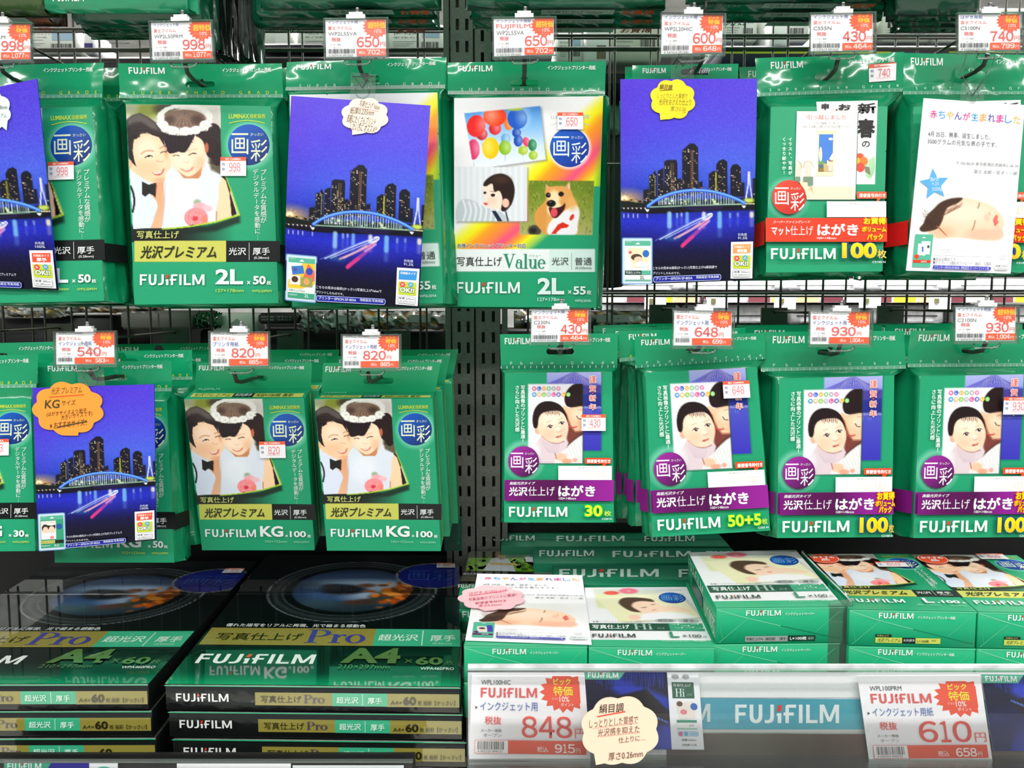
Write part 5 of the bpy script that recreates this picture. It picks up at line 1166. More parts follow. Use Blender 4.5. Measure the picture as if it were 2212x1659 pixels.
    pr.part('printer_capsule').poly([(332, 1590), (340, 1578), (848, 1560), (858, 1570), (856, 1596), (846, 1606), (342, 1624), (330, 1612)], (190, 205, 250)); pr.poly([(335, 1592), (342, 1582), (846, 1564), (854, 1572), (852, 1594), (844, 1602), (344, 1619), (334, 1610)], (24, 30, 150)); pr.text('プリンター:EPSON EP-803A', 348, 1580, 636, 1604, (225, 230, 250), 0.01, rot=-1.6); pr.text('用紙設定:写真用紙', 664, 1570, 842, 1592, (225, 230, 250), 0.01, rot=-1.6)
    pr.z(1, 0, 0); pr.build(M_PHOTO, root)
    def tabf(b):
        P = [S.p(tab[0], .03, -.0018), S.p(tab[1], .03, -.0018), S.p(tab[1], -.13, .001), S.p(tab[0], -.13, .001)]; b.quad(*P, (220, 235, 230))
        c = S.p((tab[0]+tab[1])/2, -.045, .0004); b.tube([c+np.array([.006*math.cos(a), -.0006, .006*math.sin(a)]) for a in np.linspace(0, 2*math.pi, 17)], 0.0005, (230, 240, 236), 5)
        t = S.p((tab[0]+tab[1])/2, -.06, 0); b.tube([t, t+np.array([-.012, -.002, .016]), t+np.array([-.004, -.005, .030]), t+np.array([.010, -.003, .018]), t], 0.0004, (230, 240, 236), 5)
    solid('hanging_tab', M_TAB, root, tabf, label='clear plastic hanging tab with a thread')
    if note_cfg: note(root, S, ntq or q, note_cfg, h=.0016)
    return root

import functools
for _f in ('paint_premium', 'paint_city', 'paint_hagaki_panel', 'paint_value', 'paint_baby_sleep', 'paint_hi', 'paint_pro', 'paint_bridge'):
    globals()[_f] = functools.lru_cache(None)(globals()[_f])

# ============================================================ the setting
def slab(name, lo, hi, mat, kind='structure'):
    b = MB(); b.box(lo, hi, (200, 200, 200)); o = b.build(name, mat); return tag(o, kind=kind)
slab('floor', (-4, -3, -0.05), (4, 6.2, 0), M_FLOOR)
slab('ceiling', (-4, -3, 2.85), (4, 6.2, 2.9), M_CEIL)
slab('wall_back', (-4, 6.1, 0), (4, 6.2, 2.85), M_WALL)
Z_A4 = at(640, 1481, .632)[2]; Z_HI = at(1685, 1312.5, .65)[2]; Z_LOW = Z_HI-.0285
Z_SL = Z_A4-5*.0213; Z_SR = Z_LOW-2*.0285
def pt(px, py, Y): return at(px, py, Y)

# shelf boards, gondola plinth and back panel below the wire grid
def shelf(name, label, x0, x1, y0, y1, z, mat=M_SHELF):
    root = thing(name, label, 'shelf', ((x0+x1)/2, y1, z-.03))
    solid('board', mat, root, lambda b: b.box((x0, y0, z-.024), (x1, y1, z), (60, 60, 58)))
    solid('front_lip', mat, root, lambda b: b.box((x0, y0-.002, z-.034), (x1, y0, z+.001), (60, 60, 58)))
    for x in (x0+.01, x1-.013): solid('bracket', mat, root, lambda b: b.box((x, y0+.05, z-.055), (x+.003, y1, z-.024), (60, 60, 58)))
    return root
shelf('shelf_board', 'dark steel shelf under the stacks of wide black cartons', -.62, -.036, .625, YG+.01, Z_SL)
shelf('shelf_board', 'dark steel shelf under the small green and white cartons', -.033, .66, .625, YG+.01, Z_SR)
def plinth(b): b.box((-.62, .66, 0), (.66, 1.0, .12), (60, 60, 58)); b.box((-.62, .985, .12), (.66, 1.0, 1.098), (50, 50, 48))
solid('trim_1', M_SHELF, None, plinth, kind='structure')

# perforated uprights
def upright(label, x0, x1, z0, z1, ph):
    root = thing('slotted_upright', label, 'post', ((x0+x1)/2, YG, z0), 'slotted uprights between the wire panels')
    def plate(b):
        ys = YG-.016; t = .002; w_ = x1-x0; xs = [x0, x0+w_*.24, x0+w_*.24+.0034, x0+w_*.66, x0+w_*.66+.0034, x1]
        z = z0+ph; b.box((x0, ys, z0), (x1, ys+t, z), (90, 90, 88))
        while z < z1:
            for i in (0, 2, 4): b.box((xs[i], ys, z), (xs[i+1], ys+t, z+.0115), (90, 90, 88))
            b.box((x0, ys, z+.0115), (x1, ys+t, z+.0225), (90, 90, 88)); z += .0225
        for x in (x0, x1-.002): b.box((x, ys+t, z0), (x+.002, YG+.03, z1), (90, 90, 88))
        b.box((x0, YG+.028, z0), (x1, YG+.03, z1), (20, 20, 20))
    solid('slotted_face', M_POST, root, plate); return root
xa, xb = pt(977, 700, YG-.016)[0], pt(1024, 700, YG-.016)[0]; xc, xd = pt(1028, 700, YG-.016)[0], pt(1080, 700, YG-.016)[0]
upright('left one of the two dark slotted posts in the middle, beside the boxes with children', xa, xb, .12, 2.1, .004)
upright('right one of the two dark slotted posts, beside the thirty-sheet postcard pack', xc, xd, .12, 2.1, .015)
solid('trim_2', M_SHELF, None, lambda b: b.box((xb, YG-.008, .12), (xc, YG, 2.1), (60, 60, 60)), kind='structure')
solid('trim_3', M_POST, None, lambda b: b.box((xa-.008, YG-.01, .12), (xa-.002, YG+.03, 2.1), (90, 90, 90)), kind='structure')
solid('trim_4', M_POST, None, lambda b: b.box((xd+.002, YG-.01, .12), (xd+.008, YG+.03, 2.1), (90, 90, 90)), kind='structure')

# wire panels: every wire is a part
def wire_panel(label, x0, x1, Y, xs, zs, z0, z1, r=.0013, rh=.0017):
    root = thing('wire_panel', label, 'wire panel', ((x0+x1)/2, Y, z0))
    for x in xs: solid('upright_wire', M_WIRE, root, lambda b: b.tube([(x, Y, z0), (x, Y, z1)], r, (60, 60, 58), 6), True)
    for z in zs: solid('cross_wire', M_WIRE, root, lambda b: b.tube([(x0, Y-r*1.6, z), (x1, Y-r*1.6, z)], rh, (60, 60, 58), 6), True)
X = lambda px, Y: at(px, 829, Y)[0]
zz = lambda py, Y: at(1106, py, Y)[2]
LF = [X(104+89.5*k, YG+.002) for k in range(-3, 10)]; LB = [X(77+84.6*k, YG+.05) for k in range(-3, 11)]
RF = [X(1320.5+90.1*k, YG+.002) for k in range(-2, 13)]; RB = [X(1310+85*k, YG+.05) for k in range(-2, 13)]
hz = [zz(py, YG+.002) for py in (-140, 64, 108, 634, 1120)]
zt, zb = 2.0, 1.10
wire_panel('front wire panel behind the left half of the packs', min(LF), xa, YG+.002, LF, hz, zb, zt)
wire_panel('rear wire panel behind the left half, a hand deeper', min(LB), xa, YG+.05, LB, [zz(py, YG+.05) for py in (-120, 70, 112, 634)], zb, zt, .0012, .0013)
wire_panel('front wire panel behind the right half of the packs', xd, max(RF), YG+.002, RF, [zz(py, YG+.002) for py in (-150, 78, 106, 356, 634, 1120)], zb, zt)
wire_panel('rear wire panel behind the right half, a hand deeper', xd, max(RB), YG+.05, RB, [zz(py, YG+.05) for py in (-130, 84, 110, 640)], zb, zt, .0012, .0013)

# ------------------------------------------------------------ goods on the far side of the grid
def back_box(name, label, cat, px0, py0, px1, py1, Y, depth, col, extra=None, group=None, mat=None):
    A = pt(px0, py0, Y); B = pt(px1, py1, Y); root = thing(name, label, cat, ((A[0]+B[0])/2, Y+depth/2, B[2]), group)
    def f(b):
        o = bmesh_bevel_box((A[0], Y, B[2]), (B[0], Y+depth, A[2]), .004); b.add(o[0], o[1], lin(col))
    solid('carton', mat or M_DULL, root, f)
    pr = Print([(0, 0), (100, 0), (100, 100), (0, 100)], Quad([(A[0]+.003, Y, A[2]-.003), (B[0]-.003, Y, A[2]-.003), (B[0]-.003, Y, B[2]+.003), (A[0]+.003, Y, B[2]+.003)]), .0003)
    pr.part('front_print')
    if extra: extra(pr)
    else: pr.rect(10, 20, 60, 24, [c*.6 for c in col]); pr.rect(10, 30, 45, 33, [c*.6 for c in col])
    pr.build(M_DULL, root); return root
def bmesh_bevel_box(lo, hi, r):
    import bmesh
    bm = bmesh.new(); bmesh.ops.create_cube(bm, size=1)
    for v in bm.verts: v.co = Vector([(lo[i]+hi[i])/2+v.co[i]*(hi[i]-lo[i]) for i in range(3)])
    if r > 0: bmesh.ops.bevel(bm, geom=bm.edges[:], offset=r, segments=1, affect='EDGES')
    bmesh.ops.triangulate(bm, faces=bm.faces[:]); bm.verts.ensure_lookup_table()
    V = [tuple(v.co) for v in bm.verts]; T = [[v.index for v in f.verts] for f in bm.faces]; bm.free(); return V, T
def fine_print(t=('品名 インクジェット', '内容量 100枚', 'MADE IN JAPAN'), c=(110, 114, 112), bar=True):
    def f(pr):
        for i, s_ in enumerate(t): pr.text(s_, 8, 12+i*14, 60-6*i, 19+i*14, c)
        pr.rect(62, 10, 94, 44, (160, 190, 214)); 
        if bar: pr.barcode(60, 60, 92, 84, (60, 60, 60), len(t), 18)
        for k in range(4): pr.rect(8, 58+k*8, 50-k*6, 60+k*8, (150, 152, 150), up=0)
    return f
GB = (222, 226, 218)
back_box('product_box', 'grey printed box behind the wires, left of the bright white lid', 'box', 20, 62, 172, 118, 1.16, .12, GB, fine_print())
back_box('white_pack', 'small bright white pack shining behind the top left packs', 'pack', 176, 66, 206, 117, 1.14, .05, (240, 240, 246), lambda pr: pr.rect(0, 55, 100, 85, (60, 50, 120)))
back_box('product_box', 'pale grey box behind the wires, at the right of the dark bags', 'box', 540, 40, 632, 117, 1.17, .12, GB, lambda pr: pr.rect(60, 0, 100, 90, (230, 232, 228)))
back_box('product_box', 'pale box with a blue notice, behind the wires at the top middle', 'box', 640, 50, 832, 118, 1.15, .12, (232, 234, 226), fine_print(('', 'MADE IN CHINA', '回 ご注意ください')))
back_box('product_box', 'pale box with barcode behind the wires, left of the slotted posts', 'box', 834, 52, 962, 118, 1.16, .12, (232, 234, 230), fine_print(('', 'JP-NA', '手作り')))
back_box('dark_roll', 'dark purple wrapped roll behind the wires at the top middle', 'roll', 540, 92, 702, 112, 1.13, .03, (30, 16, 44), lambda pr: pr.rect(20, 30, 60, 42, (120, 100, 140)))
back_box('dark_carton', 'long black carton low behind the top left wires', 'box', -40, 121, 960, 200, 1.12, .22, (16, 16, 22), lambda pr: pr.rect(5, 10, 30, 13, (50, 50, 60)))
back_box('product_box', 'white box with barcode behind the wires, right of the slotted posts', 'box', 1200, 70, 1262, 136, 1.15, .12, (236, 240, 236), fine_print(('JP-HR', '株式会社', '手作り'))) 
back_box('product_box', 'bright white box with a small picture, behind the upper right wires', 'box', 1262, 60, 1316, 136, 1.14, .1, (244, 246, 246), lambda pr: (pr.rect(50, 50, 95, 95, (120, 110, 90)), pr.rect(60, 20, 90, 24, (230, 80, 60))))
back_box('product_box', 'grey box of fine print behind the wires, left of the 600 yen card', 'box', 1318, 0, 1428, 136, 1.16, .12, (196, 200, 186), fine_print())
for i, (a, c_) in enumerate([(1560, GB), (1644, (236, 238, 232)), (1790, (236, 236, 230)), (1906, (206, 210, 196)), (2020, (232, 234, 226)), (2130, (236, 238, 234))]):
    back_box('product_box', ['grey box just right of the 600 yen card', 'grey box with small lettering between the 600 and 430 yen cards', 'pale box just behind the 430 yen card', 'greenish grey box right of the 430 yen card', 'pale box left of the 740 yen card', 'pale box at the top right corner'][i]+', behind the wires', 'box', a, 16, a+(76 if i == 0 else 104), 92, 1.18, .12, c_, fine_print(), 'boxes behind the upper right wires')
for i, a in enumerate((1664, 2120)):
    back_box('white_carton', ['glaring white carton behind the wires, left of the 430 yen card', 'glaring white carton behind the wires at the top right'][i], 'box', a, 40, a+42, 112, 1.14, .08, (252, 253, 253), lambda pr: pr.rect(10, 80, 60, 84, (200, 200, 200)))
back_box('yellow_strip_carton', 'dark carton with a yellow-green stripe behind the upper right wires', 'box', 1560, 97, 2260, 160, 1.13, .2, (18, 26, 54), lambda pr: (pr.rect(0, 2, 52, 26, (178, 196, 30)), pr.rect(70, 0, 96, 22, (170, 190, 30))))
# middle strip, left: shiny wrapped packs and black cartons
def crumple(name, label, px0, py0, px1, py1, Y, D, cols, seed, cat='pack', group=None):
    A = pt(px0, py0, Y); B = pt(px1, py1, Y); r = np.random.default_rng(seed); nx, ny = 26, 9
    root = thing(name, label, cat, ((A[0]+B[0])/2, Y+D/2, B[2]), group)
    xs = np.linspace(A[0], B[0], nx); zs = np.linspace(A[2], B[2], ny); V = []; C = []
    for j, z_ in enumerate(zs):
        for i, x_ in enumerate(xs):
            e = min(i, nx-1-i, 2)/2*min(j, ny-1-j, 2)/2
            V.append((x_+r.normal(0, .001), Y+D*.5-D*.5*e+r.normal(0, .004)*e, z_+r.normal(0, .0015))); C.append(lin(cols[r.integers(len(cols))]))
    for j, z_ in enumerate(zs):
        for i, x_ in enumerate(xs): e = min(i, nx-1-i, 2)/2*min(j, ny-1-j, 2)/2; V.append((x_, Y+D*.5+D*.5*e, z_)); C.append(lin(cols[0]))
    T = []
    for o in (0, nx*ny):
        for j in range(ny-1):
            for i in range(nx-1): a = o+j*nx+i; T += [[a, a+1, a+nx+1], [a, a+nx+1, a+nx]]
    b = MB(); b.add(V, T, np.array(C)); b.build('wrapper', M_SHRINKF, root, True)
    q = Quad([A, (B[0], Y, A[2]), B, (A[0], Y, B[2])]); pr = Print([(0, 0), (100, 0), (100, 100), (0, 100)], q, .006); pr.part('paper_label').rect(60, 20, 84, 60, [c*.8 for c in cols[0]]); pr.build(M_DULL, root)
SIL = [(214, 216, 214), (236, 236, 232), (120, 118, 112), (60, 58, 54)]
crumple('foil_pack', 'silvery wrapped pack behind the wires at the far left', -40, 652, 130, 684, 1.12, .03, SIL+[(220, 190, 120)], 1)
crumple('foil_pack', 'silvery pack with ochre tint behind the wires, under the leftmost green pack', 100, 652, 345, 676, 1.14, .03, SIL+[(226, 190, 110), (150, 90, 60)], 2)
back_box('black_carton', 'black carton low behind the wires, left of the 540 yen card', 'box', -60, 682, 250, 797, 1.15, .12, (14, 14, 16))
back_box('grey_box', 'dim grey box behind the wires between the 540 and 820 yen cards', 'box', 258, 672, 418, 712, 1.13, .1, (96, 98, 90), lambda pr: pr.rect(52, 0, 54, 100, (60, 60, 56)))
crumple('green_foil_pack', 'crumpled dark green pack behind the wires, right of the dim grey box', 418, 676, 470, 708, 1.12, .03, [(16, 90, 44), (10, 60, 30), (30, 120, 60)], 3)
back_box('white_notice_box', 'white box behind the wires above the first 820 yen card', 'box', 452, 676, 555, 720, 1.14, .05, (216, 220, 212), lambda pr: pr.poly([(40, 60), (60, 20), (75, 60)], (150, 160, 150)))
back_box('dark_listed_carton', 'dark carton with white lines of text behind the wires above the first 820 yen card', 'box', 556, 676, 640, 700, 1.12, .06, (40, 42, 40), lambda pr: (pr.text('FX7800   セキレイ', 6, 15, 94, 35, (200, 205, 200)), pr.text('FX7800   セキレイ', 6, 60, 94, 80, (200, 205, 200))))
crumple('foil_pack', 'crinkled silver pack behind the wires above the second 820 yen card', 640, 672, 780, 715, 1.13, .03, SIL, 4)
crumple('foil_pack', 'crinkled silver pack behind the wires beside the slotted posts', 770, 672, 962, 712, 1.15, .03, SIL+[(200, 150, 60)], 5)
back_box('black_carton', 'long black carton low behind the wires above the small boxes with children', 'box', 430, 712, 962, 794, 1.18, .12, (16, 18, 18))
crumple('foil_pack', 'heap of crinkled silver packs behind the wires, right of the 430 yen card', 1110, 672, 1405, 712, 1.2, .05, SIL+[(214, 180, 80)], 6)
crumple('foil_pack', 'crinkled silver pack low behind the wires, below the thirty-sheet postcard pack', 1086, 1128, 1360, 1158, 1.1, .03, SIL+[(150, 110, 70)], 7)
for i, (a, b_, c_, d_, cl) in enumerate([(1080, 712, 1420, 780, (22, 24, 22)), (1290, 290, 1350, 620, (26, 28, 28)), (1290, 225, 1345, 280, (120, 150, 140)), (1285, 775, 1372, 832, (30, 30, 30)), (1285, 835, 1372, 905, (214, 218, 216)), (1285, 935, 1372, 1035, (26, 26, 28)), (1285, 1040, 1372, 1125, (150, 154, 150))]):
    back_box('shelf_box', ['black carton behind the wires under the silver heap', 'black carton seen in the gap left of the yellow-noted card', 'grey-green box high in the gap left of the yellow-noted card', 'black carton seen right of the thirty-sheet pack, upper', 'white carton seen right of the thirty-sheet pack', 'black carton seen right of the thirty-sheet pack, lower', 'grey carton seen right of the thirty-sheet pack, lowest'][i], 'box', a, b_, c_, d_, 1.15+.01*i, .1, cl)
# printers and price rail on the next aisle
def printer(label, px0, py0, px1, py1, Y):
    A = pt(px0, py0, Y); B = pt(px1, py1, Y); root = thing('printer', label, 'printer', ((A[0]+B[0])/2, Y+.15, B[2]), 'white printers on the next aisle')
    solid('body', M_WHITE, root, lambda b: b.add(*bmesh_bevel_box((A[0], Y, B[2]), (B[0], Y+.3, A[2]), .008), lin((240, 240, 240))))
    h = A[2]-B[2]
    solid('paper_slot', M_SHELF, root, lambda b: b.box((A[0]+.02, Y-.002, B[2]+h*.42), (B[0]-.02, Y+.001, B[2]+h*.47), (90, 92, 92)))
    solid('output_tray', M_WHITE, root, lambda b: b.box((A[0]+.03, Y-.03, B[2]+h*.12), (B[0]-.03, Y, B[2]+h*.2), (225, 226, 228)))
for i, (a, b_) in enumerate([(1290, 1470), (1480, 1690), (1705, 1860), (1880, 2040), (2060, 2250)]):
    for j, (y0, y1) in enumerate([(602, 629), (658, 702)]):
        printer(['leftmost', 'second', 'middle', 'fourth', 'rightmost'][i]+' white printer seen through the right wires, '+['upper', 'lower'][j]+' row', a, y0, b_, y1, 2.3)
rail = thing('far_price_rail', 'white price rail with yellow and red cards seen through the right wires', 'shelf rail', (X(1760, 2.25), 2.25, zz(655, 2.25)))
solid('rail', M_WHITE, rail, lambda b: b.box((X(1290, 2.25), 2.25, zz(654, 2.25)), (X(2260, 2.25), 2.27, zz(636, 2.25)), (235, 235, 232)))
for k, x in enumerate(range(1300, 2240, 52)):
    solid('rail_card', M_CARD, rail, lambda b: b.box((X(x, 2.245), 2.243, zz(653, 2.245)), (X(x+46, 2.245), 2.247, zz(638, 2.245)), [(250, 240, 236), (130, 70, 80), (250, 220, 60), (245, 190, 150), (120, 60, 74)][k % 5]))
for i, x in enumerate((1390, 1522, 1668, 1850, 2000)):
    solid('price_paper', M_CARD, None, lambda b: b.box((X(x, 2.2), 2.2, zz(668-(i % 2)*3, 2.2)), (X(x+46, 2.2), 2.203, zz(640, 2.2)), (250, 250, 250)), label=['leftmost', 'second', 'third', 'fourth', 'rightmost'][i]+' white paper card hanging on the far price rail', category='price tag') if False else tag(solid('rail_paper', M_CARD, None, lambda b: (b.box((X(x, 2.2), 2.2, zz(668-(i % 2)*3, 2.2)), (X(x+46, 2.2), 2.203, zz(640, 2.2)), (250, 250, 250)), b.box((X(x+10, 2.2), 2.198, zz(655, 2.2)), (X(x+20, 2.2), 2.2, zz(645, 2.2)), (120, 120, 80)))), ['leftmost', 'second', 'third', 'fourth', 'rightmost'][i]+' white paper card hanging on the far price rail', 'price tag', 'white paper cards on the far rail')
far = thing('display_gondola', 'dark gondola across the next aisle carrying the printers', 'shelf unit', (X(1760, 2.5), 2.5, 0))
solid('shelf_deck', M_SHELF, far, lambda b: (b.box((X(1280, 2.3), 2.27, zz(712, 2.3)), (X(2280, 2.3), 2.75, zz(703, 2.3)), (60, 60, 60)), b.box((X(1280, 2.3), 2.28, zz(636, 2.3)), (X(2280, 2.3), 2.75, zz(630, 2.3)), (60, 60, 60))))
solid('back_board', M_SHELF, far, lambda b: b.box((X(1280, 2.3), 2.75, 0), (X(2280, 2.3), 2.78, 2.0), (50, 50, 50)))
solid('base', M_SHELF, far, lambda b: b.box((X(1280, 2.3), 2.3, 0), (X(2280, 2.3), 2.75, .2), (50, 50, 50)))
# rear shelves of the same gondola, carrying the far-side goods
for lab, x0, x1, py, Y in (('upper left rear shelf behind the wires', -.7, xa-.012, 203, 1.12), ('lower left rear shelf behind the wires', -.7, xa-.012, 806, 1.1), ('upper right rear shelf behind the wires', xd+.012, .75, 163, 1.12), ('lower right rear shelf behind the wires', xd+.012, .2, 1158, 1.1)):
    z_ = zz(py, Y); r_ = thing('rear_shelf', lab, 'shelf', ((x0+x1)/2, Y, z_)); solid('board', M_SHELF, r_, lambda b: b.box((x0, Y-.01, z_-.012), (x1, Y+.28, z_), (50, 50, 50)))
solid('added_dark_panel_7', M_SHELF, None, lambda b: (b.box((-.75, 1.43, 0), (xd, 1.45, zz(700, 1.43)), (40, 42, 40)), b.box((-.75, 1.43, zz(612, 1.43)), (xd, 1.45, zz(128, 1.43)), (40, 42, 40))), kind='structure')  # dark panels added for darkness behind the goods, left open where backlight enters
solid('added_dark_panel_5', M_SHELF, None, lambda b: b.box((xd, 1.43, 0), (.9, 1.45, zz(715, 1.43)), (40, 42, 40)), kind='structure')  # added dark panel, keeps the lower right gaps dark
solid('added_dark_panel_6', M_SHELF, None, lambda b: b.box((xd, 1.43, zz(598, 1.43)), (.9, 1.45, zz(120, 1.43)), (40, 42, 40)), kind='structure')  # added dark panel, keeps the upper right gaps dark

# ============================================================ upper row of hanging packs
T1 = [(272, 224), (585, 230), (602, 655), (291, 658)]
T2 = [(981, 212), (1303, 208), (1288, 665), (981, 662)]
T3 = [(1091, 806), (1322, 803), (1326, 1128), (1089, 1128)]
T4 = [(1665, 231), (1917, 230), (1906, 586), (1654, 589)]
YU = .80
def U1p(pr): print_premium(pr, stick='998', st=2.6, sx=(1272, 768, 1576, 984))
r1, hd1, pn1 = bag_pack('photo_paper_pack', 'premium green pack at the left edge, half hidden behind a city-at-night card', None, [(-130, 142), (224, 135), (222, 212), (-128, 216)], [(-113, 238), (200, 231), (226, 650), (-85, 656)], YU, .026, U1p, T1, (156, 45), seed=11, fin=(.006, .014))
r2, hd2, pn2 = bag_pack('photo_paper_pack', 'large premium green pack with the printed boy and flower-crowned girl, upper row', None, [(255, 137), (609, 137), (612, 212), (258, 213)], T1, YU, .024, lambda pr: print_premium(pr, stick='998'), T1, (175, 45), seed=12)
r3, hd3, pn3 = bag_pack('photo_paper_pack', 'rainbow-fronted pack mostly hidden behind the city card with the cream bubble note', None, [(618, 133), (965, 125), (962, 192), (618, 197)], [(626, 205), (945, 200), (957, 655), (632, 662)], YU+.004, .022, lambda pr: print_value(pr, None, 3.0), T2, (172, 41), seed=13, ink=(200, 230, 210), seal=(225, 232, 228))
r4, hd4, pn4 = bag_pack('photo_paper_pack', 'rainbow-fronted pack with balloons, toddler and tan dog pictures', None, [(967, 135), (1309, 133), (1307, 205), (968, 205)], T2, YU, .022, print_value, T2, (166, 45), seed=14, ink=(200, 230, 210), seal=(225, 232, 228), fin=(.004, .008))
r5, hd5, pn5 = bag_pack('photo_paper_pack', 'green-headed pack hidden behind the city card with the yellow bubble note', None, [(1366, 141), (1595, 138), (1594, 200), (1367, 202)], [(1372, 208), (1590, 206), (1588, 590), (1374, 592)], YU, .018, None, T2, (136, 16), seed=15, amp=.0006, fin=(.004, .004))
bag_behind('photo_paper_pack', 'green pack just behind the one hidden by the yellow-noted city card', 'packs hanging behind the front ones', hd5, pn5, (-.004, .022, .004), .016, (136, 16), 229, 60)
r6, hd6, pn6 = bag_pack('postcard_pack', 'postcard pack with a red title band and a moving-house card print', None, [(1632, 125), (1950, 114), (1950, 199), (1636, 209)], T4, .785, .034, print_matte, T4, (157, 45), 'F', (.005, .012), seed=16, ink=(200, 235, 215), lx=33, hhole=17, amp=.0022)
r7, hd7, pn7 = bag_pack('postcard_pack', 'postcard pack at the right edge, behind the card announcing a newborn', None, [(1951, 113), (2270, 118), (2268, 205), (1951, 205)], [(1973, 231), (2226, 229), (2215, 588), (1964, 588)], .785, .036, print_matte, T4, (150, 47), 'F', (.012, .006), seed=17, ink=(200, 235, 215), lx=18, hhole=17, amp=.0018)
for root, pan, s in ((r6, pn6, ((.685, .83, (226, 40, 36), 'l'), (.685, .83, (226, 40, 36), 'r'))), (r7, pn7, ((.685, .83, (226, 40, 36), 'l'),))): stripes_on(root, pan, .034, (.005, .012) if root is r6 else (.012, .006), s)
stripes_on(r2, pn2, .024, (.006, .012), ((.70, .795, (14, 18, 18), 'r'),)); stripes_on(r1, pn1, .026, (.006, .014), ((.70, .795, (14, 18, 18), 'r'),))
prs = Print([(0, 0), (318, 0), (318, 85), (0, 85)], Quad(hd6, wavefn(16, .0022)), .0008); sticker(prs, 243, 24, 301, 62, '740', -2); prs.build(M_CARD, r6, {'price_sticker': 'pale price sticker on the header'})
UH = 'packs hanging behind the front ones'
for hd, pn, lab, D, hole, sd in ((hd1, pn1, 'half-hidden premium pack at the left edge', .024, (156, 45), 21), (hd2, pn2, 'pack with the boy and flower-crowned girl', .022, (175, 45), 23), (hd3, pn3, 'rainbow pack hidden by the cream-noted card', .020, (172, 41), 25), (hd4, pn4, 'pack with balloons and tan dog', .02, (166, 45), 27), (hd6, pn6, 'red-banded postcard pack', .03, (157, 45), 29), (hd7, pn7, 'postcard pack at the right edge', .03, (150, 47), 31)):
    for k in range(2):
        bag_behind('photo_paper_pack' if hd is not hd6 and hd is not hd7 else 'postcard_pack', ['first', 'second'][k]+' green pack behind the '+lab, UH, hd, pn, ((-.003, .002)[k] if hd is not hd1 else .006+.004*k, (D+(.014 if D == .03 else .006))*(k+1), (.0035, -.002)[k]), D, hole, seed=sd+k, texts=(k == 0))

# ------------------------------------------------------------ hooks and cards of the upper row
def hook_at(label, px, py, Yh, Yc): p = at(px, py, Yh); peg_hook(label, p[0], p[2], Yc+.003); return p
YC = .763
hook_at('hook at the left edge carrying the half-hidden premium pack', 46, 178, .81, YC)
hook_at('hook through the header of the pack with the boy and flower-crowned girl', 430, 180, .81, YC)
hook_at('hook through the header behind the cream-noted city card', 789, 170, .81, YC)
hook_at('hook through the header of the pack with balloons and tan dog', 1132, 176, .81, YC)
hook_at('hook over the city card with the yellow bubble note', 1502, 155, .81, YC)
hook_at('hook through the header of the red-banded postcard pack', 1788, 168, .80, YC)
hook_at('hook through the header of the postcard pack at the right edge', 2101, 158, .80, YC)
def card(lab, q, Y, rows, price, tax, **k): return price_card(lab, q, Y, rows, price, tax, **k)
card('price card for 998 yen at the left edge', [(-68, 50), (67, 51), (68, 133), (-67, 134)], YC, [('インクジェット用紙', 3, 10, 60, BLU), ('富士フイルム', 15, 23, 56, RED), ('WP2L50PRM', 27, 35, 78, GRY)], '998', '1,077', seed=1, wide=True)
card('price card for 998 yen above the boy and flower-crowned girl', [(323, 48), (456, 45), (461, 131), (327, 133)], YC, [('インクジェット用', 3, 10, 62, BLU), ('富士フイルム', 15, 23, 56, RED), ('WP2L50PRM', 28, 36, 70, GRY)], '998', '1,077', burst='超', seed=2, wide=True)
card('glare-washed price card for 650 yen above the cream-noted city card', [(700, 42), (835, 40), (836, 126), (702, 127)], YC, [('インクジェット用', 3, 10, 72, BLU), ('富士フイルム', 15, 23, 60, RED), ('WP2L55VA', 28, 36, 70, GRY)], '650', '702', burst='超', seed=3, wide=True, oc=(240, 120, 100))
card('price card for 650 yen above the balloons and tan dog', [(1064, 39), (1198, 38), (1199, 122), (1065, 126)], YC, [('インクジェット用紙', 3, 10, 84, BLU), ('FUJIFILM', 13, 25, 82, RED), ('WP2L55VA', 28, 37, 68, GRY)], '650', '702', burst='超', seed=4, wide=True)
card('price card for 600 yen above the yellow-noted city card', [(1428, 30), (1564, 32), (1562, 118), (1426, 121)], YC, [('インクジェット用', 2, 10, 78, BLU), ('富士フイルム', 15, 23, 62, RED), ('WP2L20HIC', 27, 35, 68, GRY)], '600', '648', seed=5, wide=True)
card('price card for 430 yen above the red-banded postcard pack', [(1750, 30), (1888, 28), (1888, 113), (1749, 115)], YC, [('インクジェット用', 3, 11, 80, BLU), ('富士フイルム', 15, 23, 64, RED), ('CS55N', 28, 36, 46, GRY)], '430', '464', seed=6, wide=True)
card('price card for 740 yen at the upper right', [(2068, 30), (2207, 29), (2207, 112), (2068, 114)], YC, [('はがき用紙', 3, 11, 54, BLU), ('富士フイルム', 15, 23, 62, RED), ('CS100N', 28, 36, 48, GRY)], '740', '799', seed=7, wide=True)

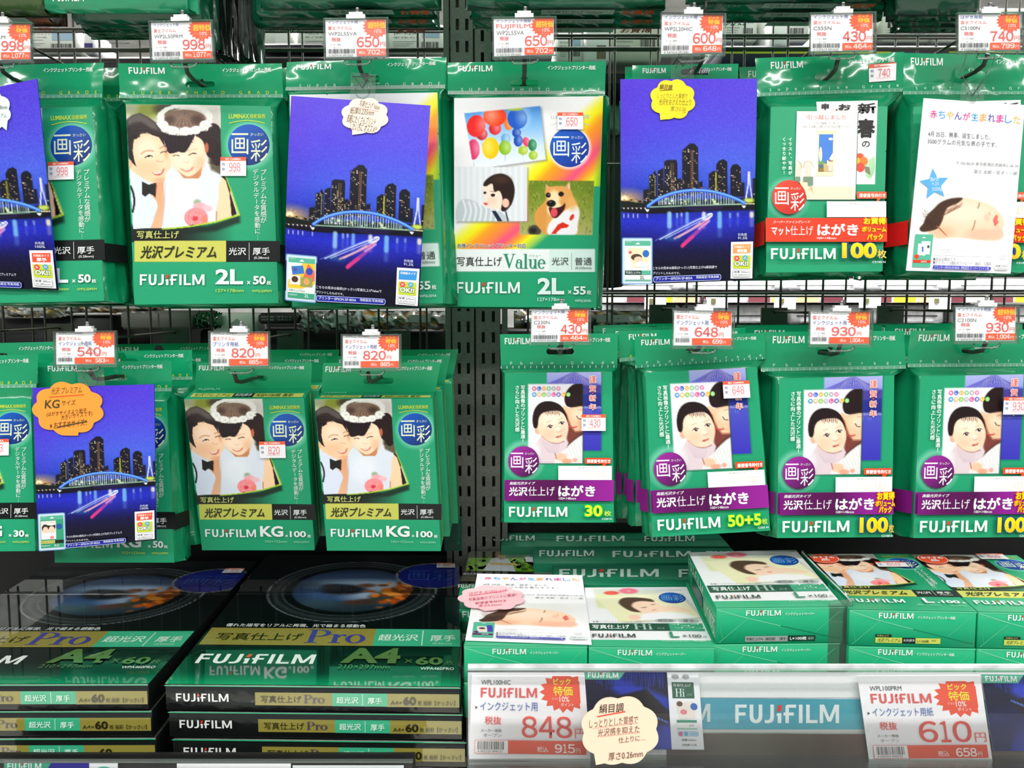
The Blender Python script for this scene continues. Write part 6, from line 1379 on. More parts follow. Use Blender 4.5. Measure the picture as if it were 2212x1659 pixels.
# ------------------------------------------------------------ sample cards of the upper row
INK = (70, 62, 60)
city_card('city-at-night sample card cut off by the left edge of the picture', [(-215, 232), (80, 170), (126, 627), (-180, 616)], .772, 'premium', 'r', ('280μm', '(0.280mm)'), dict(shape=(-38, 238, 56, 44), tail=(6, 280, 0, 262), col=(226, 244, 234), label='pale green bubble note at the left edge', lines=[('紙厚0.28mm', -40, 226, 14, 238, INK, -3), ('光沢プレミアム', -46, 246, 12, 256, (90, 110, 140), -3)]), st=2.2, Yb=.785, white='100%')
city_card('city-at-night sample card with a cream bubble note, slightly curled', [(629, 207), (930, 228), (905, 665), (614, 650)], .772, 'value', 'b', ('235μm', '(0.235mm)'), dict(shape=(790, 252, 52, 41), tail=(763, 294, 772, 284), col=(250, 234, 214), label='cream bubble note written in brown ink', lines=[('写真仕上げ Value', 776, 219, 826, 234, (120, 80, 60), 12), ('紙厚0.235mm', 754, 233, 812, 250, (110, 76, 60), 6), ('_', 776, 233, 824, 242, (240, 170, 160), 1.2), ('気軽にたくさんプリント', 746, 252, 816, 272, (110, 76, 60), 8), ('したい方に オススメ!!', 754, 270, 818, 290, (110, 76, 60), 8)]), st=1.6, bend=.004)
city_card('flat city-at-night sample card with a yellow bubble note', [(1340, 171), (1635.6, 170), (1627, 605), (1342, 616)], .774, 'hi', 'o', ('260μm', '(0.260mm)'), dict(shape=(1454, 216, 50, 45), tail=(1427, 261, 1436, 252), col=(250, 224, 40), label='yellow bubble note written in dark ink', lines=[('絹目調', 1422, 181, 1452, 194, (90, 70, 30), 3, .015), ('_', 1422, 196, 1454, 194, (60, 50, 20), 1), ('しっとりとした質感で', 1416, 202, 1490, 214, (150, 150, 40), 1), ('光沢をおさえた仕上り', 1420, 215, 1498, 230, (130, 130, 40), 1), ('厚さ0.26', 1448, 233, 1486, 244, (170, 160, 50), 1), ('mm', 1478, 245, 1486, 249, (170, 160, 50), 1)]), st=1.6, tab=(.37, .54))

def newborn(label, q, Y, note_cfg=None, plane=None, sample='matte', st=1.8, tab=True, tq=[(1995.7, 212), (2214, 227), (2183, 591), (1957.6, 584.5)]):
    C = quad_at(q, Y) if plane is None else [atz(x, y, plane) for x, y in q]
    S = Quad(C); root = thing('newborn_announcement_card', label, 'sample card', (C[2]+C[3])/2)
    solid('board', M_CARD, root, lambda b: b.hexa([S.p(0, 1, -.001), S.p(1, 1, -.001), S.p(1, 0, -.001), S.p(0, 0, -.001), S.p(0, 1, 0), S.p(1, 1, 0), S.p(1, 0, 0), S.p(0, 0, 0)], (250, 250, 253)))
    pr = Print(tq, S, .0001); pr.part('sleeping_baby_photo').raster(paint_baby_sleep(st)); pr.z(3.857, 1940, 180)
    pr.part('headline')
    cc = [(232, 60, 150), (90, 170, 230), (250, 190, 110), (110, 90, 180), (236, 80, 160), (100, 190, 235), (250, 180, 100), (110, 100, 190), (232, 70, 160), (90, 170, 230), (252, 200, 120)]
    for i, c in enumerate('赤ちゃんが生まれました'): x = 268+i*69.2; y = 220+i*4.6; pr.text(c, x, y, x+60, y+64, cc[i], .012, rot=3, up=0 if i else 1)
    pr.part('message_lettering').text('4月 25日、無事、誕生しました。', 250, 402, 772, 446, (90, 92, 100), 0, rot=3.2); pr.text('3500グラムの元気な男の子です。', 246, 464, 826, 508, (90, 92, 100), 0, rot=3.2)
    pr.text('〒106-8620 東京都港区西麻布2-26-30', 490, 646, 1002, 676, (130, 132, 138), 0, rot=3); pr.text('富士 太郎・花子・一郎', 636, 712, 992, 744, (110, 112, 120), 0, rot=3)
    if tab:
        pr.part('blue_star'); a0 = -96; P_ = []
        for i in range(10): a = math.radians(a0+i*36); rr = 128 if i % 2 == 0 else 58; P_.append((302+rr*math.cos(a), 826+rr*1.06*math.sin(a)))
        pr.poly(P_, (96, 176, 240)); pr.text('Birth', 272, 766, 338, 798, (225, 240, 250), 0, rot=-6); pr.text('4.25', 282, 808, 340, 834, (225, 240, 250), 0, rot=-4); pr.text('3500g', 282, 850, 368, 888, (225, 240, 250), 0, rot=-4)
    pr.part('pack_thumbnail').poly([(142, 1246), (294, 1250), (266, 1532), (114, 1528)], (90, 186, 156))
    if sample == 'matte': pr.poly([(196, 1306), (270, 1308), (262, 1420), (190, 1416)], (246, 246, 246)); pr.poly([(166, 1326), (238, 1328), (226, 1430), (158, 1424)], (252, 252, 250)); pr.rect(196, 1352, 210, 1398, (70, 120, 200)); pr.ell(152, 1438, 20, 20, (226, 70, 50), n=16); pr.poly([(124, 1466), (270, 1470), (268, 1494), (120, 1492)], (236, 62, 34)); pr.text('はがき', 188, 1474, 236, 1490, WH, .03); pr.text('春', 240, 1340, 262, 1366, (40, 40, 40), .02)
    else: pr.rect(160, 1330, 230, 1440, (232, 226, 226)); pr.ell(196, 1390, 24, 30, (246, 212, 190), n=16); pr.ell(196, 1368, 24, 16, (60, 40, 40), n=16); pr.rect(232, 1310, 272, 1430, (70, 70, 180)); pr.ell(150, 1440, 18, 18, (110, 30, 110), n=14); pr.poly([(124, 1466), (270, 1470), (268, 1494), (120, 1492)], (110, 20, 100)); pr.text('はがき', 188, 1474, 236, 1490, WH, .03)
    pr.poly([(195, 1282), (232, 1283), (224, 1275), (212, 1268), (202, 1275)], (240, 250, 245))
    pr.part('caption_lettering').text('こちらの見本は画彩(かっさい)マット仕上げスーパーファイングレードで', 302, 1376, 786, 1394, (140, 140, 146), 0, rot=1.4); pr.text('プリントしたものです。', 300, 1398, 446, 1412, (140, 140, 146), 0); pr.line([(294, 1428), (778, 1444)], 2.5, (130, 130, 140))
    pr.text('●商品は無地です。', 290, 1448, 486, 1474, (110, 112, 118), 0, rot=1); pr.text('●テンプレート無料ダウンロード「画彩」で検索', 288, 1480, 772, 1508, (110, 112, 118), 0, rot=1.2)
    pr.text('白色度', 838, 1428, 892, 1444, (150, 150, 155)); pr.text('100%', 836, 1456, 890, 1470, (150, 150, 155))
    pr.part('printer_capsule').poly([(288, 1518), (296, 1514), (762, 1528), (768, 1536), (764, 1554), (756, 1558), (290, 1544), (284, 1536)], (70, 70, 190)); pr.text('プリンター:EPSON EP-803A  用紙設定:スーパーファイン紙', 298, 1522, 752, 1550, (225, 228, 248), 0, rot=1.6)
    pr.part('thickness_label').rring(800, 1508, 914, 1552, 8, 2.5, (90, 190, 150) if sample != 'matte' else (170, 170, 176), (248, 249, 252)); pr.text('紙厚 230μm', 808, 1514, 906, 1528, (110, 112, 118), .01); pr.text('(0.23mm)', 820, 1534, 896, 1546, (140, 142, 148))
    pr.z(1, 0, 0); pr.build(M_PHOTO, root)
    if tab:
        def tabf(b):
            b.quad(S.p(.36, .02, -.0015), S.p(.60, .02, -.0015), S.p(.58, -.10, .002), S.p(.35, -.10, .002), (220, 235, 230)); c = S.p(.47, -.03, .001)
            b.tube([c+np.array([.005*math.cos(a), -.0006, .005*math.sin(a)]) for a in np.linspace(0, 2*math.pi, 17)], .0005, (230, 240, 236), 5)
            b.tube([c, c+np.array([-.012, -.003, .018]), c+np.array([-.008, -.004, .036]), c+np.array([.016, -.004, .036]), c+np.array([.012, -.003, .02]), c], .0005, (230, 240, 236), 5)
        solid('hanging_tab', M_TAB, root, tabf, label='clear plastic hanging tab with a thread')
    if note_cfg: note(root, S, q, note_cfg, h=.0025)
    return root
newborn('white card announcing a birth with a blue star and sleeping baby, right edge', [(1995.7, 212), (2214, 227), (2183, 591), (1957.6, 584.5)], .765)

# ============================================================ packs hanging above, seen from below
def hang_slab(label, px0, px1, pyb, Y, D, hh=.2, col=GREEN, skew=0, group='packs hanging above the frame, seen from below', front=None, under=None, seed=1, sag=0):
    A = pt(px0, pyb, Y); B = pt(px1, pyb+skew, Y); up = np.array([0, 0, hh])
    pan = [A+up, B+up, B, A]; n = Quad(pan).n; root = thing('photo_paper_pack', label, 'paper pack', (A+B)/2, group)
    hl, hr = pan[0]+np.array([0, D*.4, .014]), pan[1]+np.array([0, D*.4, .014])
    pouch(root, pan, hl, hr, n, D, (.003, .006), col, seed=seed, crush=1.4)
    header(root, Quad([hl+np.array([0, 0, .04]), hr+np.array([0, 0, .04]), hr, hl]), 354, 75, (177, 40), seed, lambda pr: pr.logo(22, 8, 99, 22, WH))
    pr = Print([(0, 0), (100, 0), (100, 100), (0, 100)], Quad(pan), .0006); pr.part('lettering')
    if front: front(pr)
    pr.build(M_FRONT, root) if pr.b['lettering'].n else None
    q = Quad([A+np.array([0, .002, -.0032]), B+np.array([0, .002, -.0032]), B+np.array([0, D*.95, -.0024]), A+np.array([0, D*.95, -.0024])], nrm=(0, 0, -1.0))
    pr = Print([(0, 0), (100, 0), (100, 10), (0, 10)], q, .0022); pr.part('end_lettering')
    if under: under(pr)
    if pr.b['end_lettering'].n: pr.build(M_FRONT, root)
    return root
def fr_o2(pr): pr.logo(6, 92, 28, 97.4, (220, 240, 232)); pr.rect(43, 90, 66, 96.4, (226, 236, 230)); pr.rect(66, 90, 92, 96.4, (14, 30, 24)); pr.text('写真仕上げValue', 45, 91.4, 64, 95, (60, 80, 70)); pr.text('A6×50枚 画彩', 69, 91.4, 84, 95, (210, 220, 214))
def fr_val(pr): pr.rect(30, 88, 75, 98, (190, 205, 196)); pr.text('写真仕上げ Value 画彩', 33, 90, 72, 96.5, (40, 60, 50)); pr.text('お買得', 80, 87, 97, 97, (226, 110, 60), .04)
def un_val(pr): pr.rect(38, 2, 76, 8, (150, 170, 160)); pr.text('写真仕上げ Value', 41, 3, 70, 7, (50, 70, 60)); pr.logo(6, 3.4, 26, 6.8, (90, 140, 120)); pr.text('お買得', 80, 2, 97, 8, (190, 80, 40), .03)  # underside print in dimmed colours, the shade painted in
hang_slab('bright green pack at the top left with a white and black label strip', 97, 404, 17, .772, .016, skew=0, front=fr_o2, seed=51)
hang_slab('second green pack at the top left, behind the bright one and hanging lower', 155, 432, 40, .795, .018, front=lambda pr: (pr.logo(6, 92, 28, 97, (150, 200, 180)), pr.rect(43, 90, 66, 95, (160, 176, 168)), pr.rect(66, 90, 92, 95, (14, 30, 24))), col=(10, 92, 62), seed=52)  # green and label strip darkened in colour for the shade behind the lit pack
for k in range(4): hang_slab(['third', 'fourth', 'fifth', 'sixth'][k]+' dark pack from the front at the top left', 172+k*7, 436+k*5, 52+k*8, .818+k*.02, .016, col=(10, 90, 60), under=lambda pr: pr.logo(8, 3, 30, 7, (80, 140, 116)), seed=53+k)  # shade from below is put into the darker green and dim logo
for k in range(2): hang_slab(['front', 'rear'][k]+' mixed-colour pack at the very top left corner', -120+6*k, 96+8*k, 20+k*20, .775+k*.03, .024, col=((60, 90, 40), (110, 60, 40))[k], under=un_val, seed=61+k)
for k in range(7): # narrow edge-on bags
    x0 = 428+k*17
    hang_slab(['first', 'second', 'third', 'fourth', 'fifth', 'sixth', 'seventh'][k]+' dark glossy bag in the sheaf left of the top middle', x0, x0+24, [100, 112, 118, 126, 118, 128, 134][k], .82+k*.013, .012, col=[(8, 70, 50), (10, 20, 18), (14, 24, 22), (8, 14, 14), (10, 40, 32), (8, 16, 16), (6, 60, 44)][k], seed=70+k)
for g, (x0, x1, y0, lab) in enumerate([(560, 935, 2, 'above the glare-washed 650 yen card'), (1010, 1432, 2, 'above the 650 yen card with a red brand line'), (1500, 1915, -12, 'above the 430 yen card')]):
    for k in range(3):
        hang_slab(['front', 'middle', 'rear'][k]+' wide dark pack '+lab, x0+(8 if g else -6)*k, x1-4*k, y0+k*21, .775+k*.032, .026, col=(10, 96, 66), front=fr_val if k < 2 else None, under=un_val, seed=80+g*5+k)  # green darkened in colour to stand for the overhead shade
for k in range(4): hang_slab(['front', 'second', 'third', 'rear'][k]+' dark pack of the bundle left of the 740 yen card', 1938+k*4, 2112-k*3, 18+k*13, .775+k*.026, .022, col=(8, 66, 46), under=lambda pr: pr.logo(8, 3, 50, 7, (50, 110, 90)), seed=100+k)  # bundle's shade painted in: deep green, dimmed logo

# ============================================================ lower row
YL = .782
def L1p(pr): print_premium(pr, 'KG', '30', '102×152mm', 'WPKG30PRM', '353', 3.0, sx=(1134, 730, 1515, 984))
q1, h1, p1 = bag_pack('photo_paper_pack', 'small premium pack of thirty sheets cut off by the left edge, lower row', None, [(-215, 772), (83, 765), (79, 838), (-212, 842)], [(-194, 862), (67, 860), (77, 1190), (-184, 1193)], .775, .018, L1p, T1, (150, 40), seed=33, amp=.001)
bag_behind('photo_paper_pack', 'green pack just behind the thirty-sheet premium pack at the left edge', UH, h1, p1, (.012, .03, .01), .018, (150, 40), seed=34)
def L2p(pr): print_premium(pr, 'KG', '50', '102×152mm', 'WPKG50PRM', None, 2.6)
q2, h2, p2 = bag_pack('photo_paper_pack', 'premium pack of fifty sheets behind the city card with the orange note', None, [(82, 783), (369, 779), (372, 846), (84, 850)], [(97, 868), (360, 866), (377, 1215), (119, 1215)], .785, .022, L2p, T1, (160, 35), seed=35, amp=.0008, fin=(.005, .008))
stripes_on(q2, p2, .022, (.005, .008), ((.70, .795, (14, 18, 18), 'r'),))
for k in range(3): bag_behind('photo_paper_pack', ['first', 'second', 'third'][k]+' green pack behind the fifty-sheet premium pack', UH, h2, p2, (.008+.006*k, .03*(k+1), [.008, .002, .012][k]), .022, (160, 35), seed=36+k, stripes=None)

def carton_box(name, label, cat, top, h, mat, front=None, topf=None, sidef=None, group=None, cols=((24, 158, 108),)*3, bevel=.0008, ftq=None, ttq=None, labels=None, pm=None, side='l'):
    """upright-ish carton lying flat: top = back-left, back-right, front-right, front-left"""
    BLk, BRk, FR_, FL_ = [np.asarray(p, float) for p in top]; dz = np.array([0, 0, -h])
    root = thing(name, label, cat, (BLk+BRk+FR_+FL_)/4+dz, group)
    b = MB(); P = [FL_+dz, FR_+dz, BRk+dz, BLk+dz, FL_, FR_, BRk, BLk]; b.hexa(P, cols[0], {1: cols[1], 2: cols[2]}); o = b.build('carton', mat, root)
    m = o.modifiers.new('edge_round', 'BEVEL'); m.width = bevel; m.segments = 2; m.limit_method = 'ANGLE'
    wd = o.modifiers.new('weld', 'WELD'); wd.merge_threshold = 1e-5; o.modifiers.move(1, 0)
    sets = []
    if topf: pr = Print(ttq, Quad([BLk, BRk, FR_, FL_]), .0003, .00003); topf(pr); sets.append(pr)
    if front: pr = Print(ftq, Quad([FL_, FR_, FR_+dz, FL_+dz]), .0003, .00003); front(pr); sets.append(pr)
    if sidef: pr = Print([(0, 0), (100, 0), (100, 20), (0, 20)], Quad([BLk, FL_, FL_+dz, BLk+dz] if side == 'l' else [FR_, BRk, BRk+dz, FR_+dz]), .0003, .00003); sidef(pr); sets.append(pr)
    for pr in sets: pr.build(pm or mat, root, labels)
    return root
def hang_box(label, HQ, PQ, Y, D, prn, seed, shift=None, group=None, stick=None):
    pan = quad_at(PQ, Y, auto=True); S = Quad(pan); n = S.n; hd = quad_at(HQ, Y+D*.75)
    if shift is not None: pan = slide(pan, *shift); hd = slide(hd, *shift); S = Quad(pan)
    root = thing('boxed_photo_paper', label, 'paper box', (pan[2]+pan[3])/2-n*D/2, group)
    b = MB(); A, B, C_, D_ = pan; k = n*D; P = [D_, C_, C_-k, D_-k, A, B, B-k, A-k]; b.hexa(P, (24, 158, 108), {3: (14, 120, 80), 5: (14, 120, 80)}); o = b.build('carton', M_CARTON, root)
    wd = o.modifiers.new('weld', 'WELD'); wd.merge_threshold = 1e-5; m = o.modifiers.new('edge_round', 'BEVEL'); m.width = .0009; m.segments = 2
    # hanging flap rises from the back edge of the top
    e = (hd[2]+hd[3])/2; fl = [hd[0], hd[1], B-k*.96, A-k*.96]; SF = Quad(fl)
    W_ = HQ[1][0]-HQ[0][0]; header(root, SF, W_, 62, (W_*.49, 38), seed, head_texts(None, w=W_, h=66, lx=6), mat=M_CARTON, col=(24, 150, 100), hole_w=66, hole_h=13, ridge=False, name='hanging_flap')
    pr = Print([(0, 0), (264, 0), (264, 30), (0, 30)], Quad([A-k, B-k, B, A]), .0003)
    pr.part('top_lettering').rect(10, 17, 258, 27, (196, 202, 96)); pr.rect(102, 17, 148, 27, (20, 26, 22)); pr.text('光沢プレミアム', 14, 18, 96, 26, (50, 54, 20), .01, .2); pr.text('光沢|厚手', 106, 18, 144, 26, WH, .01); pr.text('KG×100枚 画彩', 156, 18, 236, 26, (50, 54, 20), .01); pr.text('FUJIFILM', 12, 4, 60, 10, (150, 210, 185))
    pr.build(M_CARTON, root)
    if prn:
        pr = Print(T1, S, .0005, .00003); prn(pr); pr.build(M_PHOTO, root, {'price_sticker': 'white price sticker with a red stripe', 'cover_photo': 'printed photo of a boy in a bow tie and a girl with a flower crown'})
    pr = Print([(0, 0), (30, 0), (30, 330), (0, 330)], Quad([B, B-k, C_-k, C_]), .0003); pr.part('side_stripe').rect(20, 6, 24, 324, (180, 196, 80)); pr.vtext('FUJIFILM', 9, 250, 320, 10, (120, 200, 165)); pr.build(M_CARTON, root)
    return root
H3 = [(424.5, 783), (674, 783), (676.6, 839), (426, 835)]; P3 = [(398, 861), (656.7, 861), (680, 1188), (437, 1188)]
H4 = [(698, 784), (952.6, 782), (944, 836), (698, 835)]; P4 = [(679.5, 861), (934, 861), (952.6, 1190), (706.6, 1189)]
def kgp(stick): return lambda pr: print_premium(pr, 'KG', '100', '102×152mm', 'WPKG100PRM', stick, 1.6, True, (1134, 730, 1515, 984))
hang_box('hanging carton with the two children and a price sticker, left of the pair', H3, P3, YL, .030, kgp('820'), 41)
hang_box('hanging carton with the two children and no sticker, beside the slotted posts', H4, P4, YL, .030, kgp(None), 42)
for hq, pq, lab in ((H3, P3, 'stickered carton with the two children'), (H4, P4, 'stickerless carton beside the slotted posts')):
    for k in range(2): hang_box(['first', 'second'][k]+' green carton hanging behind the '+lab, hq, pq, YL, .030, None, 43+k, (.006*(k+1), .034*(k+1), .004*(k+1)), 'cartons hanging behind the front ones')

# postcards
def hg(cnt, code, st, sx): return lambda pr: print_hagaki(pr, cnt, code, st, sx)
q5, h5, p5 = bag_pack('postcard_pack', 'thin postcard pack of thirty with the baby photo, beside the slotted posts', None, [(1080, 722), (1335, 720), (1333, 795), (1082, 797)], T3, .79, .012, hg('30', 'C230 N', '430', (1255, 893, 1307, 928)), T3, (130, 38), 'P', (.003, .004), seed=55, ink=(190, 225, 210), seal=(30, 140, 100), amp=.0005, lx=10)
q6, h6, p6 = bag_pack('postcard_pack', 'postcard pack of fifty plus five with the baby photo', None, [(1371, 727), (1652, 719), (1654, 776), (1373, 796)], [(1394, 805), (1634, 793), (1664, 1146), (1409, 1160)], .775, .018, hg('50+5', 'C255 N', '648', (1247, 828, 1302, 861)), T3, (140, 36), 'P', (.007, .006), seed=56, ink=(190, 225, 210), seal=(60, 170, 130), amp=.001, lx=14)
q7, h7, p7 = bag_pack('postcard_pack', 'postcard pack of one hundred with the baby photo, under the 930 yen card', None, [(1644, 717), (1956, 715), (1957, 797), (1644, 803)], [(1683, 818), (1931.5, 811), (1926, 1160), (1678, 1162)], .77, .034, hg('100', 'C2100 N', None, None), T3, (152, 46), 'P', (.012, .009), seed=57, ink=(190, 225, 210), amp=.0024, lx=26)
q8, h8, p8 = bag_pack('postcard_pack', 'stickered postcard pack of one hundred at the right edge, lower row', None, [(1963, 714), (2275, 712), (2273, 792), (1961, 794)], [(1987.5, 813), (2236, 808), (2222, 1160), (1972.5, 1162)], .77, .034, hg('100', 'C2100 N', '930', (1254, 847, 1308, 881)), T3, (147, 44), 'P', (.012, .009), seed=58, ink=(190, 225, 210), amp=.002, lx=20)
PUR = (130, 26, 126)
for r_, p_, D_, fn, sd in ((q6, p6, .018, (.007, .006), ('l',)), (q7, p7, .034, (.012, .009), ('l', 'r')), (q8, p8, .034, (.012, .009), ('l', 'r'))):
    stripes_on(r_, p_, D_, fn, [(.71, .85, PUR, s) for s in sd])
for k in range(3):
    dx = (-.0115, -.021, -.031)[k]; pp = [p_.copy() for p_ in p6]; pp[0][0] += .006*(k+1); pp[1][0] += .006*(k+1)
    r_ = bag_behind('postcard_pack', ['first', 'second', 'third'][k]+' postcard pack behind the fifty-plus-five one, its side showing', UH, h6, pp, (dx, .022*(k+1), .004+.002*k), .018, (140, 36), 281, 60, seed=90+k, kind='P', stripes=None)
    pq = slide(pp, dx, .022*(k+1), .004+.002*k); stripes_on(r_, pq, .018, (.006, .012), [(.71, .85, PUR, 'l')])
    pr = Print([(0, 0), (100, 0), (100, 100), (0, 100)], Quad(pq), .0005); pr.part('title_band').rect(0, 71, 100, 85, PUR); pr.build(M_CARD, r_)
for hd, pn, lab in ((h7, p7, 'postcard pack of one hundred under the 930 yen card'), (h8, p8, 'stickered postcard pack at the right edge')):
    for k in range(2):
        r_ = bag_behind('postcard_pack', ['first', 'second'][k]+' pack behind the '+lab, UH, hd, pn, (-.004+.002*k, .04*(k+1), .004), .032, (150, 44), 312, 80, seed=95+k, kind='P'); stripes_on(r_, slide(pn, -.004+.002*k, .04*(k+1), .004), .032, (.006, .012), [(.71, .85, PUR, 'l'), (.71, .85, PUR, 'r')])

# hooks and price cards, lower row
YD = .748
for lab, px, py, Yh in (('hook under the 540 yen card', 240, 815, .80), ('hook through the stickered carton with the children', 546, 818, .815), ('hook through the stickerless carton with the children', 816, 818, .815),
        ('hook through the thirty-sheet postcard pack', 1208, 760, .795), ('hook through the fifty-plus-five postcard pack', 1500, 757, .785), ('hook through the postcard pack of one hundred under the 930 yen card', 1793, 765, .785), ('hook through the postcard pack of one hundred at the right edge', 2098, 760, .785), ('hook of the pack cut off by the left edge', -70, 806, .79)):
    hook_at(lab, px, py, Yh, YD)
F_, I_, IY = '富士フイルム', 'インクジェット用紙', 'インクジェット用'
def low(code, mid, midx=82): return [(code, 1, 6, 62, GRY), (F_, 11, 21, 58, RED), (mid, 24, 35, midx, BLU)]
card('price card for 540 yen over the orange-noted city card', [(117.6, 718), (248, 716), (249.6, 790), (118.6, 791)], YD, low('WPKG50PRM', I_), '540', '583', seed=11)
card('left price card for 820 yen, over the stickered carton', [(452, 717), (579.7, 718), (580.7, 794), (453, 795)], YD, low('WPKG100PRM', 'プリンタ用紙', 66), '820', '885', seed=12)
card('right price card for 820 yen, over the stickerless carton', [(738, 724), (863.6, 724), (863.6, 798.5), (738, 799)], YD, low('WPKG100PRM', I_), '820', '885', seed=13)
card('price card for 430 yen over the thirty-sheet postcard pack', [(1146.5, 668.6), (1272.5, 667.5), (1273, 741.5), (1145, 742.6)], YD, [(IY, 3, 12, 78, BLU), (F_, 16, 25, 62, RED), ('C230N', 29, 38, 44, GRY)], '430', '464', seed=14, wide=True)
card('price card for 648 yen over the fifty-plus-five postcard pack', [(1454.8, 669.4), (1583.5, 672), (1582, 751), (1452.7, 750)], YD, [('C255N', 1, 6, 36, GRY), (F_, 11, 21, 58, RED), (IY, 24, 35, 80, BLU)], '648', '699', seed=15)
card('left price card for 930 yen, at the lower right', [(1749, 672), (1882, 673), (1880, 747), (1747.6, 747)], YD, [('C2100N', 1, 6, 42, GRY), (F_, 11, 21, 62, RED), (IY, 24, 35, 82, BLU)], '930', '1,004', seed=16)
card('right price card for 930 yen, nearest the right edge', [(2062, 662), (2197.5, 662), (2195.6, 739.6), (2061, 740)], YD, [(I_, 2, 12, 80, BLU), (F_, 16, 25, 60, RED), ('C2100N', 29, 38, 48, GRY)], '930', '1,004', burst='超', seed=17, wide=True)
OI = (90, 60, 40)
city_card('city-at-night sample card with an orange bubble note, lower row', [(70.5, 838), (333, 830), (337.5, 1166), (82.5, 1192)], .752, 'premium', 'r', ('280μm', '(0.280mm)'), dict(shape=(151, 882, 80, 59), tail=(174, 941, 160, 936), col=(252, 158, 60), label='orange bubble note written in brown and red ink', lines=[('光沢 プレミアム', 110, 832, 186, 848, OI, -3), ('_', 106, 856, 192, 850, (236, 84, 40), 2), ('KG', 94, 862, 130, 882, (70, 70, 40), -2, .02), ('サイズ', 136, 862, 170, 875, OI, -2), ('(はがきサイズより若干', 98, 886, 198, 898, OI, -6), ('大きいサイズです)', 134, 892, 212, 906, OI, -8), ('※ おすすめサイズ!!', 106, 910, 198, 926, OI, -6), ('_', 126, 926, 200, 912, (70, 70, 40), 2.4)], cl=dict(n=9)), st=1.6, tab=(.37, .59), white='100%')

# ============================================================ stacks on the shelves
A4T = [(578, 1197), (993, 1200), (995, 1484), (356, 1478)]
GOLD = (146, 138, 62); TEAL = (60, 178, 134)
def a4_top(pr, stick='3010'):
    pr.part('top_panel').raster(paint_pro()); pr.part('brand_lettering').logo(10.5, 260, 104, 277, (236, 244, 240))
    pr.part('round_emblem').text('画彩', 166, 52, 216, 84, (44, 70, 160))
    pr.part('title_band').rect(2.5, 208, 147, 243, GOLD); pr.rect(147, 208, 220, 243, TEAL); pr.rect(187.5, 211, 188.3, 241, (210, 240, 226))
    pr.part('lettering').text('優れた描写をリアルに再現、光で極まる感動色', 13.5, 198.5, 137, 205.5, (232, 240, 236), .01)
    pr.text('写真仕上げ', 12.5, 219, 86, 234, (34, 40, 16), .01); pr.serif('Pro', 89, 211, 141, 238, (60, 64, 150))
    pr.text('超光沢', 150.5, 220, 184.5, 233, (214, 246, 230), .015); pr.text('厚手', 194.5, 221, 216, 233.5, (214, 246, 230), .015); pr.text('(0.32mm)', 197, 236.5, 213, 240.5, (200, 236, 220))
    pr.text('A4', 125, 248, 172, 276, (86, 124, 64), .04); pr.text('×', 176, 268, 182, 275, (76, 110, 58)); pr.text('60', 184.5, 264.5, 206, 278, (86, 124, 64), .03); pr.text('枚', 208, 270, 215, 278, (76, 110, 58)); pr.text('210×297mm', 124.5, 279, 165, 285.5, (90, 130, 80)); pr.text('WPA460PRO', 189, 282.5, 215, 287, (226, 236, 230), .01)
    if stick: sticker(pr, 195, 30, 215, 46, stick)
def a4_front(pr):
    pr.part('end_lettering').rect(67.3, 5.5, 124.8, 15.5, GOLD); pr.rect(165.8, 5.5, 219, 15.8, GOLD); pr.rect(124.8, 5.5, 165.8, 15.6, TEAL); pr.rect(147.1, 6.2, 147.5, 15, (200, 236, 220)); pr.logo(8.2, 6.8, 47.6, 13, (226, 232, 228))
    pr.text('写真仕上げ', 71.7, 7.8, 101.8, 13.4, (50, 46, 24), .005); pr.serif('Pro', 103.5, 7, 119.5, 13.4, (76, 64, 90)); pr.text('超光沢', 128, 8.2, 144.2, 13.2, (214, 246, 230), .015); pr.text('厚手', 151.3, 8.4, 161.8, 13.4, (214, 246, 230), .015)
    pr.text('A4×', 168, 11, 176.5, 14, (40, 38, 20)); pr.text('60', 177.4, 7.8, 187, 14.2, (40, 38, 20), .03); pr.text('枚 画彩【かっさい】', 188.2, 10.6, 216, 14.2, (40, 38, 20), .005)
    pr.rect(0, .2, 220, .9, (40, 190, 130))  # greenish highlight on the top rim, drawn in as colour
def a4_side(pr): pr.logo_ = None; pr.part('side_lettering').logo(78, 5.5, 97, 14, (190, 200, 196)); pr.rect(30, 6, 70, 13, (20, 24, 22))
def a4_box(label, dq, z, topp, seed, right=False, group=None, jx=0, jy=0):
    if not right: top = [atz(x, y, Z_A4) for x, y in A4T]
    else:
        fr = atz(320.4, 1477, Z_A4); bk = atz(553, 1215, Z_A4); d = (bk-fr)/np.linalg.norm(bk-fr); lf = np.array([-1.0, -.004, 0]); top = [fr+d*.312+lf*.2215, fr+d*.312, fr, fr+lf*.2215]
    top = [p+np.array([jx, jy, z-Z_A4]) for p in top]
    return carton_box('photo_paper_carton', label, 'paper box', top, .0207, M_SHRINKF, front=a4_front, topf=(a4_top if topp else None), sidef=a4_side, group=group, cols=((16, 18, 18), (8, 30, 24), (24, 24, 24)), ttq=[(0, 0), (220, 0), (220, 312), (0, 312)], ftq=[(0, 0), (220, 0), (220, 20.7), (0, 20.7)], pm=M_SHRINK, bevel=.001, labels={'price_sticker': 'small white price sticker', 'round_emblem': 'blue round emblem'}, side='r')
for rt in (False, True):
    for k in range(5):
        w_ = ('topmost' if k == 0 else ['', 'second', 'third', 'fourth', 'lowest'][k]+' from the top')+' wide black carton of the '+('left stack' if rt else 'stack beside the slotted posts')
        a4_box(w_, None, Z_A4-k*.0213, k == 0, k, rt, 'wide black cartons stacked flat', [0, .0015, .004, .002, 0][k]*(1 if not rt else 1), [0, .001, .0005, .002, 0][k])

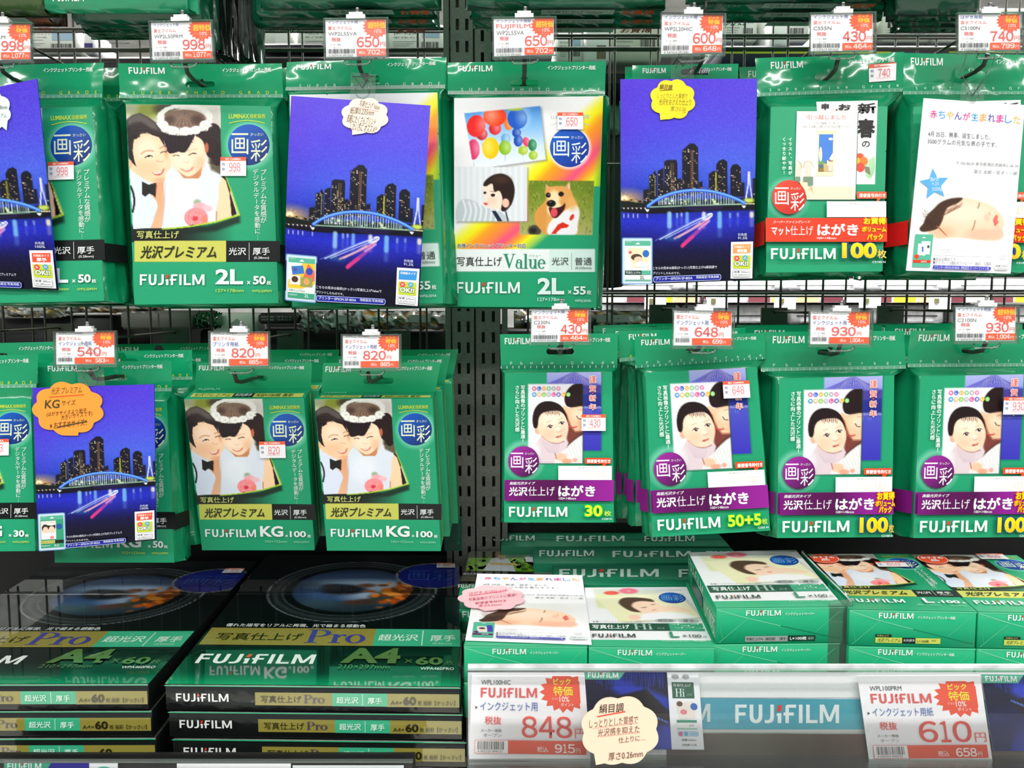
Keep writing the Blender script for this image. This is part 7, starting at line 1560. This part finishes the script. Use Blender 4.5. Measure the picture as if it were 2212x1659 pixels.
# small white and green cartons
def hi_top(pr):
    pr.part('top_panel').raster(paint_hi(1.1)); pr.rect(0, 121.5, 95, 135, (60, 176, 130)); 
    pr.part('lettering').text('LUMINAX技術採用', 66, 6.5, 89, 11, (200, 204, 200), .01); pr.text('各種インクジェットプリンター対応', 4.5, 82, 45, 86, (150, 154, 150))
    pr.part('round_emblem').ell(77.5, 28.5, 12, 13.5, (30, 100, 190), (20, 70, 150)); pr.text('画', 68, 22, 77, 35, (110, 170, 225)); pr.text('彩', 78, 22, 87.5, 37, (110, 170, 225))
    pr.part('quality_ovals').ell(64.5, 81.8, 8.6, 4, (180, 186, 184)); pr.ell(83.6, 82.5, 8.6, 4, (180, 186, 184)); pr.text('絹目調', 58.5, 79.3, 70.5, 84.3, (70, 76, 72)); pr.text('厚手', 79, 79.8, 88.5, 85, (70, 76, 72))
    pr.part('title_band').rect(1, 88.3, 66, 103.6, (40, 84, 66)); pr.rect(66, 88.3, 93.4, 103.6, (60, 166, 126)); pr.part('lettering')
    pr.text('写真仕上げ', 4, 91.5, 34, 100.5, (236, 242, 240), .02); pr.serif('Hi', 37, 90, 53, 102, (170, 192, 182)); pr.text('ハイ', 56, 97, 62, 101.5, (190, 204, 196))
    for a, b_ in ((68, 90), (76, 93), (84, 90), (70, 98), (79, 97), (87, 99)): pr.text('印刷', a, b_, a+4, b_+2.4, (190, 226, 210)); pr.rect(a+5, b_, a+6.5, b_+2, (220, 240, 230))
    pr.part('brand_lettering').logo(3.4, 112, 37, 119.3, (66, 72, 70)); pr.part('size_lettering').text('L', 64, 107.6, 71, 119, (60, 146, 110), .03); pr.text('×100', 73.5, 113, 88.2, 119, (90, 96, 94), .015); pr.text('枚', 89.5, 115.5, 92.5, 119.3, (120, 124, 122)); pr.text('インクジェットペーパー', 56, 125, 77, 128.5, (190, 230, 212), .01); pr.text('WPL100HIC', 80, 125, 90, 128, (190, 230, 212))
def l_front(kind):
    def f(pr):
        pr.part('flap_lines').line([(.5, 1.2), (12, 4.6), (24, 8.2), (48, 14.2)], .35, (150, 226, 190)); pr.line([(48, 14.2), (66, 18.4), (90, 24.2), (93, 24.4)], .35, (10, 112, 74)); pr.line([(4, 6), (4.4, 5), (6, 4.5), (12, 5.4), (24, 8.4)], .22, (110, 206, 164))
        pr.line([(23, 8.6), (10, 20), (2.4, 27)], .25, (120, 210, 168)); pr.line([(91, 3.8), (80, 13.8), (74, 19.4)], .22, (110, 204, 160)); pr.line([(4, 6.2), (3.6, 18), (5, 24)], .2, (90, 196, 150))
        pr.part('brand_lettering').logo(22, 1.7, 47.8, 6, (226, 240, 234))
        pr.part('lettering').text('インクジェットペーパー' if kind == 'hi' else 'インクジェットプリンター用紙', 50.8, 3.6, 73 if kind == 'hi' else 79, 6, (216, 240, 228), .02)
        if kind == 'hi': pr.part('content_strip').rect(21.6, 21.9, 53.4, 26.2, (150, 158, 154)); pr.rect(53.4, 21.7, 74, 26, (18, 52, 38)); pr.text('写真仕上げHi〔絹目調〕〔厚手〕', 22.6, 22.9, 52.6, 25.4, (44, 56, 50), .01); pr.text('L×100枚', 55, 22.5, 67.5, 25.2, (236, 242, 238), .02); pr.text('画彩', 68.5, 22.8, 73, 25, (160, 190, 176))
        else: pr.part('content_strip').rect(20, 18.4, 32, 20.4, (18, 28, 20)); pr.rect(20, 20.8, 40, 25, (200, 206, 92)); pr.rect(40, 20.8, 50, 25, (18, 22, 20)); pr.rect(50, 20.8, 68.5, 25, (200, 206, 92)); pr.text('写真仕上げ', 21, 18.8, 30, 20, (206, 210, 110)); pr.text('光沢プレミアム', 21.4, 21.4, 38.6, 24.3, (60, 64, 20), .005, .2); pr.text('光沢|厚手', 40.8, 21.7, 49.4, 24, (226, 230, 226)); pr.text('L×100枚', 51, 22, 60, 24.2, (70, 74, 24), .01); pr.text('画彩', 62, 21.8, 65.5, 23.2, (120, 124, 50))
        pr.part('edge_highlight').rect(0, 0, 95, .3, (120, 220, 176))
    return f
def l_side(pr): pr.part('side_lettering').logo(2, 2, 60, 8, (170, 222, 200)); pr.text('L×100枚', 68, 5, 99, 17, (206, 236, 222)); pr.rect(20, 9, 58, 17, (30, 70, 56))
def prem_top(stick, sx):
    def f(pr):
        print_premium(pr, 'L', '100', '89×127mm', 'WPL100PRM', stick, 2.2, True, sx)
        pr.part('recommended_sticker').ell(318, 283, 45, 42, (240, 84, 50)); pr.rring(277, 246, 359, 320, 34, 2.4, (250, 220, 210)); pr.text('おすすめ', 286, 262, 350, 282, (255, 244, 238), .03); pr.text('品', 306, 286, 330, 306, (255, 244, 238), .03)
    return f
HB = (30, 168, 118); LC = (HB, HB, HB)
def lbox(label, tq, z, kind, topf=None, side=False, group='small cartons stacked on the right shelf', jitter=(0, 0)):
    top = [atz(x, y, z)+np.array([jitter[0], jitter[1], 0]) for x, y in tq]
    return carton_box('photo_paper_carton', label, 'paper box', top, .028, M_CARTON, front=l_front(kind), topf=topf, sidef=l_side if side else None, group=group, cols=LC, ttq=[(0, 0), (95, 0), (95, 135), (0, 135)] if kind == 'hi' else T1, ftq=[(0, 0), (95, 0), (95, 28), (0, 28)],
        labels={'price_sticker': 'white price sticker with a red stripe', 'recommended_sticker': 'round orange-red sticker', 'cover_photo': 'printed photo of two children'})
def down(tq, z0, z1):      # the same carton one storey lower, straight below
    return [tuple(v) for v in tq]
def stackbox(label, tq, z0, dz, kind, jit):
    top = [atz(x, y, z0)-np.array([-jit, 0, dz]) for x, y in tq]
    return carton_box('photo_paper_carton', label, 'paper box', top, .028, M_CARTON, front=l_front(kind), group='small cartons stacked on the right shelf', cols=LC, ftq=[(0, 0), (95, 0), (95, 28), (0, 28)])
Q_B1 = [(1036, 1271), (1261, 1270), (1269.4, 1396.5), (1001.7, 1396)]; Q_B2 = [(1263, 1270), (1483, 1268.5), (1544, 1400), (1271.5, 1397.6)]
Q_B3 = [(1487, 1194), (1719, 1188.5), (1823.4, 1311), (1547.5, 1314)]; Q_B4 = [(1738, 1197.5), (1963.6, 1197), (2110.4, 1322), (1835, 1317)]; Q_B5 = [(1966.5, 1198), (2196, 1200), (2390, 1327), (2113.5, 1322)]
lbox('white-topped carton under the newborn card, leftmost of its row', Q_B1, Z_LOW, 'hi', hi_top)
lbox('low white-topped carton with the lying baby, right of the newborn card', Q_B2, Z_LOW, 'hi', hi_top)
lbox('raised white-topped carton with the lying baby, left of the clear divider', Q_B3, Z_HI, 'hi', hi_top, True)
lbox('carton with the two children and an orange-red sticker, right of the clear divider', Q_B4, Z_HI, 'premium', prem_top('610', (1090, 560, 1560, 800)))
lbox('carton with the two children and an orange-red sticker, cut off by the right edge', Q_B5, Z_HI, 'premium', prem_top('610', (1120, 110, 1560, 380)))
stackbox('carton under the leftmost white-topped carton of the row', Q_B1, Z_LOW, .0285, 'hi', 0)
stackbox('carton under the low white-topped carton with the lying baby', Q_B2, Z_LOW, .0285, 'hi', 0)
for k in (1, 2):
    stackbox(['', 'second', 'third'][k]+' carton down under the raised white-topped one', Q_B3, Z_HI, .0285*k, 'hi', -.002)
    stackbox(['', 'second', 'third'][k]+' carton down under the children carton right of the divider', Q_B4, Z_HI, .0285*k, 'premium', .0005)
    stackbox(['', 'second', 'third'][k]+' carton down under the children carton at the right edge', Q_B5, Z_HI, .0285*k, 'premium', .0005)
PI_ = (200, 90, 110)
newborn('white card announcing a birth, lying on the cartons with a pink bubble note', [(1031, 1239), (1257.5, 1242.5), (1278, 1390.5), (1005.3, 1381)], None,
        dict(shape=(1061, 1298, 72, 28), tail=(1046, 1326, 1058, 1322), col=(250, 200, 208), label='pink bubble note written in crimson ink', lines=[('はがき 光沢仕上げ', 1008, 1281, 1098, 1289, PI_, -5), ('_', 1008, 1295, 1100, 1281, (240, 110, 130), 1.4), ('写真画像のプリントに最適!!', 1006, 1294, 1122, 1301, PI_, -6), ('郵便番号枠付き', 1022, 1306, 1096, 1312, PI_, -5), ('厚さ0.23mm', 1030, 1314, 1086, 1319, PI_, -4)], cl=dict(n=9)), plane=Z_LOW+.0022, sample='glossy', st=1.8, tab=False, tq=[(1995.7, 212), (2214, 227), (2183, 591), (1957.6, 584.5)])

# black-framed pack and its pile, behind the newborn card
ZP = Z_LOW-.0125
LQ = [(1012, 1190), (1193, 1190), (1202, 1297), (992, 1292)]
def lp_top(pr):
    pr.part('top_panel').poly([(1014, 1191), (1192, 1191), (1200, 1262), (996, 1262)], (14, 18, 16)); pr.poly([(995, 1264), (1201, 1264), (1202, 1296), (990, 1291)], (40, 160, 110))
    pr.part('garden_photo').poly([(1015, 1192), (1190, 1192), (1189, 1237), (1006, 1234)], (120, 180, 40)); pr.poly([(1016, 1192), (1140, 1192), (1136, 1206), (1012, 1206)], (60, 62, 40)); r = random.Random(1)
    for k in range(60): x, y = 1012+r.random()*174, 1206+r.random()*26; pr.ell(x, y, r.uniform(4, 10), r.uniform(2, 5), r.choice([(170, 210, 50), (90, 150, 30), (200, 226, 90), (60, 110, 30), (130, 190, 60)]), n=8, up=0 if k else 1)
    pr.poly([(1050, 1222), (1060, 1208), (1074, 1205), (1096, 1208), (1106, 1222), (1112, 1236), (1042, 1234)], (226, 232, 240)); pr.ell(1082, 1200, 15, 8, (130, 96, 56), n=14); pr.ell(1082, 1204, 9, 6, (190, 150, 110), n=12); pr.poly([(1052, 1216), (1110, 1218), (1122, 1223), (1060, 1222)], (222, 190, 120))
    pr.part('round_emblem').poly([(1141, 1191), (1190, 1191), (1190, 1206), (1142, 1206)], (24, 44, 130))
    pr.part('brand_lettering').logo(990, 1266-2, 1036, 1272, (240, 244, 242)); pr.part('lettering').text('優れた描写', 1000, 1240, 1036, 1244, (230, 236, 232)); pr.poly([(997, 1248), (1033, 1249), (1030, 1259), (993, 1258)], (70, 70, 30)); pr.text('写真仕上げ', 1000, 1250, 1030, 1257, (24, 24, 10))
    pr.part('price_sticker').poly([(1133, 1205), (1181, 1207), (1181, 1218), (1134, 1216)], (232, 234, 236)); pr.part('price_sticker_lettering').text('640', 1150, 1209, 1171, 1215, (226, 90, 80), .01)
for k in range(2):
    top = [atz(x, y, ZP)-np.array([0, 0, .0222*k]) for x, y in LQ]
    carton_box('photo_paper_pack', ['black-framed pack with a garden photo, behind the newborn card', 'green-ended pack right under the black-framed garden pack', 'lowest pack under the black-framed garden pack'][k], 'paper pack', top, .022, M_SHRINKF, topf=lp_top if k == 0 else None, ttq=LQ,
        front=lambda pr: (pr.part('end_lettering').rect(0, 9, 95, 19, (40, 160, 110)), pr.logo(3, 10.5, 40, 16, (226, 238, 232))), ftq=[(0, 0), (95, 0), (95, 19), (0, 19)], cols=((14, 60, 44), (14, 18, 16), (30, 140, 96)), pm=M_SHRINK, group='packs piled behind the newborn card')
# long green cartons printed with the brand, at the back of the shelf
ZM = 1.0868
for k, (ya, yb, words) in enumerate([(1146, 1180, [(1202, 1349, 1158, 1170), (1050, 1155, 1158, 1169), (1392, 1500, 1159, 1171)]), (1184, 1216, [(1323, 1492, 1191, 1204), (1165, 1283, 1190, 1203), (1525, 1660, 1192, 1205)]), (1221, 1262, [(1208, 1423, 1230, 1247), (1466, 1660, 1231, 1248)])]):
    xl = X(1075 if k == 0 else 1150 if k == 1 else 1195, 1.0)
    f0, f1 = atz(1300, yb, ZM), atz(1300, ya, ZM); x0 = {0: -.012, 1: .022, 2: .040}[k]; x1 = .235
    top = [np.array([x0, f1[1], ZM]), np.array([x1, f1[1], ZM]), np.array([x1, f0[1], ZM]), np.array([x0, f0[1], ZM])]
    pq = []
    for p in top:
        d = p-np.array([0, 0, CAMZ]); cy_ = d[1]*CP-d[2]*SP; pq.append((1106+FPX*d[0]/cy_, 829.5-FPX*(d[1]*SP+d[2]*CP)/cy_))
    def tf(pr, words=words, k=k):
        pr.part('brand_lettering')
        for a, b_, c, d_ in words: pr.logo(a, c, b_, d_, (176, 200, 190), red=(200, 50, 40) if k == 2 else (70, 80, 70))
    carton_box('long_green_carton', ['rearmost', 'middle', 'front'][k]+' long green carton with repeated brand lettering at the back of the shelf', 'paper box', top, ZM-Z_SR, M_CARTON, topf=tf, ttq=pq, cols=((10, 104, 74), (10, 104, 74), (16, 134, 92)), group='long green cartons at the back of the shelf')
# a small green end panel near the posts
eg = thing('green_end_flap', 'dark green card flap standing beside the foot of the left slotted post', 'paper box', pt(985, 1190, .90))
solid('card', M_CARTON, eg, lambda b: b.hexa([pt(960, 1190, .90), pt(998, 1190, .90), pt(998, 1190, .903), pt(960, 1190, .903), pt(960, 1140, .90), pt(998, 1116, .90), pt(998, 1116, .903), pt(960, 1140, .903)], (8, 70, 54)))
pr = Print([(0, 0), (10, 0), (10, 50), (0, 50)], Quad([pt(986, 1130, .90), pt(996, 1130, .90), pt(996, 1178, .90), pt(986, 1178, .90)]), .0004); pr.part('lettering').vtext('FUJIFILM', 5, 2, 48, 6, (50, 130, 110)); pr.build(M_CARTON, eg)

# clear divider beside the raised carton
dv = thing('clear_divider', 'upright clear plastic divider right of the raised white-topped carton', 'divider', atz(1833, 1400, Z_SR))
def divf(b):
    A = atz(1731, 1189, Z_HI+.004)+np.array([.002, 0, 0]); B = atz(1833, 1291, Z_HI+.006)+np.array([.002, 0, 0]); d = (B-A)/np.linalg.norm(B-A); e = np.array([d[1], -d[0], 0])*.0018; lo = np.array([0, 0, Z_SR-A[2]]); lo2 = np.array([0, 0, Z_SR-B[2]])
    b.hexa([B+lo2, B+lo2+e, A+lo+e, A+lo, B, B+e, A+e, A], (220, 235, 228)); C_ = B+np.array([-.018, -.004, -.002]); D_ = np.array([C_[0], C_[1], Z_SR])
    b.hexa([D_, B+lo2+np.array([0, -.004, 0]), B+lo2+np.array([0, -.0025, 0]), D_+np.array([0, .0015, 0]), C_, B+np.array([0, -.004, 0]), B+np.array([0, -.0025, 0]), C_+np.array([0, .0015, 0])], (220, 235, 228))
solid('panel', M_ACRYL, dv, divf)

# ============================================================ price rails along the shelf fronts
YR = .598
def rail_thing(label, xl, xr, zt_, zb_, teal):
    root = thing('price_rail', label, 'shelf rail', ((xl+xr)/2, YR, zb_))
    solid('back_strip', M_WHITE if teal else M_SHELF, root, lambda b: b.box((xl, YR+.010, zb_-.004), (xr, YR+.013, zt_-.002), (200, 205, 205)))
    solid('mount', M_SHELF, root, lambda b: b.box((xl+.01, YR+.013, zb_), (xr-.01, .6235, zb_+.01), (60, 60, 60)))
    def cov(b):
        P = []
        for k in range(9): t = k/8; P.append((YR-.003-.013*math.sin(min(1, t*2.4)*math.pi/2)+.003*t, zt_+(zb_-zt_)*t))
        for k in range(8): (y0, z0), (y1, z1) = P[k], P[k+1]; b.quad((xl, y1, z1), (xr, y1, z1), (xr, y0, z0), (xl, y0, z0), (235, 240, 240))
    solid('clear_cover', M_CLEAR, root, cov, True, label='clear curved cover')
    solid('top_edge', M_TAB, root, lambda b: b.box((xl, YR-.0045, zt_-.0008), (xr, YR-.0015, zt_+.0008), (235, 240, 238)))
    solid('bottom_edge', M_TAB, root, lambda b: b.box((xl, YR-.014, zb_-.002), (xr, YR+.013, zb_), (210, 215, 212)))
    return root
zr1, zr0 = zz(1444, YR), zz(1646, YR)
rr = rail_thing('clear price rail along the right shelf with large price cards', X(1006, YR), X(2300, YR), zr1, zr0, True)
def railprint(pr):
    pr.part('brand_strip_and_glare').grect([(1440, 1507), (2260, 1512), (2260, 1578), (1440, 1574)], [(90, 160, 180), (60, 150, 168), (84, 168, 180), (70, 150, 170)]); pr.rect(1440, 1575, 2260, 1582, (190, 196, 190)); pr.rect(1440, 1450, 2260, 1506, (226, 230, 230))  # teal band is print; the white rect above it is painted cover glare
    pr.grect([(1440, 1583), (2260, 1587), (2260, 1644), (1440, 1642)], [(96, 84, 84), (110, 108, 96), (84, 74, 62), (120, 92, 92), (120, 96, 92), (90, 92, 84)])  # brownish gradient paints the reflections seen in the clear cover
    pr.part('brand_lettering').logo(1588, 1521, 1812, 1561, (214, 226, 226)); pr.logo(1320, 1519, 1534, 1558, (190, 206, 206)); pr.logo(1880, 1524, 2110, 1564, (200, 216, 216))
p4 = [(1440, 1444), (2290, 1444), (2290, 1646), (1440, 1646)]; YQ = YR+.0095
pr = Print(p4, Quad(quad_at(p4, YQ)), .0001); railprint(pr); pr.build(M_CARD, rr)
def big_card(label, q, Y, code, brand, prod, price, tax, bar, wash=False):
    C = quad_at(q, Y); S = Quad(C); root = thing('large_price_card', label, 'price tag', (C[2]+C[3])/2, 'large price cards in the rail')
    solid('paper', M_CARD, root, lambda b: b.hexa([S.p(0, 1, -.0005), S.p(1, 1, -.0005), S.p(1, 0, -.0005), S.p(0, 0, -.0005), S.p(0, 1, 0), S.p(1, 1, 0), S.p(1, 0, 0), S.p(0, 0, 0)], (248, 249, 252)))
    pr = Print([(0, 0), (850, 0), (850, 660), (0, 660)], S, .0001, .00002); pr.part('special_offer_burst')
    B = star_burst(690, 160, 185, 150, 17, .8); B = [(min(x, 806), max(y, 44)) for x, y in B]; pr.poly(B, (240, 96, 74)); pr.text('ビック', 612, 62, 742, 108, (252, 232, 70), .03); pr.text('特価', 610, 116, 752, 186, (252, 232, 70), .02); pr.text('さらに', 596, 198, 646, 214, (255, 230, 225)); pr.text('10%', 652, 190, 724, 230, (255, 240, 236), .01); pr.text('ポイント', 660, 236, 756, 262, (255, 236, 230), .01)
    pr.part('price_lettering').text(code, 72, 74, 292, 108, (80, 82, 86), 0); pr.logo(70, 130, 488, 200, (226, 100, 100), red=(220, 80, 80)); pr.poly([(34, 262), (50, 272), (34, 284)], (70, 74, 80)); pr.text(prod, 68, 232, 488, 296, (76, 110, 180), 0)
    pr.text('税抜', 104, 336, 224, 396, (236, 96, 90), .01); pr.text('メーカー価格', 78, 428, 226, 452, (90, 92, 96)); pr.text('オープン', 96, 462, 226, 486, (90, 92, 96)); pr.digits(price, 372, 334, 730, 488, (238, 92, 84), .012); pr.text('円', 750, 420, 828, 490, (240, 120, 110), 0)
    pr.part('tax_bar').rring(38, 510, 822, 606, 2, 3, (240, 110, 92), (250, 246, 246)); pr.rect(272, 510, 822, 606, (240, 96, 72)); pr.barcode(58, 518, 254, 578, (70, 70, 74), len(price)+int(tax), 30); pr.text(bar, 58, 582, 232, 600, (90, 92, 96)); pr.text('税込', 478, 552, 556, 592, (255, 240, 236), .01); pr.digits(tax, 604, 532, 744, 594, (255, 246, 242), .025); pr.text('円', 752, 560, 782, 594, (255, 240, 236))
    pr.build(M_CARD, root); return root
YK = YR+.004
big_card('large price card for 848 yen at the left end of the right rail', [(1019.7, 1446), (1262, 1447), (1276, 1645), (1013, 1641)], YK+.0005, 'WPL100HIC', 'F', 'インクジェット用', '848', '915', '4 902520 894151')
big_card('large price card for 610 yen at the right part of the rail', [(1852, 1460), (2117, 1458), (2145, 1651), (1878.8, 1653)], YK, 'WPL100PRM', 'F', 'インクジェット用紙', '610', '658', '4 547410 090970')
def bridge_poster(label, q, Y, col=True):
    C = quad_at(q, Y); S = Quad(C); root = thing('product_poster', label, 'poster', (C[2]+C[3])/2)
    solid('paper', M_CARD, root, lambda b: b.hexa([S.p(0, 1, -.0004), S.p(1, 1, -.0004), S.p(1, 0, -.0004), S.p(0, 0, -.0004), S.p(0, 1, 0), S.p(1, 1, 0), S.p(1, 0, 0), S.p(0, 0, 0)], (250, 250, 252)))
    pr = Print([(0, 0), (262, 0), (262, 175), (0, 175)], S, .0001, .00002); pr.part('bridge_photo').raster(paint_bridge()); pr.part('brand_tab').poly([(0, 0), (96, 0), (80, 20), (0, 20)], (90, 180, 150)); pr.logo(8, 4, 78, 16, (240, 246, 244))
    pr.part('specification_strip').rect(190, 0, 262, 175, (244, 246, 250)); pr.ell(208, 12, 9, 6, (190, 194, 192)); pr.ell(232, 12, 9, 6, (190, 194, 192)); pr.text('絹目調', 201, 9, 215, 15, (120, 124, 122)); pr.text('厚手', 226, 9, 238, 15, (120, 124, 122)); pr.rect(199, 24, 249, 60, (60, 104, 84)); pr.text('写真仕上げ', 202, 27, 243, 34, (236, 242, 238)); pr.serif('Hi', 206, 38, 228, 56, (226, 236, 230)); pr.text('ハイ', 232, 48, 244, 55, (200, 212, 206))
    pr.poly([(206, 70), (246, 66), (248, 104), (212, 106)], (240, 232, 222)); pr.ell(214, 72, 7, 6, (110, 84, 70), n=12); pr.ell(246, 78, 8, 8, (70, 110, 190), n=16); pr.ell(222, 90, 8, 6, (236, 140, 150), n=12); pr.rect(205, 108, 250, 114, (70, 150, 124)); pr.rect(205, 114, 250, 128, (244, 246, 246)); pr.text('A4', 232, 117, 242, 123, (130, 134, 132)); pr.rect(205, 126, 250, 129, (150, 210, 190))
    pr.rring(206, 134, 252, 144, 4, .6, (130, 190, 220), (200, 226, 240)); pr.ell(212, 139, 5, 5, (220, 110, 160), n=12); pr.ell(224, 139, 5, 5, (110, 180, 220), n=12); pr.text('OK!!', 232, 135, 250, 143, (130, 190, 220), .03); pr.text('紙厚:0.26mm', 214, 150, 246, 155, (80, 84, 90), .01); pr.text('白色度 91.0%', 214, 161, 246, 166, (80, 84, 90), .01)
    pr.build(M_PHOTO, root); return root
bridge_poster('poster of a blue-lit bridge at night in the rail beside the 848 yen card', [(1262, 1448), (1508, 1450), (1521, 1619), (1266, 1617)], YK+.0015)
bridge_poster('poster of a blue-lit bridge cut off at the right end of the rail', [(2119, 1456), (2372, 1458), (2386, 1622), (2146, 1622)], YK+.0015)
# big peach bubble standing in front of the rail
def free_note(label, tq, Y, cfg):
    S = Quad(quad_at(tq, Y)); root = thing('speech_bubble_card', label, 'note', S.p(.5, 1)); o = note(root, S, tq, cfg, .0008, .001); o.name = 'cut_out_card'; del o['label']; return root
free_note('large peach bubble note in front of the 848 yen card and bridge poster', [(1250, 1500), (1426, 1500), (1426, 1658), (1250, 1658)], YR-.021, dict(shape=(1339, 1577, 86, 76), tail=(1287, 1651, 1300, 1632), col=(250, 216, 190), label='x', cl=dict(n=8, amp=.1, ph=.2), lines=[('絹目調', 1288, 1514, 1346, 1535, (50, 40, 36), -4, .01), ('_', 1284, 1544, 1352, 1532, (240, 90, 70), 3), ('しっとりとした質感で', 1264, 1546, 1382, 1566, (110, 80, 64), -5), ('_', 1272, 1571, 1380, 1558, (248, 180, 160), 1.5), ('光沢感を抑えた', 1284, 1568, 1386, 1586, (110, 80, 64), -6), ('_', 1290, 1590, 1388, 1580, (248, 180, 160), 1.5), ('仕上りに…', 1334, 1588, 1400, 1602, (110, 80, 64), -6), ('厚さ0.26mm', 1310, 1624, 1394, 1642, (90, 70, 60), -6)]))
# left rail, only its top shows
zl1 = zz(1639, YR); rl = rail_thing('clear price rail along the left shelf, only its top edge in view', X(-120, YR), X(884, YR), zl1, zl1-.064, False)
def pl(label, q, Y, cols, fn=None):
    C = quad_at(q, Y); S = Quad(C); root = thing('rail_price_card', label, 'price tag', (C[2]+C[3])/2)
    solid('paper', M_CARD, root, lambda b: b.hexa([S.p(0, 1, -.0005), S.p(1, 1, -.0005), S.p(1, 0, -.0005), S.p(0, 0, -.0005), S.p(0, 1, 0), S.p(1, 1, 0), S.p(1, 0, 0), S.p(0, 0, 0)], cols))
    pr = Print([(0, 0), (200, 0), (200, 150), (0, 150)], S, .0001, .00002); pr.part('printing'); (fn or (lambda p: p.rect(20, 20, 120, 30, (200, 90, 90))))(pr); pr.build(M_CARD, root)
pl('brand poster in the left rail, its green corner just in view', [(9, 1644), (254, 1646), (258, 1820), (4, 1820)], YK, (250, 250, 252), lambda p: (p.poly([(0, 0), (84, 0), (74, 20), (0, 20)], (60, 170, 130)), p.logo(6, 3, 66, 15, (236, 244, 240)), p.poly([(84, 0), (150, 0), (150, 140), (0, 140), (0, 22), (74, 20)], (30, 24, 150)), p.ell(176, 16, 14, 8, (90, 190, 160))))
pl('white price card in the left rail, below the wide black cartons', [(382, 1650), (628, 1650), (628, 1830), (382, 1830)], YK, (250, 250, 252), lambda p: p.text('WPA460PRO', 20, 20, 90, 34, (90, 90, 96)))
pl('white and blue card in the left rail, right of the white price card', [(632, 1654), (872, 1654), (872, 1830), (632, 1830)], YK, (246, 248, 250), lambda p: (p.rect(90, 5, 200, 20, (60, 70, 190)), p.rect(4, 10, 80, 16, (60, 170, 130))))
